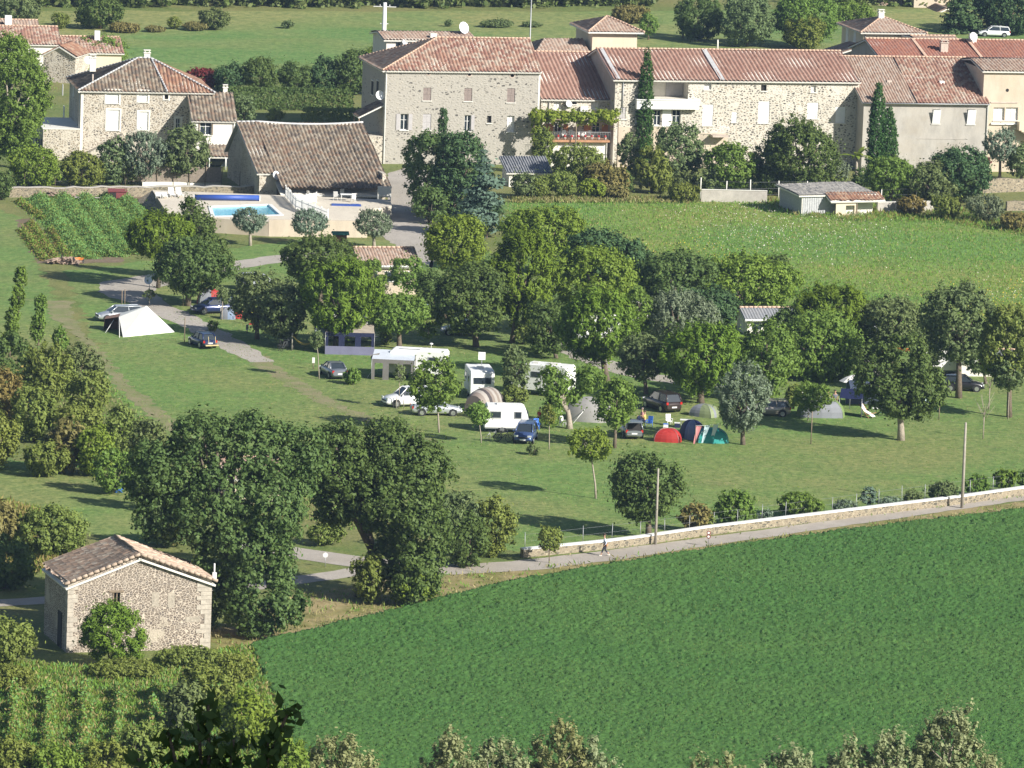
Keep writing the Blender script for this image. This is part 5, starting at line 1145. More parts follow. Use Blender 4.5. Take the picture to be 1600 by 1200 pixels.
def fence(name, pts, h, gap, mat, label, z=0.0, slat=.09, rail=True, posts=2.0):
    o = Vector(pts[0]); e = empty(name, o, 0, label, 'fence'); mb = MB(); pm = MB(); rm = MB()
    for i in range(len(pts) - 1):
        A, B = Vector(pts[i]) - o, Vector(pts[i + 1]) - o; d = B - A; n = max(1, int(d.length / gap)); ang = math.atan2(d.y, d.x)
        for k in range(n): p = A + d * ((k + .5) / n); mb.box((p.x, p.y, h / 2 + .05), (slat, .025, h), ang)
        for q in (.25, .8): m_ = (A + B) / 2; rm.box((m_.x, m_.y, h * q), (d.length, .05, .07), ang)
        k = max(1, int(d.length / posts))
        for j in range(k + 1): p = A + d * (j / k); pm.box((p.x, p.y, h / 2 + .08), (.1, .1, h + .16), ang)
    mb.build('slats', M[mat], e); rm.build('rail', M[mat], e); pm.build('posts', M[mat], e)['kind'] = 'stuff'
def wire_fence(pxs, h, label, step=2.2, mat='wood', wire=True, name='wire_fence', r=.04, z=0.0):
    P = [G(*p) for p in pxs]; o = P[0]; e = empty(name, o, 0, label, 'fence'); prev = None; wm = MB(); rnd = random.Random(len(pxs) + int(h * 10)); pts = []
    for i in range(len(P) - 1):
        d = P[i + 1] - P[i]; n = max(1, int(d.length / step))
        for k in range(n + (i == len(P) - 2)): pts.append(P[i] + d * (k / n) - o)
    for p in pts[:90]:
        mb = MB(); mb.tube([(p.x, p.y, -.1), (p.x + rnd.uniform(-.05, .05), p.y, h * rnd.uniform(.92, 1.08))], r, 5); mb.build('post', M[mat], e)
    for q in (.3, .6, .92):
        wm.tube([p + Vector((0, 0, h * q)) for p in pts], .008, 3)
    wm.build('wire', M['grey'], e)
    return e
def wall_run(name, pxs, h, th, mat, label, cap=None, caph=.12, z0=-.1, base_top=False, capw=.1, jit=0.0):
    """wall along ground pixels"""
    P = [G(*p) for p in pxs]; o = P[0]; e = empty(name, o, 0, label, 'wall'); rnd = random.Random(3)
    rows = []; crow = []
    pts = []
    for i in range(len(P) - 1):
        d = P[i + 1] - P[i]; n = max(1, int(d.length / 1.0))
        for k in range(n + (i == len(P) - 2)): pts.append(P[i] + d * (k / n) - o)
    for i, p in enumerate(pts):
        d = (pts[min(i + 1, len(pts) - 1)] - pts[max(i - 1, 0)]).normalized(); nn = Vector((-d.y, d.x, 0)) * th / 2; hh = h + rnd.uniform(-jit, jit)
        rows.append([p - nn + Vector((0, 0, z0)), p - nn + Vector((0, 0, hh)), p + nn + Vector((0, 0, hh)), p + nn + Vector((0, 0, z0))])
        nn = nn.normalized() * (th / 2 + capw / 2)
        crow.append([p - nn + Vector((0, 0, hh + .003)), p - nn + Vector((0, 0, hh + caph)), p + nn + Vector((0, 0, hh + caph)), p + nn + Vector((0, 0, hh + .003))])
    mb = MB(); mb.grid(rows, 0, False, True); mb.poly(rows[0][::-1]); mb.poly(rows[-1]); mb.build('masonry', M[mat], e)
    if cap: mb = MB(); mb.grid(crow, 0, False, True); mb.poly(crow[0][::-1]); mb.poly(crow[-1]); mb.build('coping', M[cap], e)
    return e
pool()
wall_run('roadside_wall', [(815, 871), (945, 858), (1000, 851), (1110, 835), (1300, 812), (1500, 787.5), (1700, 759)], .62, .4, 'stone_wall', 'long low stone wall with a white coping beside the farm road', 'white', .12, capw=.12)
wall_run('garden_wall', [(14, 308), (100, 308), (230, 307), (405, 306)], 1.05, .5, 'stone_wall', 'rubble retaining wall behind the vegetable garden and pool', 'concrete', .1, jit=.1)
wall_run('low_white_wall', [(222, 291), (345, 291)], .5, .2, 'whiterender', 'low white wall under the reed fence below the stone house')
wall_run('meadow_wall', [(1095, 315), (1150, 316), (1198, 317)], 1.35, .3, 'concrete', 'grey concrete wall at the head of the meadow, left of the tumbledown shed', 'offwhite', .06)
wall_run('meadow_wall', [(1370, 333), (1462, 331)], 1.2, .3, 'concrete', 'stained concrete wall right of the tumbledown shed', 'offwhite', .06)
wall_run('dry_stone_wall', [(1520, 302), (1572, 300), (1600, 299)], 1.6, .5, 'stone_wall', 'stacked stone wall at the right edge, upper of two', None, jit=.15)
wall_run('dry_stone_wall', [(1572, 329), (1640, 329)], 1.1, .5, 'stone_wall', 'stacked stone wall at the right edge, lower of two', None, jit=.15)
wall_run('yard_wall', [(575, 236), (598, 236)], 2.0, .4, 'stone_wall', 'short stone wall between barn roof and big house', None)
# reed fence below the stone house
A, B = G(196, 290), G(345, 292); e = empty('reed_fence', A, 0, 'tall brown reed screen with leaning poles below the stone house', 'fence'); d = B - A; ang = math.atan2(d.y, d.x); mb = MB()
for k in range(140): p = d * (k / 139); mb.box((p.x, p.y, .85 + .5), (.075, .03, 1.7 + random.uniform(-.06, .06)), ang)
mb.build('reed_panel', flat('reed', (.26, .215, .17), .9, .3, 6), e)
for k in range(7): p = d * (k / 6); mb = MB(); mb.tube([(p.x, p.y - .08, 0), (p.x - .35 + .1 * k, p.y - .1, 2.9)], .05, 5); mb.build('post', M['wood'], e)
wire_fence([(38, 292), (110, 291), (190, 289)], 1.9, 'thin wire fence on wooden posts below the stone terrace', 1.7)
wire_fence([(345, 292), (404, 290)], 1.7, 'wire fence with rusty posts between reed screen and old barn', 1.6)
wire_fence([(820, 866), (1000, 846), (1300, 807), (1620, 765)], 1.7, 'fine wire mesh fence on thin posts just behind the white-topped wall', 2.6, 'grey', r=.025)
wire_fence([(1094, 310), (1134, 313), (1172, 314), (1260, 313)], 2.3, 'pale concrete fence posts at the head of the meadow', 3.0, 'offwhite', r=.07)
wire_fence([(1376, 322), (1487, 318)], 2.0, 'pale fence posts in front of the dark hedge trees', 4.0, 'offwhite', r=.06)
wire_fence([(1050, 290), (1075, 292)], 1.6, 'dark railing beside the tree left of the meadow wall', .6, 'dgrey', r=.04)
# ------------------------------------------------------------------ poles and signs
def pole(px0, top, label, r=.11, mat='polewood', arms=None, name='utility_pole'):
    b = G(*px0); t = Q(*top, b.y); e = empty(name, b, 0, label, 'pole'); mb = MB(); v = Vector((0, 0, t.z)); mb.tube([(0, 0, -.2), v * .5, v], [r * 1.2, r, r * .75], 8); mb.build('shaft', M[mat], e)
    if arms:
        for (dz, l) in arms: mb = MB(); mb.box((0, 0, v.z - dz), (l, .08, .08)); mb.build('crossarm', M[mat], e)
        for s in (-1, 0, 1): mb = MB(); mb.tube([(s * .6, 0, v.z - arms[0][0] + .04), (s * .6, 0, v.z - arms[0][0] + .25)], .05, 6); mb.build('insulator', M['white'], e)
    return e
pole((1024, 851), (1029, 732), 'grey wooden utility pole in front of the round tree by the road', .10)
pole((1503, 794), (1508, 660), 'tall pale utility pole at the right end of the road', .12)
pole((596, 180), (602, 4), 'white power pole with crossarm rising behind the big house', .3, 'white', [(.5, 2.8), (2.6, 1.0)])
pole((824, 180), (829, -10), 'thin grey mast rising behind the ridge of the big house', .09, 'grey')
pole((1067, 60), (1070, -10), 'thin pole in front of the trees above the farmhouse roof', .12, 'polewood')
pole((1121, 78), (1123, 62), 'short pale post above the farmhouse ridge', .12, 'offwhite')
def roadsign():
    e = empty('road_marker', G(1106.5, 854), 0, 'slim post with two small red-rimmed white discs beside the road', 'sign'); mb = MB(); mb.tube([(0, 0, 0), (0, 0, 1.3)], .035, 6); mb.build('post', M['grey'], e)
    for i, z in enumerate((1.12, .82)):
        mb = MB(); mb.tube([(0, -.04, z), (0, -.07, z)], .17, 14); d = mb.build('disc', flat('dark_red_rim', (.22, .03, .02), .6), e); mb = MB(); mb.tube([(0, -.072, z), (0, -.09, z)], .10, 12); mb.build('face', M['white'], d)
roadsign()
e = empty('road_sign', G(508, 886), 0, 'small white disc on a short post beside the road under the big tree', 'sign'); mb = MB(); mb.tube([(0, 0, 0), (0, 0, .9)], .03, 6); mb.build('post', M['grey'], e); mb = MB(); mb.tube([(0, -.04, .95), (0, -.07, .95)], .2, 14); mb.build('disc', M['white'], e)
def pitchpost(x, y, h, label, box='white'):
    e = empty('pitch_post', G(x, y), 0, label, 'post'); mb = MB(); mb.tube([(0, 0, 0), (0, 0, h)], .05, 6); mb.build('post', M['wood'], e)
    if box: mb = MB(); mb.box((0, -.03, h + .1), (.24, .16, .5)); mb.build('box', M[box], e)
pitchpost(489.5, 577, .75, 'small post with a white box left of the grey sedan'); pitchpost(286, 478, 1.2, 'post with a white box beside the walnut tree near the white tent'); pitchpost(386, 521, .5, 'short grey bollard on the grass beyond the dark blue car', 'grey')
pitchpost(288, 535, 2.4, 'wooden stake just left of the dark blue old car', None)
pitchpost(1467, 656, 1.7, 'thin stake on the grass below the black car', None)
pitchpost(1267, 694, 2.9, 'tall thin stake on the lawn in front of the green dome tent', None)
pitchpost(592, 518, 1.0, 'pale post behind the blue awning', 'white')
for k, (x, y) in enumerate(((190, 487), (194.5, 485))): pitchpost(x, y, 2.1, ('left' if k == 0 else 'right') + ' stake of the pair standing behind the white tent', None)
# ------------------------------------------------------------------ vehicles
STY = { # L, W, H, belt, hood, rear base x, roof rear x, roof front x, screen base x (fractions of L from the rear)
 'hatch': (3.9, 1.68, 1.45, .92, .86, .02, .10, .56, .74), 'sedan': (4.5, 1.75, 1.42, .92, .84, .16, .30, .56, .74), 'estate': (4.5, 1.74, 1.48, .92, .84, .02, .07, .58, .75),
 'suv': (4.6, 1.85, 1.72, 1.06, 1.0, .02, .09, .58, .74), 'mpv': (4.2, 1.75, 1.62, 1.0, .95, .02, .08, .62, .82), 'old': (3.8, 1.6, 1.40, .86, .80, .05, .14, .58, .72)}
def paint(name, c, metal=.3):
    n = 'paint_' + name
    if n in _mc: return _mc[n]
    mt, nt, pb, _ = newmat(n); pb.inputs['Base Color'].default_value = c4(c); pb.inputs['Metallic'].default_value = metal; pb.inputs['Roughness'].default_value = .35; pb.inputs['Coat Weight'].default_value = .6; pb.inputs['Coat Roughness'].default_value = .08
    _mc[n] = mt; return mt
def car(p, head, style, pt, label, boot=False, rack=False, roofbox=False, group='cars parked on the campsite'):
    L, W, H, belt, hood, xr0, xr1, xf1, xf0 = STY[style]
    e = empty('parked_car', p, R(head), label, 'car', group); X = lambda f: (f - .5) * L
    mb = MB(); prof = [(0.0, .42, .80), (.015, .30, belt - .14), (.05, .24, belt - .03), (.30, .20, belt), (.62, .20, belt), (xf0, .20, belt - .01), (xf0 + .03, .2, hood + .02), (.90, .22, hood - .08), (.965, .26, hood - .2), (.99, .32, hood - .32), (1.0, .42, .5)]
    if style == 'sedan': prof[2] = (.05, .24, belt); prof[1] = (.015, .3, belt - .06)
    rows = []
    for f, zb, zt in prof:
        w = W / 2 * (1 - .22 * max(0, abs(f - .5) * 2 - .72) / .28); zt = max(zt, zb + .05)
        rows.append([(X(f), -w * .84, zb), (X(f), -w, zb + (zt - zb) * .2), (X(f), -w * 1.0, zb + (zt - zb) * .6), (X(f), -w * .96, zb + (zt - zb) * .88), (X(f), -w * .80, zt), (X(f), 0, zt + .03), (X(f), w * .80, zt), (X(f), w * .96, zb + (zt - zb) * .88), (X(f), w, zb + (zt - zb) * .6), (X(f), w, zb + (zt - zb) * .2), (X(f), w * .84, zb)])
    mb.grid([r[::-1] for r in rows], 0, True, True); mb.poly(rows[0]); mb.poly(rows[-1][::-1])
    # roof and pillars
    wb = W * .43; wt = W * .34; zt = H
    roofr = [[(X(xr1) - .03, -wt, zt - .05), (X(xr1) - .03, 0, zt - .01), (X(xr1) - .03, wt, zt - .05)], [(X((xr1 + xf1) / 2), -wt * 1.02, zt), (X((xr1 + xf1) / 2), 0, zt + .04), (X((xr1 + xf1) / 2), wt * 1.02, zt)], [(X(xf1) + .03, -wt, zt - .05), (X(xf1) + .03, 0, zt - .01), (X(xf1) + .03, wt, zt - .05)]]
    mb.grid(roofr, 0, True); mb.grid([[(a[0], a[1], a[2] - .05) for a in r][::-1] for r in roofr], 0, True)
    for s in (-1, 1):
        for (x0, x1) in ((xr0, xr1), (xf0, xf1), ((xr1 + xf1) / 2, (xr1 + xf1) / 2 + .01)): mb.tube([(X(x0), s * wb, belt - .02), (X(x1), s * wt * 1.0, zt - .04)], .045 if x0 != xr0 else .07, 5)
        mb.tube([(X(xr1), s * wt, zt - .03), (X(xf1), s * wt, zt - .03)], .05, 5)
    body = mb.build('body', pt, e)
    g = MB(); b4 = [(X(xr0) + .02, -wb + .02), (X(xf0) - .02, -wb + .02), (X(xf0) - .02, wb - .02), (X(xr0) + .02, wb - .02)]; t4 = [(X(xr1) + .02, -wt + .01), (X(xf1) - .02, -wt + .01), (X(xf1) - .02, wt - .01), (X(xr1) + .02, wt - .01)]
    for i in range(4):
        j = (i + 1) % 4
        if boot and i == 3: continue
        g.poly([(*b4[i], belt - .03), (*b4[j], belt - .03), (*t4[j], zt - .04), (*t4[i], zt - .04)])
    g.build('windows', M['glass'], e)
    wr = .33 if style == 'suv' else .30
    for fx in (.19, .81):
        for s in (-1, 1):
            yy = s * (W / 2 - .09); mb = MB(); mb.tube([(X(fx), s * (W / 2 - .005), wr + .04), (X(fx), s * (W / 2 + .004), wr + .04)], wr + .07, 16, cap=True, sm=False); mb.build('wheel_arch', M['black'], body)
            mb = MB(); mb.tube([(X(fx), yy - .1 * s, wr), (X(fx), yy + .11 * s, wr)], wr, 16); w_ = mb.build('wheel', M['rubber'], e); mb = MB(); mb.tube([(X(fx), yy + .1 * s, wr), (X(fx), yy + .125 * s, wr)], wr * .66, 14); mb.build('rim', M['chrome'], w_)
    for s in (-1, 1):
        mb = MB(); mb.box((X(.975), s * W * .33, hood - .22), (.12, W * .2, .15)); mb.build('headlight', flat('lamp_glass', (.7, .72, .75), .1, .02, 1, .3), e)
        mb = MB(); mb.box((X(.012), s * W * .38, belt - .16), (.1, .2, .22)); mb.build('taillight', flat('tail_lamp', (.45, .02, .015), .25, .02), e)
        mb = MB(); mb.box((X(xf0) - .25, s * (W / 2 + .05), belt + .06), (.12, .14, .12)); mb.build('mirror', pt, e)
    mb = MB(); mb.box((X(1.0) - .01, 0, .42), (.05, .5, .11)); mb.build('front_plate', M['white'], e); mb = MB(); mb.box((X(0) + .0, 0, .56), (.04, .5, .12)); mb.build('rear_plate', M['white'], e)
    mb = MB(); mb.box((X(1.0) - .02, 0, .6), (.06, W * .5, .12)); mb.box((X(1.0) - .04, 0, .34), (.1, W * .8, .08)); mb.build('grille', M['black'], e)
    if boot:
        mb = MB(); mb.poly([(X(0) - .01, -wb, .55), (X(0) - .01, wb, .55), (X(xr1), wt, zt - .06), (X(xr1), -wt, zt - .06)]); mb.build('open_boot', M['dark'], e)
        mb = MB(); mb.box((X(xr1) - .5, 0, zt + .18), (1.0, W * .72, .06), 0); mb.build('tailgate', pt, e)
    if rack:
        mb = MB()
        for s in (-.35, .35): mb.tube([(X(0) + .1, s, .5), (X(0) - .45, s, .6), (X(0) - .3, s, 1.25)], .03, 5)
        mb.box((X(0) - .35, 0, .42), (.25, 1.3, .1)); mb.build('bike_rack', flat('rack_yellow', (.5, .4, .2), .6), e)
    return e
SILVER = paint('silver', (.55, .58, .62), .5); WHITE = paint('white', (.78, .79, .8), 0); NAVY = paint('navy', (.02, .035, .11), .2); BLUE = paint('blue', (.06, .10, .24), .4); BLACK = paint('black', (.012, .012, .015), .2); GREYC = paint('grey', (.26, .28, .32), .5); BEIGE = paint('beige', (.42, .37, .31), .4); DARKB = paint('dark_brown', (.05, .035, .03), .3)
car(G(186, 501), 198, 'estate', SILVER, 'silver-blue estate car half hidden behind the big white tent')
car(G(316, 541), 116, 'old', NAVY, 'old dark blue hatchback with a rear bike rack, alone beside the gravel path', rack=True)
car(G(521, 588), 108, 'sedan', GREYC, 'grey saloon seen from behind, left of the caravan with grey awning')
car(G(637, 634), 202, 'suv', WHITE, 'white off-road car facing left, behind the silver saloon')
car(G(681, 648), 10, 'sedan', SILVER, 'silver saloon seen from the side beside the white off-road car')
car(G(720, 523), 184, 'hatch', SILVER, 'silver car in tree shade beyond the motorhomes')
car(G(821, 689), 263, 'mpv', BLUE, 'blue compact car facing the camera at the end of the small caravan')
car(G(1034, 640), 118, 'suv', DARKB, 'dark brown off-road car with red tail lamps under the olive trees')
car(G(985, 681), 98, 'estate', GREYC, 'grey estate car with its boot wide open, left of the red dome tent', boot=True)
car(G(1200, 649), 184, 'hatch', BEIGE, 'beige hatchback poking out right of the grey olive tree')
car(G(1504, 610), 2, 'hatch', BLACK, 'black hatchback in front of the long mobile home at the right')
car(G(334, 489), 205, 'estate', NAVY, 'dark navy car beside the red tent')
car(G(402, 452), 10, 'mpv', SILVER, 'pale car mostly hidden by trees left of the wash house')
car(G(664, 497), 5, 'hatch', paint('pale_blue', (.3, .42, .6), .3), 'pale blue car roof glimpsed in the trees left of the pine')
car(G(1553, 57), 182, 'estate', WHITE, 'white car parked in front of the dark cedar at the top right', group='cars parked in the village')
car(G(1224, 294), 178, 'hatch', WHITE, 'white car glimpsed behind the tumbledown shed', group='cars parked in the village')
def rbox(L, W, H, z0, r=.25, cut=.5, m=0, front=.35):
    """rounded caravan shell along x"""
    mb = MB(); prof = [(-L / 2, z0), (L / 2 - .1, z0), (L / 2, z0 + .5), (L / 2 - front * .3, z0 + H * .55), (L / 2 - front, H + z0 - r * .6), (L / 2 - front - r, H + z0), (-L / 2 + r, H + z0), (-L / 2 + .06, H + z0 - r * .8), (-L / 2, z0 + H * .5)]
    n = len(prof); rows = []
    for y in (-W / 2, -W / 2 + .06, W / 2 - .06, W / 2):
        s = .97 if abs(y) > W / 2 - .03 else 1; rows.append([(x * s, y, z0 + H / 2 + (z - z0 - H / 2) * s) for x, z in prof])
    mb.grid(rows, m, False, True); mb.poly(rows[0][::-1], m); mb.poly(rows[-1], m); return mb
def caravan(p, rz, L, W, H, label, name='caravan', windows=((-.25, .5), (.25, .5)), stripe=None, extra=None, mat='white'):
    e = empty(name, p, R(rz), label, 'caravan'); rbox(L, W, H, .45).build('body', M[mat], e)
    for s in (-1, 1):
        for fx, w in windows:
            mb = MB(); mb.box((fx * L, s * (W / 2 + .005), .45 + H * .6), (w * 1.6, .05, H * .26)); o = mb.build('window', M['glass'], e); mb = MB()
            for dx in (-1, 1): mb.box((fx * L + dx * w * .82, s * (W / 2 + .01), .45 + H * .6), (.05, .06, H * .3))
            for dz in (-1, 1): mb.box((fx * L, s * (W / 2 + .008), .45 + H * .6 + dz * H * .14), (w * 1.6, .06, .05))
            mb.build('frame', M['grey'], o)
        mb = MB(); mb.tube([(-.1 * L, s * (W / 2 - .2), .33), (-.1 * L, s * (W / 2 - .02), .33)], .33, 14); w_ = mb.build('wheel', M['rubber'], e); mb = MB(); mb.tube([(-.1 * L, s * (W / 2 - .03), .33), (-.1 * L, s * (W / 2), .33)], .2, 12); mb.build('rim', M['chrome'], w_)
        if stripe: mb = MB(); mb.box((0, s * (W / 2 + .002), .45 + H * .36), (L * .9, .03, .1)); mb.build('stripe', M[stripe], e)
    for s in (-1, 1): mb = MB(); mb.box((s * (L / 2 - (.1 if s > 0 else -.0)), 0, .45 + H * .6), (.1, W * .7, H * .26)); mb.build('end_window', M['glass'], e)
    mb = MB(); mb.tube([(L / 2 - .3, .5, .5), (L / 2 + .9, 0, .5)], .05, 5); mb.tube([(L / 2 - .3, -.5, .5), (L / 2 + .9, 0, .5)], .05, 5); mb.build('drawbar', M['grey'], e)
    mb = MB(); mb.box((-.5, 0, .45 + H + .06), (.7, .6, .14)); mb.build('roof_hatch', M['offwhite'], e)
    mb = MB(); mb.box((0, 0, .42), (L * .96, W * .94, .1)); mb.build('skirt', M['grey'], e)
    return e
def motorhome(p, rz, L, label, H=2.35, W=2.2):
    e = empty('motorhome', p, R(rz), label, 'motorhome'); rbox(L - 1.3, W, H, .5, front=.5).build('body', M['white'], e)
    mb = MB(); x = (L - 1.3) / 2
    mb.grid([[(a, -W * .45 * k, z) for a, z, k in ((x - .6, .45, 1), (x + 1.25, .45, 1), (x + 1.35, .95, .95), (x + .75, 1.2, .9), (x + .15, 1.95, .8), (x - .6, 2.1, .8))], [(a, W * .45 * k, z) for a, z, k in ((x - .6, .45, 1), (x + 1.25, .45, 1), (x + 1.35, .95, .95), (x + .75, 1.2, .9), (x + .15, 1.95, .8), (x - .6, 2.1, .8))]], 0, False, True)
    for s in (-1, 1): mb.poly([(a, s * W * .45 * k, z) for a, z, k in ((x - .6, .45, 1), (x + 1.25, .45, 1), (x + 1.35, .95, .95), (x + .75, 1.2, .9), (x + .15, 1.95, .8), (x - .6, 2.1, .8))][::s])
    mb.build('cab', M['white'], e)
    mb = MB(); mb.poly([(x + .72, -W * .38, 1.27), (x + .72, W * .38, 1.27), (x + .24, W * .34, 1.92), (x + .24, -W * .34, 1.92)]); mb.build('windscreen', M['glass'], e)
    for s in (-1, 1):
        mb = MB(); mb.box((x + .1, s * W * .44, 1.45), (.7, .06, .45)); mb.build('cab_window', M['glass'], e)
        for fx in (-.25, .1): mb = MB(); mb.box((fx * L, s * (W / 2 + .005), .5 + H * .62), (.9, .05, .5)); mb.build('window', M['glass'], e)
        for fx in (-.28 * L, x + .45): mb = MB(); mb.tube([(fx, s * (W / 2 - .25), .34), (fx, s * (W / 2 - .02), .34)], .34, 14); w_ = mb.build('wheel', M['rubber'], e); mb = MB(); mb.tube([(fx, s * (W / 2 - .03), .34), (fx, s * W / 2, .34)], .2, 12); mb.build('rim', M['chrome'], w_)
        mb = MB(); mb.box((x + 1.3, s * W * .33, .85), (.1, .3, .2)); mb.build('headlight', flat('lamp_glass', (.7, .72, .75)), e)
    mb = MB(); mb.box((-L * .12, 0, .5 + H + .07), (.9, .7, .14)); mb.box((L * .15, .2, .5 + H + .07), (.5, .5, .12)); mb.build('roof_hatch', M['offwhite'], e)
    mb = MB(); mb.box((-L * .1, -W / 2 - .002, .5 + H * .4), (L * .5, .03, .12)); mb.build('stripe', M['dgrey'], e)
    return e
M['shadedcream'] = flat('shaded_cream_canvas', (.38, .33, .27), .8, .2); GREYF = flat('grey_canvas', (.17, .16, .15), .85, .12); M['greyf'] = GREYF; M['lightgreyf'] = flat('light_grey_canvas', (.50, .54, .60), .7, .08)  # cream and darker grey: shade on the awnings is put into the colour
e = caravan(G(652, 589), 172, 5.6, 2.2, 2.15, 'large white caravan with a roof aerial, its grey awning opening to the left', windows=((-.28, .5), (.1, .6)))
mb = MB(); mb.box((.5, .5, 2.75), (1.8, .25, .12)); mb.tube([(-1.2, 0, 2.6), (-1.2, 0, 3.1)], .02, 5); mb.blob((-1.2, 0, 3.15), (.18, .18, .08), 1); mb.build('roof_aerial', M['white'], e)
def awning(p, rz, L, D, H0, H1, label, mat, side, front=True):
    e = empty('awning', p, R(rz), label, 'awning'); mb = MB(); mb.grid([[(-L / 2, -D, H0), (0, -D, H0 - .05), (L / 2, -D, H0)], [(-L / 2, -D / 2, (H0 + H1) / 2 - .04), (0, -D / 2, (H0 + H1) / 2 - .1), (L / 2, -D / 2, (H0 + H1) / 2 - .04)], [(-L / 2, 0, H1), (0, 0, H1), (L / 2, 0, H1)]], 0, True); mb.build('roof_sheet', M[mat], e)
    for s in (-1, 1): mb = MB(); mb.poly([(s * L / 2, -D, 0), (s * L / 2, 0, 0), (s * L / 2, 0, H1), (s * L / 2, -D, H0)]); mb.build('side_wall', M[side], e)
    if front:
        mb = MB(); n = 3
        for i in range(n):
            a = -L / 2 + L * i / n; b = a + L / n; t = .28; mb.box((a + t / 2, -D + .0, H0 / 2), (t, .04, H0)); mb.box((b - t / 2, -D + .0, H0 / 2), (t, .04, H0)); mb.box(((a + b) / 2, -D, H0 - .18), (L / n - 2 * t, .04, .36))
        mb.build('front_wall', M[side], e)
    for s in (-1, 1): mb = MB(); mb.tube([(s * L / 2, -D - .03, 0), (s * L / 2, -D - .03, H0)], .025, 5); mb.build('pole', M['grey'], e)
    return e
awning(G(617, 588), -4, 3.9, 2.4, 1.9, 2.45, 'grey canvas awning with arched openings on the large caravan', 'lightgreyf', 'greyf')
e = empty('sun_sail', G(577, 590), 0, 'dark triangular flap guyed out at the left corner of the grey awning', 'canopy'); mb = MB(); mb.poly([(0, 0, 2.1), (.9, .2, 2.3), (.35, -.1, .9)]); mb.build('cloth', GREYF, e); mb = MB(); mb.tube([(.35, -.1, .9), (-.2, -.4, 0)], .015, 4); mb.build('guy_rope', M['white'], e)
caravan(G(748, 618), 97, 5.0, 2.2, 2.15, 'white caravan seen end on with a square white aerial above its roof', windows=((-.25, .5), (.2, .5)))
b = G(751, 615); e = empty('square_aerial', b + Vector((0, 0, 2.6)), 0, 'square white flat aerial mounted on top of the end-on caravan', 'aerial'); mb = MB(); mb.tube([(0, 0, 0), (0, 0, .5)], .03, 5); mb.build('mast', M['grey'], e); mb = MB(); mb.box((0, 0, .85), (.65, .12, .7)); mb.build('panel', M['white'], e)
motorhome(G(853, 617), 158, 6.2, 'white motorhome parked at an angle behind the broken tree')
caravan(G(790, 674), 4, 3.9, 2.0, 1.95, 'small cream-white caravan standing side-on beside the blue compact car', windows=((-.25, .55), (.25, .35)))
caravan(G(1464, 583), 8, 3.8, 2.0, 2.0, 'small white caravan half hidden in the trees left of the long mobile home')
caravan(G(1352, 556), 30, 4.8, 2.2, 2.2, 'white caravan roof glimpsed in deep shade behind the big right-hand tree')
caravan(G(1000, 503), 80, 4.6, 2.2, 2.3, 'white caravan showing as a bright sliver between pine and willow')
caravan(G(930, 533), 20, 4.6, 2.2, 2.2, 'pale caravan hidden behind the pine in the middle of the campsite')
def mobile_home(fr, a, b, pr, D, label, roof, wall='whiterender'):
    h, x0, x1, ze, rz_ = gable_house('mobile_home', label, fr, 0, a, b, pr, D, wall, roof, pitch=.3); h['category'] = 'mobile home'
    for i in range(3):
        xx = x0 + (x1 - x0) * (.2 + .3 * i); window(h, xx - .45, xx + .45, ze * .42, ze * .78, -.30, 'glass', 'white') if False else None
        mb = MB(); mb.box((xx, -.02, ze * .6), (.9, .06, .9)); o = mb.build('window', M['glass'], h); mb = MB(); mb.box((xx, -.035, ze * .6 + .5), (1.06, .08, .1)); mb.box((xx, -.035, ze * .6 - .5), (1.06, .08, .1)); mb.build('frame', M['white'], o)
    mb = MB(); mb.box(((x0 + x1) / 2, -.42, ze - .12), (x1 - x0 + .7, .06, .16)); mb.box((x0 - .03, D / 2, ze * .42), (.06, .9, ze * .8)); mb.build('trim', M['white'], h)
mobile_home(Fr(G(1168, 524), R(14)), (1168, 497), (1243, 498), (1180, 481), 3.6, 'white chalet with dark grey gabled roof and a shaded end, behind the pines', 'tile_grey')
mobile_home(Fr(G(1502, 588), R(8)), (1500, 561), (1640, 563), (1520, 546), 4.0, 'long white mobile home at the right edge behind thin trees', 'tile_grey')
mobile_home(Fr(G(570, 460), R(12)), (566, 413), (652, 414), (590, 387), 7, 'wash house with cream walls and tiled roof among the campsite trees', 'tile_pale', 'cream')
# ------------------------------------------------------------------ tents
def dome(p, rz, L, W, H, label, mats, name='dome_tent', door=True):
    e = empty(name, p, R(rz), label, 'tent'); nu, nv = 16, 6; rows = []
    for i in range(nv + 1):
        t = math.pi / 2 * i / nv; row = []
        for k in range(nu):
            a = 2 * math.pi * k / nu; sq = 1 / max(abs(math.cos(a)), abs(math.sin(a))) ** .55; r = math.cos(t) ** .8
            row.append((L / 2 * math.cos(a) * sq * r, W / 2 * math.sin(a) * sq * r, H * math.sin(t) ** .9))
        rows.append(row)
    mb = MB()
    for i in range(nv):
        for k in range(nu):
            q = [rows[i][k], rows[i][(k + 1) % nu], rows[i + 1][(k + 1) % nu], rows[i + 1][k]]; mb.poly(q, k // 2 if len(mats) == 8 else (k // 3) % len(mats))
    mb.build('flysheet', mats, e)
    mb = MB()
    for k in (2, 6): mb.tube([Vector(rows[i][k]) * 1.012 for i in range(nv + 1)] + [Vector(rows[i][(k + nu // 2) % nu]) * 1.012 for i in range(nv - 1, -1, -1)], .012, 4)
    mb.build('tent_poles', M['grey'], e)
    if door: mb = MB(); k = nu * 3 // 4; mb.poly([Vector(rows[0][k - 1]) * 1.015, Vector(rows[0][k + 1]) * 1.015, Vector(rows[3][k + 1]) * 1.015, Vector(rows[4][k]) * 1.015, Vector(rows[3][k - 1]) * 1.015]); mb.build('door', mats[-1], e)
    return e
def fab(n, c): return flat('fabric_' + n, c, .65, .08, 2)
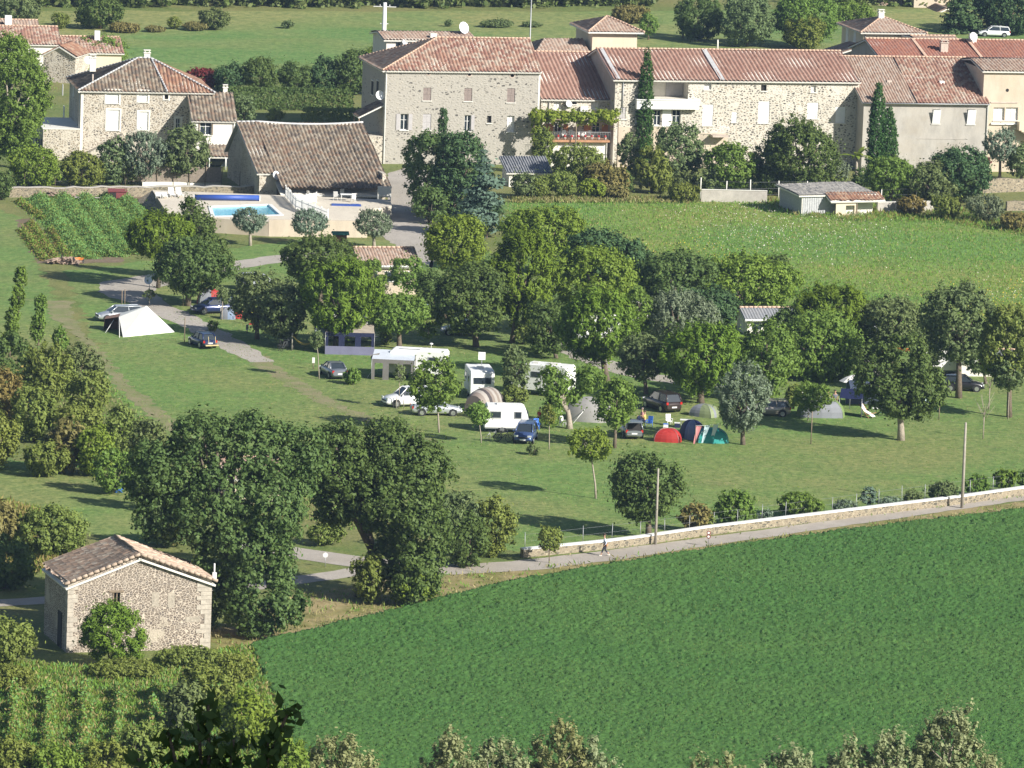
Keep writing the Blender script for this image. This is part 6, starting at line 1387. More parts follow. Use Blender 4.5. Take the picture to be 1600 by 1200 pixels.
def white_tent():
    o = G(222, 520); e = empty('ridge_tent', o, 0, 'big white canvas ridge tent with a brown-shaded porch on the left, the largest tent', 'tent')
    def w(x, y, z=0): return G(x, y, z) - o
    fl = w(192, 527); fr_ = w(273, 519); ap = Q(229, 478, o.y) - o; al = Q(186, 495, o.y - .2) - o; lt = Q(164, 497, o.y + 1.2) - o; lb = w(168, 518); bk = w(262, 509)
    ap = Vector((ap.x, ap.y, ap.z))
    mb = MB(); mb.poly([fl, fr_, ap, al]); mb.build('front_panel', flat('white_canvas', (.80, .79, .74), .8, .04), e)
    mb = MB(); b2 = Vector((fl.x + .3, fl.y + 4.2, 0)); b3 = Vector((fr_.x - .6, fr_.y + 3.0, 0)); mb.poly([b3, b2, Vector((al.x, al.y + 2.4, al.z)), ap]); mb.poly([fr_, b3, ap]); mb.poly([al, ap, Vector((al.x, al.y + 2.4, al.z))]); mb.build('rear_panel', flat('white_canvas', (.80, .79, .74)), e)
    mb = MB(); mb.poly([al, Vector((al.x, al.y + 2.4, al.z)), Vector((lt.x, lt.y + 1.2, lt.z)), Vector((lt.x, lt.y - .6, lt.z))]); mb.poly([Vector((lt.x, lt.y - .6, lt.z)), Vector((lt.x, lt.y + 1.2, lt.z)), Vector((lt.x - .1, lt.y + 1.3, 0)), Vector((lt.x - .1, lt.y - .6, 0))]); mb.poly([Vector((lt.x, lt.y + 1.2, lt.z)), Vector((al.x, al.y + 2.4, al.z)), b2, Vector((lt.x - .1, lt.y + 1.3, 0))]); mb.build('porch', fab('brown', (.26, .15, .10)), e)
    for a, b in (((al), fl + Vector((-.3, -.3, 0))), (Vector((lt.x + .9, lt.y - .9, lt.z)), Vector((lt.x + .2, lt.y - 2.0, 0)))): mb = MB(); mb.tube([a, b], .03, 5); mb.build('pole', M['white'], e)
    rnd = random.Random(2)
white_tent()
RED = fab('red', (.36, .02, .015)); GRN = fab('green', (.15, .22, .07)); LG = fab('pale_grey', (.20, .21, .24)); TEAL = fab('teal', (.02, .28, .26)); BLU = fab('blue', (.012, .022, .10)); BRN = fab('brown_grey', (.22, .18, .155)); ORG = fab('orange', (.55, .17, .03)); M['blu'] = fab('navy_canvas', (.006, .01, .05)); M['teal'] = TEAL  # navy darkened to carry the tree shade on the blue awning front
dome(G(328, 474), 10, 2.6, 2.0, 1.5, 'red dome tent with pale ribs under the walnut, beside the navy car', [RED, RED, RED, LG])
dome(G(356, 498), 0, 1.5, 1.3, 1.1, 'small blue-grey tent left of a red one by the sapling', [fab('bluegrey', (.2, .26, .38)), LG], name='small_tent')
dome(G(371, 497), 0, 1.1, 1.2, 1.1, 'small bright red tent beside the blue-grey one', [RED], name='small_tent')
dome(G(1043, 689), -8, 2.5, 1.9, 1.15, 'red dome tent with orange patches on the open lawn', [RED, RED, ORG, RED])
dome(G(1112, 690), 5, 3.0, 2.2, 1.25, 'teal dome tent behind the hanging towels', [TEAL])
dome(G(1082, 684), 20, 2.0, 2.4, 1.6, 'dark blue tent left of the hanging towels', [BLU, fab('slate', (.16, .22, .36))])
dome(G(1282, 650), 4, 4.4, 2.6, 1.75, 'green and grey dome tent in front of the pines, right of the beige car', [GRN, GRN, LG, LG, GRN, LG, LG, GRN], door=False)
dome(G(1100, 650), -30, 2.6, 1.8, 1.1, 'olive-green lightweight tent lit along one edge, left of the grey olive', [fab('olive', (.2, .24, .12)), LG])
def tunnel():
    e = empty('tunnel_tent', G(757, 640), R(62), 'brown-grey striped tunnel tent behind the small caravan', 'tent'); mats = [BRN, fab('dark_stripe', (.06, .05, .05)), fab('light_stripe', (.34, .31, .28))]; n = 9; mb = MB(); L = 4.0; W = 2.6; H = 2.0
    for i in range(n):
        x0 = -L / 2 + L * i / n; x1 = x0 + L / n
        s0 = 1 - .25 * abs(x0 / (L / 2)) ** 3; s1 = 1 - .25 * abs(x1 / (L / 2)) ** 3
        r0 = [(x0, W / 2 * math.cos(t * math.pi / 10) * s0, H * math.sin(t * math.pi / 10) ** .8 * s0) for t in range(11)]; r1 = [(x1, W / 2 * math.cos(t * math.pi / 10) * s1, H * math.sin(t * math.pi / 10) ** .8 * s1) for t in range(11)]
        mb.grid([r1, r0], (0, 2, 1, 0, 2)[i % 5], True)
        if i == 0: mb.poly(r0, 0)
        if i == n - 1: mb.poly(r1[::-1], 1)
    mb.build('flysheet', mats, e)
tunnel()
def grey_tent():
    o = G(922, 656); e = empty('grey_tent', o, R(-12), 'grey tunnel tent with light guy ropes between the broken tree and the round tree', 'tent'); mb = MB(); rows = []
    for x, s in ((-1.9, .75), (-1.2, 1), (0, 1.05), (1.2, .95), (2.2, .45), (2.6, .1)): rows.append([(x, 1.5 * s * math.cos(t * math.pi / 10), 2.0 * s * math.sin(t * math.pi / 10) ** .85) for t in range(11)])
    mb.grid(rows[::-1], 0, True); mb.poly(rows[0]); mb.build('flysheet', fab('mid_grey', (.30, .29, .28)), e)
    mb = MB(); mb.poly([(-1.92, -.5, 0), (-1.92, .6, 0), (-1.92, .4, 1.2), (-1.92, -.3, 1.2)]); mb.build('door', M['dark'], e)
    for a, b in (((-1.9, -.9, 1.2), (-3.2, -2.0, 0)), ((-1.9, .9, 1.2), (-3.4, .8, 0)), ((-.2, -1.2, 1.2), (-1.0, -2.6, 0))): mb = MB(); mb.tube([a, b], .03, 4); mb.build('guy_rope', M['white'], e)
grey_tent()
# blue awning and hammock pitch
e = awning(G(545, 548), 3, 4.6, 2.6, 2.1, 2.6, 'blue awning with cream roof and a pale mesh skirt behind the pine trunk', 'shadedcream', 'blu', front=True)
mb = MB(); mb.box((0, -2.64, .4), (4.6, .03, .8)); mb.build('mesh_skirt', flat('mesh', (.16, .16, .25), .8), e)
caravan(G(540, 533), 3, 4.4, 2.1, 2.1, 'old cream caravan behind the blue awning', mat='offwhite')
e = awning(G(507, 544), 3, 2.0, 2.0, 1.8, 2.2, 'pale grey side awning left of the pine trunk', 'lightgreyf', 'lightgreyf', front=False)
def hammock():
    A, B = G(456, 548), G(491, 547); e = empty('hammock', (A + B) / 2, 0, 'yellow hammock slung between two posts left of the blue awning', 'hammock'); o = e.location; rows = []
    a = A - o + Vector((0, 0, 1.5)); b = B - o + Vector((0, 0, .9))
    for i in range(13):
        t = i / 12; p = a.lerp(b, t) - Vector((0, 0, .75 * math.sin(math.pi * t) * .8)); w = .08 + .32 * math.sin(math.pi * t); rows.append([p + Vector((0, -w, .12 * w)), p + Vector((0, 0, -.1)), p + Vector((0, w, .12 * w))])
    mb = MB(); mb.grid(rows, 0, True); mb.build('cloth', fab('yellow', (.62, .46, .10)), e)
    for q in (A, B): mb = MB(); mb.tube([q - o, q - o + Vector((0, 0, 1.7))], .06, 6); mb.build('post', M['polewood'], e)
hammock()
def bicycle(p, rz, label, mt='black', wh='grey', lean=0):
    e = empty('bicycle', p, R(rz), label, 'bicycle')
    for x in (-.52, .52):
        mb = MB(); mb.tube([(x + .33 * math.cos(t * .5236), 0, .34 + .33 * math.sin(t * .5236)) for t in range(13)], .022, 5)
        for t in range(6): mb.tube([(x, 0, .34), (x + .32 * math.cos(t * 1.047), 0, .34 + .32 * math.sin(t * 1.047))], .005, 3)
        mb.build('wheel', M['rubber'], e)
    mb = MB()
    for a, b in (((-.52, 0, .34), (-.1, 0, .3)), ((-.1, 0, .3), (-.2, 0, .85)), ((-.2, 0, .8), (.35, 0, .85)), ((-.1, 0, .3), (.35, 0, .8)), ((-.52, 0, .34), (-.2, 0, .75)), ((.52, 0, .34), (.33, 0, .95))): mb.tube([a, b], .024, 5)
    mb.build('frame', M[mt], e); mb = MB(); mb.box((-.2, 0, .92), (.25, .14, .06)); mb.build('saddle', M['black'], e); mb = MB(); mb.tube([(.3, -.28, 1.0), (.34, 0, .98), (.3, .28, 1.0)], .018, 5); mb.build('handlebar', M['grey'], e)
bicycle(G(438, 547), 75, 'dark bicycle leaning at the left end of the hammock pitch'); bicycle(G(445, 548), 60, 'second bicycle close beside the first, left of the hammock', 'dgrey'); bicycle(G(381, 490), 40, 'bicycle under the tree behind the small red tent', 'dgrey')
bicycle(G(768, 690), 5, 'bicycle parked along the small caravan, the left one', 'grey'); bicycle(G(786, 690), -6, 'blue bicycle parked along the small caravan, the right one', 'blu')
def moto(p, rz, label):
    e = empty('motorbike', p, R(rz), label, 'motorbike')
    for x in (-.65, .65): mb = MB(); mb.tube([(x, -.07, .3), (x, .07, .3)], .3, 14); w_ = mb.build('wheel', M['rubber'], e); mb = MB(); mb.tube([(x, -.08, .3), (x, .08, .3)], .18, 12); mb.build('rim', M['chrome'], w_)
    mb = MB(); mb.blob((.1, 0, .75), (.38, .17, .18), 2, jit=.03); mb.box((0, 0, .42), (.5, .25, .35)); mb.tube([(.65, 0, .3), (.42, 0, .95)], .05); mb.build('body', M['dgrey'], e); mb = MB(); mb.box((-.4, 0, .78), (.6, .24, .1)); mb.build('seat', M['black'], e); mb = MB(); mb.tube([(.38, -.35, 1.0), (.42, 0, .98), (.38, .35, 1.0)], .02, 5); mb.build('handlebar', M['chrome'], e); mb = MB(); mb.blob((.55, 0, .85), (.1, .1, .1), 1, jit=0); mb.build('headlight', M['white'], e)
moto(G(453, 545), 110, 'dark motorbike with chrome parts at the left post of the hammock')
moto(G(1244, 628), 20, 'motorbike at the left end of the green and grey tent, in tree shade')
# towels on a line
def towels():
    A, B = G(1086, 696), G(1124, 692); e = empty('washing_line', A, 0, 'washing line hung between a post and the olive tree in front of the teal tent', 'washing line'); d = B - A
    mb = MB(); mb.tube([(0, 0, 1.75), d * .5 + Vector((0, 0, 1.65)), d + Vector((0, 0, 1.75))], .012, 4); mb.build('line', M['white'], e); mb = MB(); mb.tube([(0, 0, 0), (0, 0, 1.8)], .03, 5); mb.build('post', M['wood'], e); mb = MB(); mb.tube([d, d + Vector((0, 0, 1.8))], .03, 5); mb.build('post', M['wood'], e)
    for t, c, lab in ((.08, (.62, .25, .26), 'pink towel hanging from the washing line, the left one'), (.42, (.45, .58, .62), 'pale blue towel hanging from the washing line, the middle one'), (.78, (.62, .70, .74), 'white towel hanging from the washing line, the right one')):
        p = A + d * t; mb = MB(); rows = []
        for k in range(7): z = 1.68 - k * .26; w = .30 * (1 - k / 7.5) + .05; rows.append([(-w * .3 - .05 * k + .0, -.03, z), (0 - .05 * k + w * .3, .06 * (k % 2), z), (w - .05 * k, -.03, z)])
        mb.grid(rows, 0, True); o = mb.build('towel', fab('towel%d' % int(t * 100), c), None, p); tag(o, lab, 'towel', 'towels on the washing line')
towels()
mb = MB(); rows = []
for k in range(7): z = 2.0 - k * .22; w = .16 + .05 * (k % 2); rows.append([(-w, 0, z), (0, .08, z), (w, -.03, z)])
mb.grid(rows, 0, True); tag(mb.build('hanging_cloth', fab('cyan_cloth', (.55, .72, .68)), None, G(1447, 650)), 'pale cyan cloth hanging free below the branches of the big right-hand tree', 'cloth')
def camp_chair(x, y, rz, mt, label): return chair(G(x, y), R(rz), mt, label, 'camping chairs', 'camp_chair')
M['bright_blue'] = fab('bright_blue', (.05, .18, .60))
camp_chair(1045, 665, 20, 'white', 'white camp chair on the grass behind the red dome tent'); camp_chair(1014, 668, -30, 'bright_blue', 'bright blue camp chair left of the white one behind the red dome tent'); camp_chair(838, 672, 10, 'bright_blue', 'blue camp chair right of the blue compact car'); camp_chair(879, 668, 40, 'white', 'white camp chair at the foot of the broken tree')
camp_chair(1002, 668, 60, 'blu', 'dark blue camp chair beside the open-booted car')
def box_thing(name, x, y, d, mt, label, cat, lid=None, rz=0.0):
    e = empty(name, G(x, y), rz, label, cat); mb = MB(); mb.box((0, 0, d[2] / 2), d, top=(.94, .94)); mb.build('body', M[mt], e); mb = MB(); mb.box((0, 0, d[2] + .03), (d[0] * 1.02, d[1] * 1.02, .06)); mb.build('lid', M[lid or 'white'], e)
box_thing('cool_box', 1040, 669, (.45, .3, .35), 'white', 'small white cool box beside the white camp chair', 'cool box', 'bright_blue'); box_thing('cool_box', 1058, 668, (.5, .35, .4), 'blu', 'dark blue cool box between camp chair and blue tent', 'cool box')
def camp_table(x, y, label, mt='white', L=1.1):
    e = empty('camp_table', G(x, y), 0, label, 'table'); mb = MB(); mb.box((0, 0, .7), (L, .6, .04)); mb.build('table_top', M[mt], e)
    for sx in (-1, 1): mb = MB(); mb.tube([(sx * L * .4, -.25, 0), (sx * L * .4, .25, .68)], .02, 5); mb.tube([(sx * L * .4, .25, 0), (sx * L * .4, -.25, .68)], .02, 5); mb.build('leg', M['grey'], e)
camp_table(826, 667, 'white camp table between the small caravan and the blue chair'); camp_table(1072, 668, 'pale camp table left of the blue tent'); camp_table(1375, 650, 'white camp table in the shade left of the big right-hand trunk', L=1.4)
# the busy shaded pitch at the right
e = awning(G(1330, 647), -6, 2.0, 1.8, 1.7, 2.3, 'dark blue kitchen tent at the shaded pitch right of the green dome tent', 'blu', 'blu', front=False)
e = empty('big_marquee', G(1362, 636), R(4), 'dark open-sided tent in deep shade behind the lounger', 'tent'); mb = MB(); mb.grid([[(-2.2, -1.6, 1.9), (0, -1.7, 1.9), (2.2, -1.6, 1.9)], [(-2.2, 0, 2.4), (0, 0, 2.7), (2.2, 0, 2.4)], [(-2.2, 1.6, 1.9), (0, 1.7, 1.9), (2.2, 1.6, 1.9)]], 0, True); mb.build('roof_sheet', fab('slate_dark', (.07, .09, .14)), e)
for sx in (-2.2, 2.2):
    for sy in (-1.6, 1.6): mb = MB(); mb.tube([(sx, sy, 0), (sx, sy, 1.9)], .03, 5); mb.build('pole', M['grey'], e)
mb = MB(); mb.box((0, 1.6, .95), (4.4, .04, 1.9)); mb.build('back_wall', fab('slate_dark', (.07, .09, .14)), e)
e = empty('deck_chair', G(1353, 652), R(-35), 'white reclining deck chair with wooden legs at the shaded pitch', 'chair'); mb = MB(); mb.grid([[(-.6, -.28, 1.15), (-.6, .28, 1.15)], [(-.15, -.28, .6), (-.15, .28, .6)], [(.35, -.28, .42), (.35, .28, .42)], [(.85, -.28, .15), (.85, .28, .15)]], 0, False); mb.build('canvas', M['white'], e)
for s in (-.3, .3): mb = MB(); mb.tube([(-.65, s, 1.2), (.5, s, 0)], .03, 5); mb.tube([(-.5, s, 0), (.85, s, .5)], .03, 5); mb.build('leg', flat('orange_wood', (.42, .2, .09), .7), e)
bicycle(G(1383, 650), 8, 'blue bicycle standing at the foot of the big right-hand trunk', 'bright_blue')
e = empty('parasol', G(1331, 628), 0, 'lacy white parasol over the shaded pitch', 'parasol'); mb = MB(); mb.tube([(0, 0, 0), (0, 0, 2.4)], .03, 5); mb.build('pole', M['grey'], e); mb = MB(); rows = [[(math.cos(k * .785) * r, math.sin(k * .785) * r, z) for k in range(8)] for r, z in ((.05, 2.5), (.7, 2.25), (1.25, 1.9))]; mb.grid(rows[::-1], 0, False, True); mb.build('canopy', M['curtain'], e)
e = empty('folded_parasol', G(392.5, 507), 0, 'bright yellow folded parasol on a red foot, under the trees', 'parasol'); mb = MB(); mb.tube([(0, 0, .1), (0, 0, .5), (0, 0, 1.5), (0, 0, 1.9)], [.02, .09, .06, .02], 7); mb.build('canopy', fab('bright_yellow', (.75, .6, .05)), e); mb = MB(); mb.box((0, 0, .05), (.4, .4, .1)); mb.build('foot', RED, e)
# satellite dish on the lawn, kayaks, woodpile, hutch, wheelbarrow
e = empty('dish_stand', G(233, 462), 0, 'grey satellite dish on a short stand beside the gravel path', 'satellite dish'); mb = MB(); mb.tube([(0, 0, 0), (0, 0, 1.2)], .03, 5); mb.build('stand', M['grey'], e); dish(e, 0, -.1, 1.6, .5, -.5, name='dish')
for x, y, r_, lab in ((1383, 566, .2, 'small orange kayak end glimpsed in the leaves of the big right-hand tree, the left one'), (1412, 563, -.3, 'small orange kayak end glimpsed in the leaves of the big right-hand tree, the right one')):
    e = empty('kayak', G(x, y) + Vector((0, 0, 1.0)), r_, lab, 'kayak', 'orange kayaks'); mb = MB(); mb.grid([[(X_, .3 * math.sin(a) * w, .2 * math.cos(a) * w) for a in [k * .785 for k in range(8)]] for X_, w in ((-1.2, .05), (-.7, .8), (0, 1), (.7, .8), (1.2, .05))], 0, True, True); mb.build('hull', ORG, e)
def woodpile(x, y, L, label, seed, name='woodpile'):
    rnd = random.Random(seed); e = empty(name, G(x, y), R(3), label, 'woodpile')
    mb = MB()
    for i in range(90):
        cx = rnd.uniform(-L / 2, L / 2); z = abs(rnd.gauss(0, .35)) * (1 - abs(cx) / L); a = rnd.uniform(0, 3.14); l = rnd.uniform(.4, 1.3); p = Vector((cx, rnd.uniform(-.8, .8), .1 + z)); d = Vector((math.cos(a), math.sin(a), rnd.uniform(-.3, .3))) * l / 2
        mb.tube([p - d, p + d], rnd.uniform(.04, .11), 5)
    mb.build('logs', flat('old_branches', (.30, .22, .17), .9, .4, 3), e)
woodpile(52, 306, 6, 'heap of old branches and timber against the garden wall', 1); woodpile(85, 308, 5, 'low spread of sticks right of the branch heap by the garden wall', 2); woodpile(100, 412, 3, 'small heap of reddish prunings at the foot of the garden rows', 3)
e = empty('rabbit_hutch', G(183, 315), .1, 'dark red wooden hutch by the garden wall', 'hutch'); mb = MB(); mb.box((0, 0, .6), (1.9, 1.2, 1.2)); mb.build('body', flat('dark_red_wood', (.20, .05, .05), .8, .2, 4), e); mb = MB(); mb.box((0, 0, 1.25), (2.1, 1.4, .08), rx=R(6)); mb.build('roof', flat('dark_red_wood', (.20, .05, .05)), e); mb = MB(); mb.box((-.5, -.62, .6), (.7, .04, .9)); mb.build('door', M['dark'], e)
e = empty('plank_bench', G(145, 315), .1, 'long pale plank resting on blocks left of the red hutch', 'bench'); mb = MB(); mb.box((-.3, 0, .45), (3.4, .35, .07)); mb.build('plank', M['concrete'], e)
for s in (-1.5, .9): mb = MB(); mb.box((s, 0, .2), (.4, .35, .42)); mb.build('block', M['offwhite'], e)
e = empty('wheelbarrow', G(124, 412), 1.0, 'orange wheelbarrow at the shaded end of the garden', 'wheelbarrow'); mb = MB(); mb.grid([[(-.4, -.3, .65), (.5, -.22, .6)], [(-.3, -.15, .35), (.35, -.12, .35)], [(-.3, .15, .35), (.35, .12, .35)], [(-.4, .3, .65), (.5, .22, .6)]], 0, False); mb.build('tray', ORG, e); mb = MB(); mb.tube([(.6, -.04, .18), (.6, .04, .18)], .18, 10); mb.build('wheel', M['rubber'], e)
for s in (-1, 1): mb = MB(); mb.tube([(.6, s * .06, .18), (-.3, s * .25, .4), (-1.0, s * .28, .55)], .02, 5); mb.build('handle', M['grey'], e)
e = empty('dustbin', G(185, 769), 0, 'blue bin half hidden in the bushes left of the big trees', 'bin'); mb = MB(); mb.box((0, 0, .5), (.7, .6, 1.0), top=(1.15, 1.15)); mb.build('body', M['bright_blue'], e); mb = MB(); mb.box((0, 0, 1.04), (.82, .74, .08)); mb.build('lid', M['white'], e)
# low pink house glimpsed through the big tree
h, x0, x1, ze, rz_ = gable_house('hidden_house', 'small house with pink tiled roof glimpsed through the big left-hand tree', Fr(G(350, 790), R(12)), 0, (355, 745), (440, 746), (370, 715), 6, 'creamy', 'tile_pale')
# ------------------------------------------------------------------ people
def skinmesh(name, chains, mat, parent, sub=1):
    """chains: lists of (point, radius); the first chain's first point is the root, later chains start at a named point index of the first"""
    V = []; E = []; Rr = []
    for ch in chains:
        prev = None
        for (p, r) in ch:
            if isinstance(p, int): prev = p; continue
            V.append(p); Rr.append(r); i = len(V) - 1
            if prev is not None: E.append((prev, i))
            prev = i
    me = bpy.data.meshes.new(name); me.from_pydata([tuple(v) for v in V], E, []); me.materials.append(mat)
    o = bpy.data.objects.new(name, me); col.objects.link(o); o.parent = parent
    md = o.modifiers.new('skin', 'SKIN'); md.use_smooth_shade = True
    for i, d in enumerate(me.skin_vertices[0].data if me.skin_vertices else []): d.radius = (Rr[i], Rr[i]); d.use_root = (i == 0)
    if sub: s = o.modifiers.new('sub', 'SUBSURF'); s.levels = sub; s.render_levels = sub
    return o
def ensure_skin(me):
    import bmesh
    bm = bmesh.new(); bm.from_mesh(me); bm.verts.layers.skin.verify(); bm.to_mesh(me); bm.free()
_sm = skinmesh
def skinmesh(name, chains, mat, parent, sub=1):
    o = _sm(name, chains, mat, parent, sub)
    if not o.data.skin_vertices: ensure_skin(o.data)
    Rr = [r for ch in chains for (p, r) in ch if not isinstance(p, int)]
    for i, d in enumerate(o.data.skin_vertices[0].data): d.radius = (Rr[i], Rr[i]); d.use_root = (i == 0)
    return o
def person(p, rz, label, shirt, trousers, hair=(.06, .04, .03), pose='walk', skin='skin', long_sleeve=False):
    e = empty('person', p, R(rz), label, 'person')   # figure faces +x
    if pose == 'sit': hz = .48; k1 = [(.42, .12, .50), (.42, -.12, .50)]; ft = [(.45, .13, .07), (.45, -.13, .07)]
    elif pose == 'walk': hz = .90; k1 = [(.18, .09, .50), (-.02, -.09, .48)]; ft = [(.30, .09, .09), (-.34, -.09, .14)]
    else: hz = .92; k1 = [(.03, .10, .49), (.02, -.10, .49)]; ft = [(0, .11, .08), (0, -.11, .08)]
    lean = .05 if pose == 'walk' else 0
    P = Vector((0, 0, hz)); ch = P + Vector((lean, 0, .42)); nk = P + Vector((lean * 1.3, 0, .57)); hd = nk + Vector((.02, 0, .19))
    if pose == 'walk': arms = [((-.12, .24, hz + .22), (.04, .25, hz + .02)), ((.10, -.24, hz + .22), (.28, -.22, hz + .06))]
    elif pose == 'sit': arms = [((.08, .25, hz + .25), (.30, .18, hz + .18)), ((.08, -.25, hz + .25), (.30, -.18, hz + .18))]
    else: arms = [((.02, .25, hz + .24), (.08, .24, hz - .02)), ((.02, -.25, hz + .24), (.14, -.2, hz + .1))]
    base = [[(P, .13), (P + Vector((lean * .5, 0, .2)), .12), (ch, .135), (nk, .06), (nk + Vector((.01, 0, .08)), .055), (hd, .095), (hd + Vector((0, 0, .09)), .07)]]
    legs = []
    for s, k, f in ((1, k1[0], ft[0]), (-1, k1[1], ft[1])): legs.append([(0, 0), (P + Vector((0, s * .09, -.03)), .10), (Vector(k), .062), (Vector(f) + Vector((0, 0, .02)), .042), (Vector(f) + Vector((.15, 0, -.04)), .034)])
    arm = []
    for s, (el, ha) in ((1, arms[0]), (-1, arms[1])):
        el = Vector(el); ha = Vector(ha); dd = (ha - el).normalized(); c_ = [(2, 0), (ch + Vector((0, s * .19, .02)), .058), (el, .042), (ha, .028), (ha + dd * .07, .026)]; arm.append(c_)
    chains = base + legs + arm; n = 7 + 8
    idx = [7 + 8 + 3, 7 + 8 + 4 + 3]
    for a, (el, ha) in enumerate(arms):
        el = Vector(el); ha = Vector(ha); dd = (ha - el).normalized(); sd = Vector((0, 1, 0)); q = ha + dd * .07
        for j, (off, l) in enumerate(((-.028, .055), (-.01, .07), (.01, .065), (.028, .05))): chains.append([(idx[a], 0), (q + sd * off + dd * .03, .009), (q + sd * off + dd * (.03 + l) + Vector((0, 0, -.012)), .008)])
        chains.append([(idx[a] - 1, 0), (ha + dd * .03 + Vector((.03, 0, -.02)), .010), (ha + dd * .07 + Vector((.045, 0, -.025)), .009)])
    skinmesh('body', chains, M[skin], e)
    sh = [[(P + Vector((0, 0, .02)), .155), (P + Vector((lean * .5, 0, .2)), .145), (ch, .155), (nk - Vector((0, 0, .03)), .075)]]
    for s, (el, ha) in ((1, arms[0]), (-1, arms[1])): el = Vector(el); sd = ch + Vector((0, s * .19, .02)); sh.append([(2, 0), (sd, .072), (el if long_sleeve else sd.lerp(el, .7), .056)] + ([(el.lerp(Vector(ha), .85), .042)] if long_sleeve else []))
    skinmesh('shirt', sh, shirt, e)
    tr = [[(P + Vector((0, 0, .04)), .15)]]
    for s, k, f in ((1, k1[0], ft[0]), (-1, k1[1], ft[1])): tr.append([(0, 0), (P + Vector((0, s * .09, -.04)), .115), (Vector(k), .078), (Vector(k).lerp(Vector(f), .6), .062)])
    skinmesh('trousers', tr, trousers, e)
    mb = MB(); mb.blob(hd + Vector((-.025, 0, .065)), (.115, .10, .095), 3, jit=.03); mb.build('hair', flat('hair%d' % int(hair[0] * 1000), hair, .8), e)
    mb = MB(); mb.blob(hd + Vector((.10, 0, .0)), (.03, .018, .03), 1, jit=0); mb.build('nose', M[skin], e)
    for s in (-1, 1): mb = MB(); mb.blob(hd + Vector((.088, s * .035, .03)), (.014, .016, .012), 1, jit=0); mb.build('eye', M['black'], e); mb = MB(); mb.blob(hd + Vector((-.005, s * .098, .0)), (.025, .012, .035), 1, jit=0); mb.build('ear', M[skin], e)
    mb = MB(); mb.box(hd + Vector((.098, 0, -.05)), (.01, .05, .014)); mb.build('mouth', M['brick'], e)
    for s, f in ((1, ft[0]), (-1, ft[1])): mb = MB(); mb.blob(Vector(f) + Vector((.07, 0, -.035)), (.14, .05, .05), 1, jit=0); mb.build('shoe', M['offwhite'], e)
    return e
WS = fab('pale_blue_shirt', (.55, .62, .75)); DK = fab('dark_trousers', (.03, .03, .045)); PK = fab('pink', (.6, .25, .28)); YL = fab('yellow_top', (.65, .45, .12))
wk = person(G(945, 869), 178, 'person in a pale blue top and dark cropped trousers walking left along the road', WS, DK, pose='walk', long_sleeve=True)
e = empty('waist_jacket', wk.location + Vector((.05, 0, .98)), R(178), 'orange-brown jacket tied round the waist of the walking person', 'jacket'); mb = MB(); mb.grid([[(math.cos(a * .785) * .175, math.sin(a * .785) * .19, z) for a in range(8)] for z in (-.16, -.05, .04)], 0, True, True); mb.build('cloth', fab('tan_orange', (.50, .26, .13)), e)
person(G(843, 668), 250, 'person in red beside the blue camp chair right of the blue compact car', fab('red_top', (.5, .05, .05)), DK, (.3, .2, .1), 'stand')
person(G(1003, 661), 200, 'seated person in a pink top by the open-booted car', PK, DK, (.25, .2, .18), 'sit')
person(G(1007, 665), 160, 'seated person in a yellow top by the open-booted car', YL, fab('denim', (.08, .12, .25)), pose='sit')
person(G(1293, 640), 220, 'bare-chested person standing behind the green and grey tent', M['skin'], DK, pose='stand')
person(G(1304, 640), 260, 'person in grey standing behind the right end of the green and grey tent', fab('grey_top', (.18, .19, .22)), DK, pose='stand')
# ------------------------------------------------------------------ far wood and hedges along the top
def far_wood():
    rnd = random.Random(77); bl = []
    for i in range(150):
        x = -120 + 1840 * i / 149; y = 17 + rnd.uniform(-2, 3)
        if 1010 < x < 1300: continue
        g = G(x, y - 3); r = rnd.uniform(1.8, 3.6); bl.append((g.x, g.y + 4 + rnd.uniform(0, 8), r * .8, r * 1.3, r, r * rnd.uniform(.9, 1.5)))
        bl.append((g.x + rnd.uniform(-3, 3), g.y + 14 + rnd.uniform(0, 8), 4 + r * .5, r * 1.5, r, r * 1.4))
    bl = [b for b in bl]; V, q = foliage(bl, 5, .5, 1.5, 1.1); mi = np.random.default_rng(2).integers(0, 2, len(q))
    tag(npmesh('far_wood', V, q, [LM['greygreen'], LM['walnut']], midx=mi), 'continuous belt of dark trees along the far edge of the fields', 'wood', None, 'stuff')
far_wood()
T = tree; Bu = bush
# top
Bu('leafy_tree', 'walnut', (113, -8, 196, 48), 'big dark tree standing alone in the far fields above the stone house', 'tree', nb=9)
Bu('leafy_tree', 'greygreen', (-20, -10, 62, 38), 'dark tree group member at the top left corner', 'tree')
Bu('bush', 'shrub', (76, 18, 110, 46), 'bush between the terracotta roofs and the big far tree')
Bu('bush', 'greygreen', (304, 12, 362, 48), 'large round grey-green bush on the line between the two far fields')
Bu('bush', 'shrub', (258, 26, 284, 46), 'medium bush left of the large round one between the far fields')
Bu('bush', 'dry', (282, 34, 325, 49), 'low brownish scrub joining the two bushes between the far fields')
Bu('bush', 'dry', (165, 36, 222, 52), 'low brown scrub strip right of the big far tree')
Bu('bush', 'dry', (222, 40, 258, 51), 'short dry scrub strip left of the medium far bush')
Bu('bush', 'greygreen', (438, 32, 460, 45), 'small lone bush in the far field left of the white pole')
Bu('bush', 'greygreen', (749, 30, 804, 44), 'wide low dark bush in the far field above the big roof')
Bu('bush', 'greygreen', (812, 34, 848, 43), 'flat bush beside the thin mast in the far field')
Bu('bush', 'greygreen', (694, 30, 708, 42), 'tiny bush left of the large satellite dish in the far field')
Bu('hedge', 'dry', (948, 8, 1022, 38), 'thick brownish hedge at the top right of the tower house', 'hedge', nb=9)
T('small_tree', 'broad', (1013, 62), (998, 20, 1029, 52), 'small round green tree right of the tower house roof', nb=6)
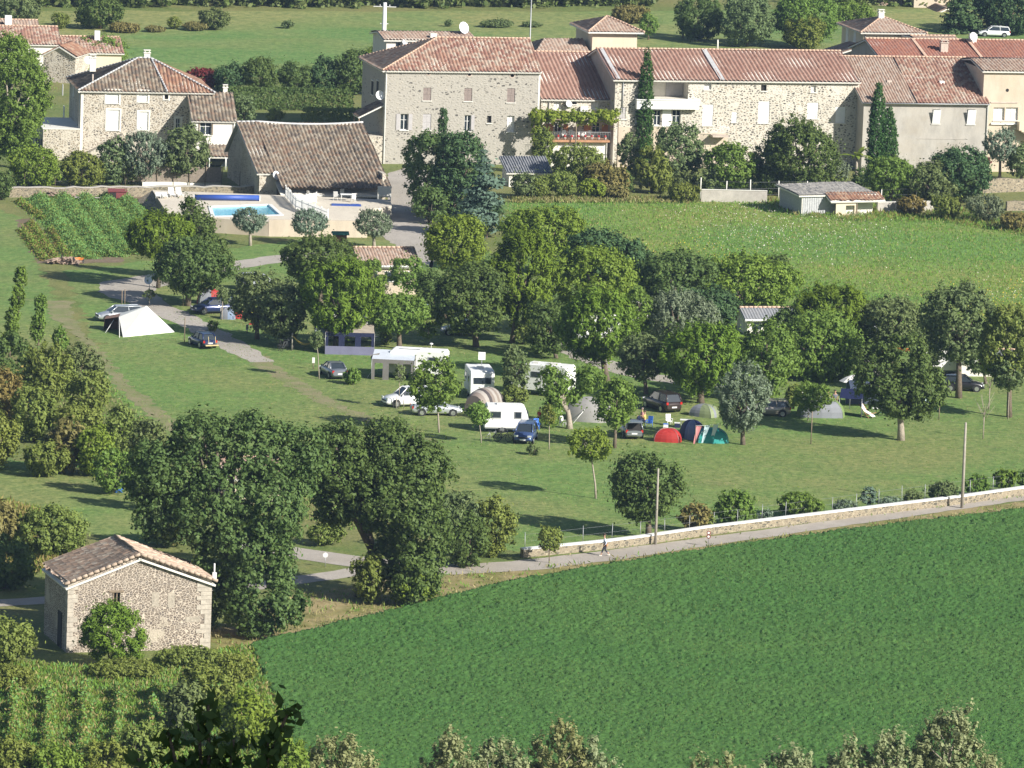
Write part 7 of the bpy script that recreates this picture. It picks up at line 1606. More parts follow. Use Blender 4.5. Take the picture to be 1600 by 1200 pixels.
Bu('leafy_tree', 'walnut', (1048, -12, 1135, 66), 'dark spreading tree above the left half of the farmhouse roof', 'tree', nb=10)
Bu('leafy_tree', 'greygreen', (1120, -15, 1215, 76), 'grey-green tree above the middle of the farmhouse roof', 'tree', nb=10)
Bu('leafy_tree', 'broad', (1205, -14, 1315, 78), 'broad mid-green tree above the right half of the farmhouse roof', 'tree', nb=10)
Bu('bush', 'shrub', (1215, 18, 1292, 80), 'paler bushy tree in front of the mid-green one above the farmhouse', nb=8)
Bu('bush', 'broad', (1300, 2, 1372, 40), 'dark shrubs left of the hip-roofed house chimney', nb=8)
T('cedar_tree', 'darkcedar', (1497, 52), (1466, -20, 1542, 48), 'lacy cedar in front of the cream house at the top right', nb=8)
T('leafy_tree', 'dark', (1570, 52), (1528, -30, 1650, 48), 'nearly black dense tree at the top right corner', nb=10)
Bu('bush', 'broad', (1345, 52, 1386, 84), 'light green bush between hip-roofed house and red roof')
# hedge belt right of the stone house
for i, (bb, k, lab) in enumerate((((284, 104, 345, 142), 'wine', 'dark purple-brown shrub at the left end of the tree belt'), ((330, 100, 385, 146), 'dark', 'dark evergreen, second from the left in the belt behind the barn'), ((372, 88, 436, 148), 'walnut', 'tall dark bush in the middle left of the belt behind the barn'), ((425, 92, 490, 148), 'walnut', 'dark rounded tree in the middle of the belt behind the barn'), ((478, 88, 536, 148), 'dark', 'dark tree right of the middle of the belt behind the barn'), ((520, 70, 584, 150), 'walnut', 'tallest tree of the belt, next to the big house'), ((560, 66, 612, 150), 'pine', 'yellow-green evergreen touching the back of the big house'))): Bu('belt_tree', k, bb, lab, 'tree', 'tree belt behind the old barn', nb=8)
def hedge(name, pxs, h, w, label, mat='broad', seed=1):
    P = [G(*p) for p in pxs]; o = P[0]; bl = []; rng = np.random.default_rng(seed); PP = []; NN = []
    for i in range(len(P) - 1):
        d = P[i + 1] - P[i]; L = d.length; u = d.normalized(); n = Vector((-u.y, u.x, 0)); k = int((L * (2 * h + w)) * 45)
        t = rng.uniform(0, L, k); s = rng.uniform(0, 2 * h + w, k)
        for a, b in zip(t, s):
            if b < h: off = -w / 2; z = b; nn = -n
            elif b < h + w: off = -w / 2 + b - h; z = h; nn = Vector((0, 0, 1))
            else: off = w / 2; z = b - h - w; nn = n
            PP.append(P[i] - o + u * a + n * off + Vector((0, 0, z))); NN.append(nn)
    PP = np.array(PP) + rng.normal(size=(len(PP), 3)) * .07; NN = np.array(NN) + rng.normal(size=(len(PP), 3)) * .5; NN /= np.linalg.norm(NN, axis=1)[:, None]
    V, q = leafquads(PP, NN, rng, .22, 1.4); e = empty(name, o, 0, label, 'hedge'); npmesh('foliage', V, q, LM[mat], e)
hedge('clipped_hedge', [(352, 170), (445, 171), (552, 174)], 2.6, 1.6, 'long clipped box hedge behind the old barn roof', 'walnut')
hedge('clipped_hedge', [(474, 192), (570, 193)], 1.7, 2.5, 'shorter lower hedge between barn roof and big house', 'shrub', 2)
Bu('bush', 'shrub', (413, 168, 445, 192), 'small yellow-green shrub above the left part of the barn roof')
Bu('bush', 'greygreen', (358, 146, 400, 192), 'dark shrub squeezed between annex and barn roof')
# upper left
T('plane_tree', 'broad', (22, 262), (-48, 54, 78, 232), 'huge plane tree filling the left edge beside the stone house', nb=14, cover=1.1, bark='barkpale')
Bu('small_tree', 'broad', (108, 56, 205, 104), 'leafy tree behind the stone house roof, in front of the skylight', 'tree')
T('fruit_tree', 'bright', (52, 290), (14, 228, 96, 286), 'yellow-green fruit tree left of the stone ramp', nb=8)
T('fruit_tree', 'shrub', (130, 290), (94, 236, 166, 286), 'reddish-green fruit tree in front of the stone ramp', nb=8)
T('fruit_tree', 'greygreen', (180, 288), (148, 214, 206, 284), 'grey-green slender tree beside the stone ramp', nb=7)
T('olive_tree', 'olive', (226, 290), (190, 204, 262, 276), 'grey olive tree in front of the stone house facade', nb=8)
T('leafy_tree', 'greygreen', (292, 290), (254, 196, 328, 270), 'dark grey-green tree hiding the foot of the annex', nb=8)
Bu('bush', 'walnut', (-20, 262, 22, 314), 'dark bush at the left edge above the garden')
for i, (x, y0) in enumerate(((205, 238), (155, 255), (75, 262), (245, 250))): Bu('bush', ('greygreen', 'shrub', 'shrub', 'olive')[i], (x - 22, y0, x + 22, 290), ('grey bush under the slender tree by the ramp', 'low bush between the two fruit trees and the wire fence', 'low bush under the yellow-green fruit tree', 'pale bush at the left end of the reed screen')[i])
# pool and garden
T('conifer', 'walnut', (318, 440), (268, 306, 362, 440), 'pointed dark conifer rising behind the umbrella pine', nb=8, blobs=[(284, 308, 316, 350, 0), (274, 330, 336, 385, 0), (278, 360, 358, 436, .5)])
T('umbrella_pine', 'pine', (247, 450), (196, 331, 306, 404), 'round umbrella pine left of the pool', nb=11, tr=.2)
T('walnut_tree', 'walnut', (293, 478), (236, 374, 370, 458), 'dark spreading walnut above the red dome tent', nb=12, tr=.3)
T('olive_tree', 'olive', (391, 384), (362, 324, 418, 362), 'pale olive tree in front of the pool, leftmost of three', nb=8, bark='barkpale', group='olive trees below the pool terrace')
T('olive_tree', 'olive', (486, 383), (453, 328, 511, 366), 'pale olive tree in front of the white fence, middle of three', nb=8, bark='barkpale', group='olive trees below the pool terrace')
T('olive_tree', 'olive', (585, 388), (552, 325, 612, 370), 'pale olive tree at the yard edge, rightmost of three', nb=8, bark='barkpale', group='olive trees below the pool terrace')
Bu('flower_bush', 'redflower', (513, 330, 544, 350), 'bush covered in red flowers at the foot of the white fence', cover=.8)
# big evergreens by the yard
T('evergreen_tree', 'walnut', (668, 335), (628, 200, 722, 312), 'broad dark tree at the right side of the gravel yard', nb=12, tr=.3)
T('evergreen_tree', 'dark', (700, 345), (672, 206, 762, 335), 'dark evergreen behind the blue cedar', nb=11, tr=.3)
T('spruce_tree', 'dark', (692, 345), (685, 166, 700, 222), 'thin pointed spruce top in front of the big house facade', nb=6)
T('blue_cedar', 'cedar', (758, 372), (706, 238, 806, 362), 'blue-grey cedar with layered branches right of the yard', nb=8, tr=.25)
T('small_cypress', 'cypress', (771, 250), (761, 198, 782, 246), 'small dark pointed shrub against the big house wall')
Bu('bush', 'greygreen', (790, 268, 850, 312), 'grey-green bush hiding the left of the white shed'); Bu('bush', 'shrub', (825, 272, 862, 312), 'yellowish bush at the right corner of the white shed')
# village gardens
for a in (((858, 222, 958, 300), 'shrub', 'wide leafy shrub below the balcony'), ((905, 250, 992, 308), 'dry', 'pale seed-headed shrub below the left of the cypress'), ((848, 262, 905, 312), 'shrub', 'round yellow-green shrub right of the white shed'), ((900, 278, 950, 312), 'vine', 'low yellow-leaved vines along the meadow head'), ((962, 205, 1000, 285), 'greygreen', 'dark shrub at the left foot of the tall cypress'), ((985, 228, 1052, 304), 'scrub', 'tall tangled shrub at the foot of the tall cypress'), ((1012, 262, 1052, 304), 'shrub', 'yellow-green bush right of the tangled shrub'), ((942, 288, 985, 314), 'dry', 'dry low plants at the meadow head below the cypress'), ((1040, 285, 1095, 318), 'scrub', 'low scrub left of the concrete meadow wall')): Bu('bush', a[1], a[0], a[2])
T('cypress_tree', 'cypress', (1008, 262), (996, 86, 1021, 250), 'single very tall thin cypress in front of the loggia', tr=.2)
T('leafy_tree', 'greygreen', (1076, 292), (1022, 192, 1098, 276), 'grey-green tree in front of the right part of the loggia', nb=9)
T('mulberry_tree', 'broad', (1135, 300), (1096, 222, 1188, 288), 'dense round mulberry above the concrete meadow wall', nb=10)
T('cedar_tree', 'greygreen', (1206, 300), (1172, 200, 1240, 292), 'green layered tree right of the mulberry', nb=9)
T('evergreen_tree', 'walnut', (1252, 305), (1198, 184, 1308, 288), 'large dark green tree before the shadowed end of the farmhouse', nb=12)
T('olive_tree', 'olive', (1312, 300), (1288, 250, 1330, 288), 'small grey olive below the banana plant')
def banana():
    e = empty('banana_plant', G(1337, 296), 0, 'banana plant with long arching yellow-green leaves', 'plant'); mb = MB(); mb.tube([(0, 0, 0), (0, 0, 4.0)], [.2, .13], 8); mb.build('stem', M['barkpale'], e); rnd = random.Random(4)
    for i in range(11):
        a = i * 2.4; L = rnd.uniform(1.9, 3.0); el = rnd.uniform(.35, 1.2); rows = []; d = Vector((math.cos(a), math.sin(a) * .9, 0)); sd = Vector((-d.y, d.x, 0))
        for k in range(7): t = k / 6; p = Vector((0, 0, 3.7)) + d * L * t * math.cos(el) + Vector((0, 0, L * t * math.sin(el) - 1.3 * t * t)); w = .32 * math.sin(math.pi * (.12 + .85 * t)); rows.append([p + sd * w - Vector((0, 0, .06)), p, p - sd * w - Vector((0, 0, .06))])
        mb = MB(); mb.grid(rows, 0, True); mb.build('leaf', LM['banana'], e)
banana()
T('cypress_tree', 'cypress', (1374, 292), (1356, 138, 1384, 284), 'taller cypress of the close pair before the pale house', tr=.2)
T('cypress_tree', 'cypress', (1388, 292), (1372, 175, 1402, 284), 'shorter cypress of the close pair before the pale house', tr=.2)
T('laurel_tree', 'broad', (1392, 316), (1350, 248, 1440, 302), 'leafy laurel row member at the foot of the cypress pair', nb=10)
T('laurel_tree', 'greygreen', (1455, 318), (1412, 250, 1500, 306), 'grey-green laurel right of the cypress pair', nb=10)
T('evergreen_tree', 'dark', (1500, 316), (1454, 228, 1548, 302), 'big dark clipped evergreen in front of the pale house', nb=10)
Bu('bush', 'shrub', (1404, 228, 1456, 254), 'small yellow-green bush against the pale house wall')
Bu('bougainvillea', 'wine', (1496, 204, 1546, 244), 'dark red flowering bush against the pale house', 'bush'); Bu('bougainvillea', 'wine', (1520, 238, 1562, 268), 'smaller dark red bush right of the dark evergreen', 'bush')
T('olive_tree', 'olive', (1562, 282), (1536, 198, 1590, 250), 'grey olive at the right edge below the cream house'); Bu('palm_bush', 'greygreen', (1568, 222, 1625, 285), 'spiky dark shrub at the right edge below the cream house')
Bu('bush', 'scrub', (1452, 302, 1506, 346), 'tangled bush at the upper right of the meadow'); Bu('bush', 'olive', (1506, 302, 1572, 350), 'pale feathery bush at the right end of the meadow head'); Bu('bush', 'dry', (1560, 330, 1620, 362), 'dry bank scrub at the right edge above the meadow'); Bu('bush', 'dry', (1400, 305, 1452, 338), 'brownish creeper on the concrete wall right of the shed')
# pergola vine
def pergola():
    fr = VF; z = fr.Y(900, 187, -3.0)[1]; x0 = fr.Y(834, 178, -3)[0]; x1 = fr.Y(968, 178, -3)[0]; e = empty('vine_pergola', fr_w(fr, x0, -3.0), VR, 'bright green vine over a pergola above the balcony', 'pergola')
    bl = []; rnd = random.Random(1)
    for i in range(16): bl.append(((x1 - x0) * (i + .5) / 16, rnd.uniform(.4, 1.4), z + .25 + rnd.uniform(-.15, .15), .6, 1.4, .5 + rnd.uniform(0, .2)))
    for i in range(5): bl.append((.4, 0, z - .8 * i, .5, .4, .5))
    V, q = foliage(bl, 50, .24, 2.2, .4); npmesh('vine', V, q, LM['vine'], e)
    for xx in (.1, (x1 - x0) * .5, x1 - x0 - .1): mb = MB(); mb.tube([(xx, 0, 0), (xx, 0, z)], .07, 6); mb.build('post', M['wood'], e)
    mb = MB(); mb.box(((x1 - x0) / 2, 0, z), (x1 - x0, .12, .12)); mb.build('beam', M['wood'], e)
pergola()
Bu('climbing_shrub', 'scrub', (828, 196, 866, 275), 'rambling climber at the left end of the balcony', 'bush')
# campsite trees
for a in (
 ('broad_tree', 'walnut', (500, 482), (436, 370, 560, 432), 'dense dark tree below the pool, left of the wash house', 10),
 ('pine_tree', 'pine', (524, 549), (470, 406, 592, 516), 'full yellow-green pine whose trunk crosses the blue awning', 13),
 ('olive_tree', 'greygreen', (402, 530), (360, 426, 444, 508), 'grey-green tree behind the folded yellow parasol', 9),
 ('olive_tree', 'greygreen', (446, 540), (405, 440, 486, 528), 'grey-green tree over the bicycles and hammock', 9),
 ('broad_tree', 'broad', (624, 545), (574, 460, 672, 514), 'mid-green spreading tree behind the large caravan', 10),
 ('young_tree', 'broad', (640, 470), (604, 398, 668, 456), 'open green tree in front of the wash house wall', 7),
 ('pine_tree', 'bright', (706, 455), (662, 334, 762, 425), 'light yellow-green tree on the right edge of the yard', 11),
 ('broad_tree', 'walnut', (744, 542), (678, 410, 792, 512), 'dark leafy tree over the silver car in the shade', 13),
 ('pine_tree', 'pine', (800, 536), (764, 360, 868, 506), 'tall pine in the centre of the campsite', 13),
 ('broad_tree', 'bright', (850, 430), (784, 324, 922, 392), 'pale yellow-green tree at the lower edge of the meadow', 11),
 ('broad_tree', 'dark', (948, 490), (876, 360, 1016, 440), 'dark smooth-crowned tree at the left end of the meadow', 12),
 ('broad_tree', 'bright', (925, 530), (864, 388, 994, 480), 'large yellow-green tree in front of the dark smooth one', 13),
 ('pine_tree', 'pine', (949, 598), (870, 452, 992, 564), 'wide pine with a long bare trunk beside the dirt path', 12),
 ('broad_tree', 'walnut', (1060, 505), (1000, 392, 1120, 472), 'dark tree behind the willow-like one', 11),
 ('broad_tree', 'bright', (1150, 500), (1076, 398, 1242, 478), 'wide yellow-leaved tree at the meadow edge above the chalet', 13),
 ('broad_tree', 'walnut', (1212, 490), (1186, 396, 1242, 460), 'small dark tree at the right end of the yellow-leaved one', 7),
 ('willow_tree', 'olive', (1052, 560), (1000, 455, 1122, 530), 'soft grey-green willow-like tree in the camp centre', 11),
 ('broad_tree', 'dark', (1112, 540), (1056, 448, 1156, 515), 'dark tree left of the white chalet', 10),
 ('pine_tree', 'pine', (1095, 630), (1030, 504, 1162, 606), 'bright green pine, the brightest crown in the camp centre', 14),
 ('broad_tree', 'broad', (1200, 625), (1150, 500, 1244, 608), 'leafy tree in front of the white chalet', 12),
 ('pine_tree', 'pine', (1292, 560), (1238, 444, 1352, 535), 'bright pine right of the white chalet', 12),
 ('broad_tree', 'broad', (1287, 592), (1214, 484, 1346, 590), 'full green tree with its short trunk in sunlit grass', 13),
 ('broad_tree', 'greygreen', (1392, 568), (1344, 464, 1442, 534), 'dark grey-green tree behind the big right-hand tree', 10),
 ('broad_tree', 'greygreen', (1498, 622), (1440, 446, 1556, 550), 'tall grey-green tree over the black hatchback', 12),
 ('broad_tree', 'shrub', (1577, 652), (1530, 474, 1625, 582), 'yellow-olive tree at the right edge over the mobile home', 11),
 ('olive_tree', 'olive', (1161, 695), (1118, 566, 1202, 672), 'grey olive tree with a bare stem right of the teal tent', 12),
 ('olive_tree', 'greygreen', (1010, 616), (964, 524, 1042, 594), 'dull grey-green tree above the dark brown car', 10),
 ('olive_tree', 'greygreen', (812, 628), (782, 540, 826, 612), 'slim grey-brown tree between two motorhomes', 8),
 ('round_tree', 'broad', (960, 700), (930, 590, 996, 668), 'round-headed green tree left of the open-booted car', 10),
 ('round_tree', 'walnut', (1013, 840), (950, 704, 1070, 808), 'lone round dark-leaved tree beside the road', 14),
 ('young_tree', 'broad', (686, 676), (640, 556, 724, 646), 'small open tree in front of the silver saloon', 8),
 ('young_tree', 'broad', (752, 692), (726, 628, 768, 666), 'thin sapling in front of the small caravan', 5),
 ('young_tree', 'bright', (931, 779), (884, 666, 956, 722), 'young yellow-green tree with a straight stem on the lawn', 8),
 ('young_tree', 'greygreen', (499, 592), (482, 514, 506, 546), 'thin sapling by the right post of the hammock', 4),
 ('young_tree', 'broad', (672, 538), (654, 503, 684, 530), 'small bushy sapling left of the silver car in the shade', 5),
 ('young_tree', 'greygreen', (1575, 655), (1545, 555, 1610, 610), 'thin forked tree at the right edge below the mobile home', 6),
 ('young_tree', 'greygreen', (347, 500), (338, 452, 358, 470), 'tiny staked sapling beside the small red tents', 3),
 ('young_tree', 'shrub', (838, 548), (814, 505, 862, 540), 'small orange-tinged tree right of the central pine', 5),
 ('young_tree', 'shrub', (858, 702), (846, 628, 870, 668), 'thin staked sapling right of the blue compact car', 3),
 ('young_tree', 'broad', (1262, 658), (1234, 594, 1302, 642), 'thin-leaved young tree partly veiling the green and grey dome tent', 5),
 ('young_tree', 'greygreen', (233, 478), (224, 452, 244, 468), 'bare little sapling beside the gravel path behind the tent', 2)):
    T(a[0], a[1], a[2], a[3], a[4], nb=a[5], cover=.75 if a[0] in ('young_tree',) else 1.0, group=None, tr=(.045 if a[5] < 7 else .08) if a[0] == 'young_tree' else None, bark='barkpale' if a[0] == 'young_tree' else 'bark')
T('broken_tree', 'broad', (890, 670), (834, 574, 940, 664), 'old leaning tree with a thick pale trunk in front of the motorhome', nb=1, blobs=[(836, 574, 888, 628, 0), (900, 566, 946, 616, .5), (846, 618, 880, 664, -.5), (868, 590, 910, 630, .8)], bark='barkpale', tr=.28, cover=.85)
T('big_tree', 'walnut', (1408, 688), (1330, 524, 1474, 650), 'largest tree on the right-hand lawn, over the shaded pitch', nb=15, tr=.3, blobs=[(1330, 530, 1400, 620, .3), (1385, 522, 1450, 600, .5), (1408, 560, 1476, 650, -.4), (1352, 580, 1420, 646, 0), (1382, 590, 1440, 652, -.8)], bark='barkpale')
for x, y, lab in ((1536, 686, 'bare young tree with forked twigs on the right-hand lawn'), (1545, 640, 'thin bare sapling near the black hatchback')):
    e = empty('bare_tree', G(x, y), 0, lab, 'tree'); mb = MB(); mb.tube([(0, 0, 0), (0, 0, 2.4)], [.06, .045], 6)
    for k in range(9): a = k * 2.4; mb.tube([(0, 0, 1.7 + k * .1), (math.cos(a) * .9, math.sin(a) * .6, 3.0 + k * .15)], [.025, .01], 4)
    mb.build('trunk', M['barkpale'], e)
def staked(x, y, lab, h=3.0):
    e = empty('staked_tree', G(x, y), 0, lab, 'tree'); mb = MB(); mb.tube([(0, 0, 0), (0, 0, h)], .03, 5); mb.build('trunk', M['barkpale'], e)
    for k in range(3): a = k * 2.09; mb = MB(); mb.tube([(math.cos(a) * .45, math.sin(a) * .45, 0), (math.cos(a) * .4, math.sin(a) * .4, 1.1)], .035, 5); mb.build('stake', M['polewood'], e)
    V, q = foliage(crown_blobs((0, 0, h), (.6, .6, .9), 4, x), x, .16, 1.2, .3); npmesh('crown', V, q, LM['greygreen'], e)
staked(623, 639, 'sapling held by three pale stakes in front of the white off-road car', 3.2)
staked(348, 497, 'sapling held by two stakes next to the red tents', 2.2)
for bb, k, lab in (((534, 574, 566, 602), 'laurel', 'small shrub at the right side of the grey saloon'), ((822, 694, 846, 712), 'greygreen', 'little dark seedling on the lawn in front of the blue compact car'), ((322, 500, 342, 518), 'shrub', 'little bush behind the old dark blue car'), ((800, 508, 835, 540), 'shrub', 'low shrub at the foot of the central pine'), ((780, 600, 826, 640), 'shrub', 'reddish-green shrub behind the small caravan'), ((592, 508, 612, 540), 'shrub', 'small shrub right of the blue awning'), ((700, 592, 722, 622), 'laurel', 'leafy shrub at the left of the end-on caravan'), ((1224, 598, 1256, 640), 'shrub', 'light bush left of the green and grey tent')): Bu('bush', k, bb, lab)

for bb, k, lab in (((-60, 640, 30, 735), 'shrub', 'yellow-green bush at the left edge above the small meadow'), ((30, 690, 110, 748), 'scrub', 'grey-green bush below the half-dead bush'), ((140, 700, 210, 775), 'broad', 'green bush left of the blue bin'), ((196, 715, 262, 800), 'walnut', 'dark bush in front of the first giant, above the barn roof'), ((216, 770, 300, 860), 'greygreen', 'grey-green shrub touching the barn roof ridge'), ((-50, 560, 30, 640), 'walnut', 'darkest bush at the left edge of the thicket'), ((100, 575, 172, 660), 'shrub', 'light shrub at the edge of the mown lawn'), ((280, 880, 360, 985), 'walnut', 'dark foliage between barn corner and first giant'), ((330, 1020, 400, 1075), 'shrub', 'low green mound at the crop corner'), ((130, 1030, 250, 1070), 'grassy', 'low green weeds at the foot of the barn'), ((-60, 1040, 60, 1085), 'shrub', 'low yellow-green weeds below the bramble mound')): Bu('thicket_bush', 'shrub' if k == 'grassy' else k, bb, lab, 'bush', nb=9)
for bb, k, lab in (((1090, 262, 1130, 304), 'greygreen', 'small dark bush under the left of the mulberry'), ((1180, 262, 1225, 306), 'walnut', 'dark undergrowth between mulberry and large dark tree'), ((1285, 262, 1325, 302), 'shrub', 'pinkish-green shrub under the banana plant'), ((1328, 262, 1362, 300), 'walnut', 'dark bush left of the cypress pair'), ((1400, 268, 1440, 312), 'walnut', 'dark lower bush between the laurels'), ((1480, 262, 1530, 318), 'walnut', 'dark lower bush under the clipped evergreen'), ((958, 262, 992, 306), 'walnut', 'dark hollow bush left of the tangled shrub'), ((1048, 268, 1090, 300), 'greygreen', 'small bush at the foot of the loggia tree'), ((720, 300, 790, 350), 'dark', 'dark bush filling the gap right of the blue cedar'), ((640, 290, 700, 352), 'walnut', 'dark bush at the foot of the broad yard tree')): Bu('garden_bush', k, bb, lab, 'bush')
for a in (('broad_tree', 'walnut', (870, 560), (820, 470, 890, 548), 'dark tree squeezed between the central pine and the wide pine', 9), ('broad_tree', 'broad', (1010, 560), (972, 448, 1024, 520), 'green tree left of the willow-like tree', 8), ('broad_tree', 'walnut', (700, 500), (650, 420, 704, 490), 'dark tree behind the car in the shade', 8), ('broad_tree', 'walnut', (1240, 560), (1200, 480, 1262, 560), 'dark tree hiding the right part of the white chalet', 9), ('broad_tree', 'broad', (1165, 580), (1132, 525, 1188, 585), 'mid-green tree between bright pine and leafy tree', 8), ('broad_tree', 'greygreen', (1540, 600), (1505, 520, 1560, 580), 'thin grey-green tree before the mobile home', 7), ('broad_tree', 'greygreen', (1450, 590), (1420, 505, 1470, 580), 'thin dark tree left of the tall grey-green one', 7), ('broad_tree', 'broad', (590, 470), (560, 405, 604, 458), 'green tree directly before the wash house', 7), ('broad_tree', 'walnut', (1330, 560), (1318, 500, 1372, 590), 'dark tree left of the big right-hand tree', 8)): T(a[0], a[1], a[2], a[3], a[4], nb=a[5])
# along the roadside wall
for bb, k, lab in (((1058, 782, 1112, 834), 'dry', 'dry greyish bush behind the wall right of the round tree'), ((1112, 764, 1182, 824), 'laurel', 'glossy laurel bush behind the wall, left one of the near pair'), ((1210, 768, 1292, 812), 'laurel', 'wide glossy laurel bush behind the wall, right one of the near pair'), ((1344, 756, 1370, 798), 'cedar', 'small bluish conifer behind the white-topped wall'), ((1300, 780, 1344, 806), 'olive', 'low silvery plants left of the small conifer behind the wall'), ((1180, 796, 1212, 818), 'olive', 'low silvery plants between the two laurels'), ((1370, 776, 1412, 796), 'olive', 'low silvery plants right of the small conifer'), ((1410, 762, 1444, 792), 'greygreen', 'grey-green bush behind the wall left of the tall pale pole'), ((1444, 752, 1502, 788), 'greygreen', 'wider grey-green bush touching the tall pale pole'), ((1504, 738, 1552, 778), 'laurel', 'laurel bush right of the tall pale pole'), ((1548, 730, 1592, 772), 'laurel', 'laurel bush near the right edge behind the wall'), ((1588, 730, 1630, 768), 'laurel', 'laurel bush cut by the right edge behind the wall'), ((1090, 800, 1118, 832), 'shrub', 'small bush between the dry bush and the laurel')): Bu('roadside_bush', k, bb, lab, 'bush', 'bushes behind the roadside wall', dep=.8)
T('thin_shrub', 'shrub', (858, 880), (836, 820, 880, 862), 'straggly shrub leaning over the left end of the white-topped wall', nb=5, tr=.04, cover=.7)
# left side bushes
T('columnar_tree', 'laurel', (14, 560), (4, 420, 44, 545), 'tallest leafy column of the three at the left edge', nb=8, blobs=[(22, 418, 42, 455, 0), (14, 445, 38, 485, -.5), (8, 478, 32, 520, -1), (2, 510, 28, 552, -1.5)])
T('columnar_tree', 'laurel', (60, 545), (48, 462, 74, 535), 'middle leafy column of the three at the left edge', nb=5, blobs=[(52, 460, 74, 495, 0), (48, 488, 70, 535, -.5)])
T('columnar_tree', 'laurel', (92, 562), (82, 506, 108, 556), 'shortest leafy column of the three at the left edge', nb=5)
for bb, k, lab in (((-30, 515, 50, 620), 'walnut', 'dark bush at the left edge below the leafy columns'), ((20, 528, 118, 640), 'scrub', 'big feathery dark green bush left of the mown lawn'), ((88, 538, 164, 612), 'greygreen', 'grey-green bush at the corner of the mown lawn'), ((-40, 575, 42, 680), 'dry', 'yellowish willow bush at the left edge'), ((10, 600, 92, 695), 'scrub', 'yellow-green bush in the middle of the left thicket'), ((78, 628, 160, 700), 'shrub', 'pale shrub above the half-dead bush'), ((64, 650, 134, 742), 'dry', 'half-dead bush showing purple-brown twigs'), ((112, 655, 180, 748), 'bright', 'bright yellow-green bush right of the half-dead one'), ((148, 632, 226, 722), 'shrub', 'round shrub left of the giant tree'), ((190, 648, 262, 745), 'greygreen', 'dull green bush touching the giant tree'), ((6, 790, 138, 876), 'shrub', 'wide bush just behind the stone barn'), ((-50, 840, 60, 925), 'walnut', 'dark bush at the left edge behind the stone barn'), ((-60, 965, 56, 1050), 'shrub', 'rounded green bramble mound at the left edge in the foreground'), ((-60, 780, 40, 870), 'dry', 'tall yellow grass bush at the left edge above the barn'), ((238, 790, 300, 852), 'dry', 'dry ochre bush behind the barn roof')): Bu('thicket_bush', k, bb, lab, 'bush', nb=9)
Bu('willow_bush', 'willow', (116, 936, 232, 1046), 'fine-leaved light green bush against the front of the stone barn', nb=6, dep=.7, leaf=.8)
Bu('bramble', 'shrub', (236, 1006, 350, 1052), 'low bramble mound at the right foot of the stone barn'); Bu('bramble', 'shrub', (270, 1035, 372, 1120), 'dark bramble patch between barn and crop field'); Bu('bramble', 'greygreen', (250, 1060, 330, 1150), 'nearly black bramble at the bottom left'); Bu('bramble', 'bright', (330, 1075, 428, 1185), 'light green leafy bush beside the crop corner', nb=9)
# the two giants
T('giant_tree', 'walnut', (400, 985), (190, 636, 500, 985), 'giant dark tree cloaked to the ground, right behind the stone barn', nb=1, tr=.5, cover=1.0, blobs=[(268, 640, 402, 760, 1), (352, 648, 476, 770, 1.5), (188, 690, 320, 800, 1), (262, 735, 400, 860, -1), (360, 740, 486, 862, -1), (205, 765, 300, 850, 0), (345, 838, 470, 930, -2), (360, 900, 482, 992, -3), (300, 700, 440, 820, 0), (330, 800, 440, 900, -1.5), (440, 660, 520, 760, 1), (345, 880, 445, 990, -2), (300, 820, 380, 900, -1)])
T('giant_tree', 'walnut', (566, 932), (476, 652, 704, 930), 'giant dark tree with a thick trunk beside the road, right of the first giant', nb=1, tr=.55, cover=1.0, blobs=[(478, 655, 588, 780, 0), (548, 652, 660, 770, 1), (600, 690, 706, 800, 0), (530, 740, 640, 830, -1), (608, 770, 712, 880, -2), (600, 850, 692, 936, -3), (486, 760, 570, 822, .5), (585, 810, 655, 905, -1), (560, 720, 690, 850, -1), (500, 720, 580, 800, 1)])
for bb, k, lab in (((672, 762, 760, 872), 'greygreen', 'large grey-green bush right of the second giant tree'), ((730, 772, 806, 874), 'shrub', 'reddish-tinged bush at the left end of the roadside wall'), ((688, 800, 768, 890), 'walnut', 'dark lower bush between giant tree and road'), ((540, 862, 612, 946), 'scrub', 'leafy undergrowth at the foot of the second giant tree'), ((600, 880, 690, 950), 'bright', 'lit undergrowth between giant tree and crop field'), ((478, 815, 540, 855), 'shrub', 'low plants beyond the road between the giants')): Bu('undergrowth', k, bb, lab, 'bush', nb=8)
# tree tops rising from below the frame
for bb, k, lab in (((466, 1118, 592, 1250), 'poplar', 'tree top turning gold at the bottom, left of centre'), ((648, 1122, 752, 1260), 'poplar', 'leftmost tree top of the bottom centre clump'), ((720, 1130, 840, 1270), 'poplar', 'second tree top of the bottom centre clump'), ((838, 1098, 912, 1260), 'poplar', 'tallest tree top of the bottom centre clump'), ((890, 1138, 968, 1260), 'poplar', 'rightmost tree top of the bottom centre clump'), ((1074, 1150, 1190, 1280), 'poplar', 'leftmost tree top of the bottom right clump'), ((1170, 1140, 1290, 1280), 'poplar', 'second tree top of the bottom right clump'), ((1270, 1148, 1380, 1280), 'poplar', 'third tree top of the bottom right clump'), ((1352, 1122, 1442, 1280), 'poplar', 'fourth tree top of the bottom right clump'), ((1434, 1074, 1530, 1270), 'poplar', 'tallest pointed tree top of the bottom right clump'), ((1500, 1160, 1580, 1280), 'poplar', 'low tree top at the right end of the bottom clump'), ((400, 1140, 478, 1250), 'bright', 'leafy top beside the dark twig at the bottom')):
    x0, y0, x1, y1 = bb; T('poplar_tree', k, ((x0 + x1) / 2, 1420), (x0 - 8, y0 - 6, x1 + 8, y0 + 165), lab, nb=11, tr=.12, bark='barkpale', group='tree tops at the bottom of the photo', dep=.9)
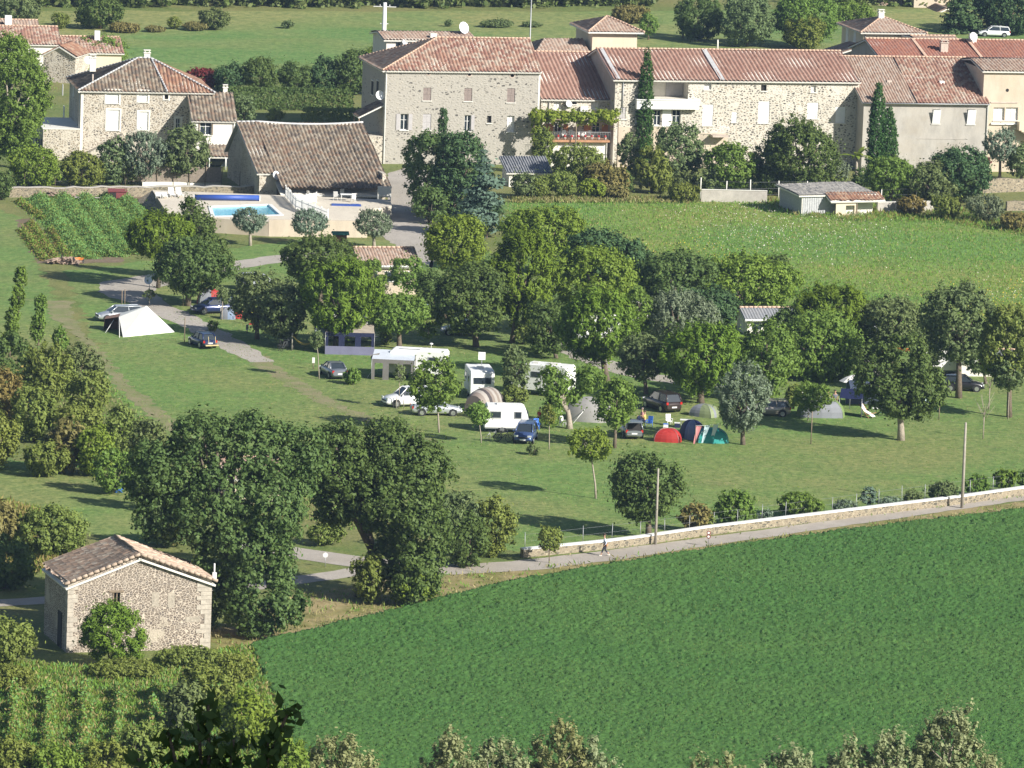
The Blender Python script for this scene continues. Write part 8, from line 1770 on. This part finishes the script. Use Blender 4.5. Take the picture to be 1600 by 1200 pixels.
for bb, k, lab in (((-30, 1150, 60, 1230), 'shrub', 'overgrown clump at the bottom left corner'), ((40, 1165, 130, 1240), 'bright', 'yellow-green clump at the bottom edge, second from the left'), ((120, 1150, 200, 1235), 'shrub', 'clump of weeds at the bottom edge between the plant rows'), ((180, 1120, 262, 1215), 'scrub', 'taller clump of weeds right of the plant rows')): Bu('weed_clump', k, bb, lab, 'bush')
# ------------------------------------------------------------------ low vegetation nobody could count
tufts('meadow_grass', px((790, 318), (1000, 314), (1240, 316), (1480, 345), (1640, 372), (1700, 500), (1300, 530), (1000, 500), (800, 400)), 50000, .30, [LM['grassleaf']] * 6 + [LM['drygrass']], 'thin tall grass over the flowering meadow', 21, 2, .2, .07)
def fm(P, rng):
    f = np.sin(P[:, 0] * .12 + 1.3) * np.sin(P[:, 1] * .05 + .5) + rng.normal(size=len(P)) * .35; return f > .45
tufts('meadow_flowers', px((900, 322), (1240, 322), (1500, 360), (1600, 400), (1600, 470), (1000, 470)), 7000, .12, [LM['flower']], 'white wild flowers sprinkled over the meadow', 22, 1, .2, .10, z0=.2, mask=fm, cat='flowers')
tufts('meadow_yellow', px((820, 400), (1100, 370), (1240, 440), (1640, 440), (1640, 500), (1250, 480), (900, 440)), 9000, .16, [LM['yellowflower']], 'yellow flowers in patches at the lower edge of the meadow', 35, 1, .3, .12, z0=.12, mask=fm, cat='flowers')
tufts('rough_grass_growth', px((-80, 1000), (0, 1040), (180, 1052), (300, 1030), (385, 1015), (440, 1130), (480, 1290), (-120, 1290)), 52000, .6, [LM['drygrass'], LM['asparagus'], LM['shrub'], LM['bright'], LM['grassleaf'], LM['grassleaf']], 'rough grass and weeds below the stone barn', 23, 4, .3, .16)
tufts('verge_grass', ribbon([(370, 1010), (560, 950), (700, 912), (820, 900), (950, 885), (1100, 860), (1300, 835), (1500, 806), (1700, 780)], [9, 12, 7.5, 5.5, 4, 3, 2.5, 2.2, 2]), 7000, .4, [LM['drygrass'], LM['drygrass'], LM['shrub'], LM['grassleaf']], 'dry grass on the bank between road and crop', 24, 4, .25, .09)
tufts('wild_grass', px((90, 560), (160, 590), (240, 668), (330, 720), (560, 800), (560, 830), (300, 790), (130, 740), (60, 600)), 7000, .4, [LM['drygrass'], LM['shrub'], LM['grassleaf']], 'dry tall grass between thicket and mown lawn', 25, 4, .3, .10)
tufts('weed_strip', px((-80, 760), (60, 800), (120, 870), (60, 900), (-80, 900)), 5000, .6, [LM['drygrass'], LM['bright'], LM['dry']], 'tall yellow weeds at the left edge above the barn', 26, 4, .3, .12)
tufts('meadow_head', px((800, 318), (1090, 318), (1090, 310), (800, 308)), 2500, .5, [LM['dry'], LM['drygrass'], LM['shrub']], 'dry weeds along the head of the meadow', 27, 4, .3, .1)
tufts('meadow_head', px((1190, 318), (1230, 335), (1300, 345), (1480, 348), (1620, 372), (1620, 352), (1480, 325), (1200, 312)), 3000, .6, [LM['dry'], LM['shrub'], LM['grassleaf']], 'weeds and scrub along the meadow head right of the shed', 28, 4, .3, .1)
tufts('lawn_grass', px((150, 540), (470, 400), (1000, 500), (1650, 560), (1650, 770), (1180, 816), (1000, 842), (810, 862), (560, 800), (330, 720), (235, 668)), 40000, .09, [LM['grassleaf'], LM['grassleaf'], LM['drygrass']], 'short tufts in the mown camp lawn', 29, 2, .15, .06)
tufts('wall_foot_weeds', ribbon([(830, 876), (945, 862), (1100, 840), (1300, 815.5), (1500, 790), (1700, 762)], [.6, .5, .9, 1.0, .8, .8]), 2600, .3, [LM['grassleaf'], LM['drygrass'], LM['shrub']], 'weeds along the foot of the roadside wall', 34, 3, .15, .07)
# garden rows: feathery plants and vine-like rows in the foreground
def rows_of(name, lines, h, w, mats, label, seed, dens=60, leaf=.16):
    rng = np.random.default_rng(seed); PP = []
    for (a, b) in lines:
        A = G(*a); B = G(*b); d = B - A; L = d.length; u = d.normalized(); n = Vector((-u.y, u.x, 0)); k = int(L * dens)
        t = rng.uniform(0, L, k); s = rng.normal(0, w * .42, k); z = np.abs(rng.normal(.35, .3, k)) * h * (1 - np.clip(np.abs(s) / w, 0, .9)) * (1 + .25 * np.sin(t * 1.3) + .2 * np.sin(t * 3.1))
        PP.append(np.array(A)[None] + t[:, None] * np.array(u) + s[:, None] * np.array(n) + z[:, None] * np.array([0, 0, 1.0]))
    P = np.concatenate(PP); n = rng.normal(size=P.shape) + np.array([0, -.3, .5]); n /= np.linalg.norm(n, axis=1)[:, None]; ax = rng.normal(size=P.shape) * .6 + np.array([0, 0, 1.0])
    V, q = leafquads(P, n, rng, leaf, 1.8, ax, .3); tag(npmesh(name, V, q, mats, midx=rng.integers(0, len(mats), len(q))), label, 'plants', None, 'stuff')
rows_of('asparagus_rows', [((62, 312), (130, 405)), ((98, 312), (170, 402)), ((132, 312), (200, 398)), ((165, 312), (225, 388)), ((195, 314), (238, 365))], .85, 1.9, [LM['asparagus'], LM['asparagus'], LM['shrub']], 'feathery vegetable rows behind the garden wall', 31, 1300, .11)
rows_of('vegetable_rows', [((30, 315), (70, 345)), ((80, 360), (112, 410)), ((35, 360), (72, 408)), ((48, 350), (90, 410))], .6, .8, [LM['dry'], LM['shrub'], LM['grassleaf']], 'low vegetable beds at the left of the garden', 32, 160, .14)
rows_of('field_rows', [((x0, 1092), (x0 - 8, 1300)) for x0 in (-30, 22, 76, 132, 186, 240)], 1.2, 1.0, [LM['shrub'], LM['bright'], LM['asparagus'], LM['asparagus'], LM['drygrass'], LM['grassleaf']], 'overgrown plant rows running towards the viewer at the bottom left', 33, 1500, .13)
# dark sapling close to the camera, on the hillside, shaded by an added oak
def near_sapling():
    d = ray(330, 1420).normalized(); b = CAM + d * 14; z0 = hillz(b.x, b.y)
    e = empty('oak_sapling', Vector((b.x, b.y, z0)), 0, 'dark leafy oak twigs close to the camera at the bottom left', 'sapling'); rng = np.random.default_rng(6); mb = MB(); PP = []; AX = []
    base = b - e.location; mb.tube([(0, 0, 0), base], [.06, .03], 6)
    for (tx, ty, n) in ((325, 1090, 60), (452, 1106, 90), (262, 1140, 80), (420, 1160, 90), (310, 1130, 90), (365, 1155, 90), (215, 1185, 50), (290, 1185, 90), (340, 1190, 90)):
        tip = CAM + ray(tx, ty).normalized() * 14 - e.location; mb.tube([base, (base + tip) * .5, tip], [.012, .006, .003], 5)
        for k in range(n):
            t = 1 - (k / n) ** 1.2 * .42; p = base.lerp(tip, t); PP.append(tuple(p + Vector(rng.normal(0, .014 + .03 * (1 - t), 3)))); AX.append(tuple((tip - base).normalized() + Vector(rng.normal(0, .7, 3))))
    mb.build('trunk', M['bark'], e); P = np.array(PP); ax = np.array(AX); nn = rng.normal(size=P.shape) * .8 + np.array([0, -.6, .3]); nn /= np.linalg.norm(nn, axis=1)[:, None]
    V, q = leafquads(P, nn, rng, .016, 2.0, ax, .2); npmesh('leaves', V, q, LM['dark'], e)
    # unseen oak added to the right, out of view, to shade the twigs
    top = b + sdir * 10; sp = Vector((top.x, top.y, 0)); oz = hillz(sp.x, max(sp.y, 0)); o = empty('added_shade_oak', Vector((sp.x, sp.y, oz)), 0, 'evergreen oak added out of view beside the camera to shade the near twigs', 'tree'); hc = top.z - oz
    bl = crown_blobs((0, 0, hc), (2.6, 2.6, 2.8), 8, 3); V, q = foliage(bl, 8, .22, 3.5, .6); npmesh('crown', V, q, LM['dark'], o); trunk(o, hc - 1, .3, [x[:3] for x in bl[1:6]], 'bark', (0, 0), 4)
near_sapling()

# ------------------------------------------------------------------ the air
def haze():
    mb = MB(); mb.box((0, 1420, 61), (3040, 3480, 130)); mt, nt, pb, out = newmat('haze'); nt.nodes.remove(pb); v = N(nt, 'ShaderNodeVolumePrincipled'); v.inputs['Density'].default_value = .00006; v.inputs['Color'].default_value = (.45, .65, 1, 1); v.inputs['Anisotropy'].default_value = .0
    nt.links.new(v.outputs[0], out.inputs['Volume']); tag(mb.build('haze', mt), kind='stuff')
haze()
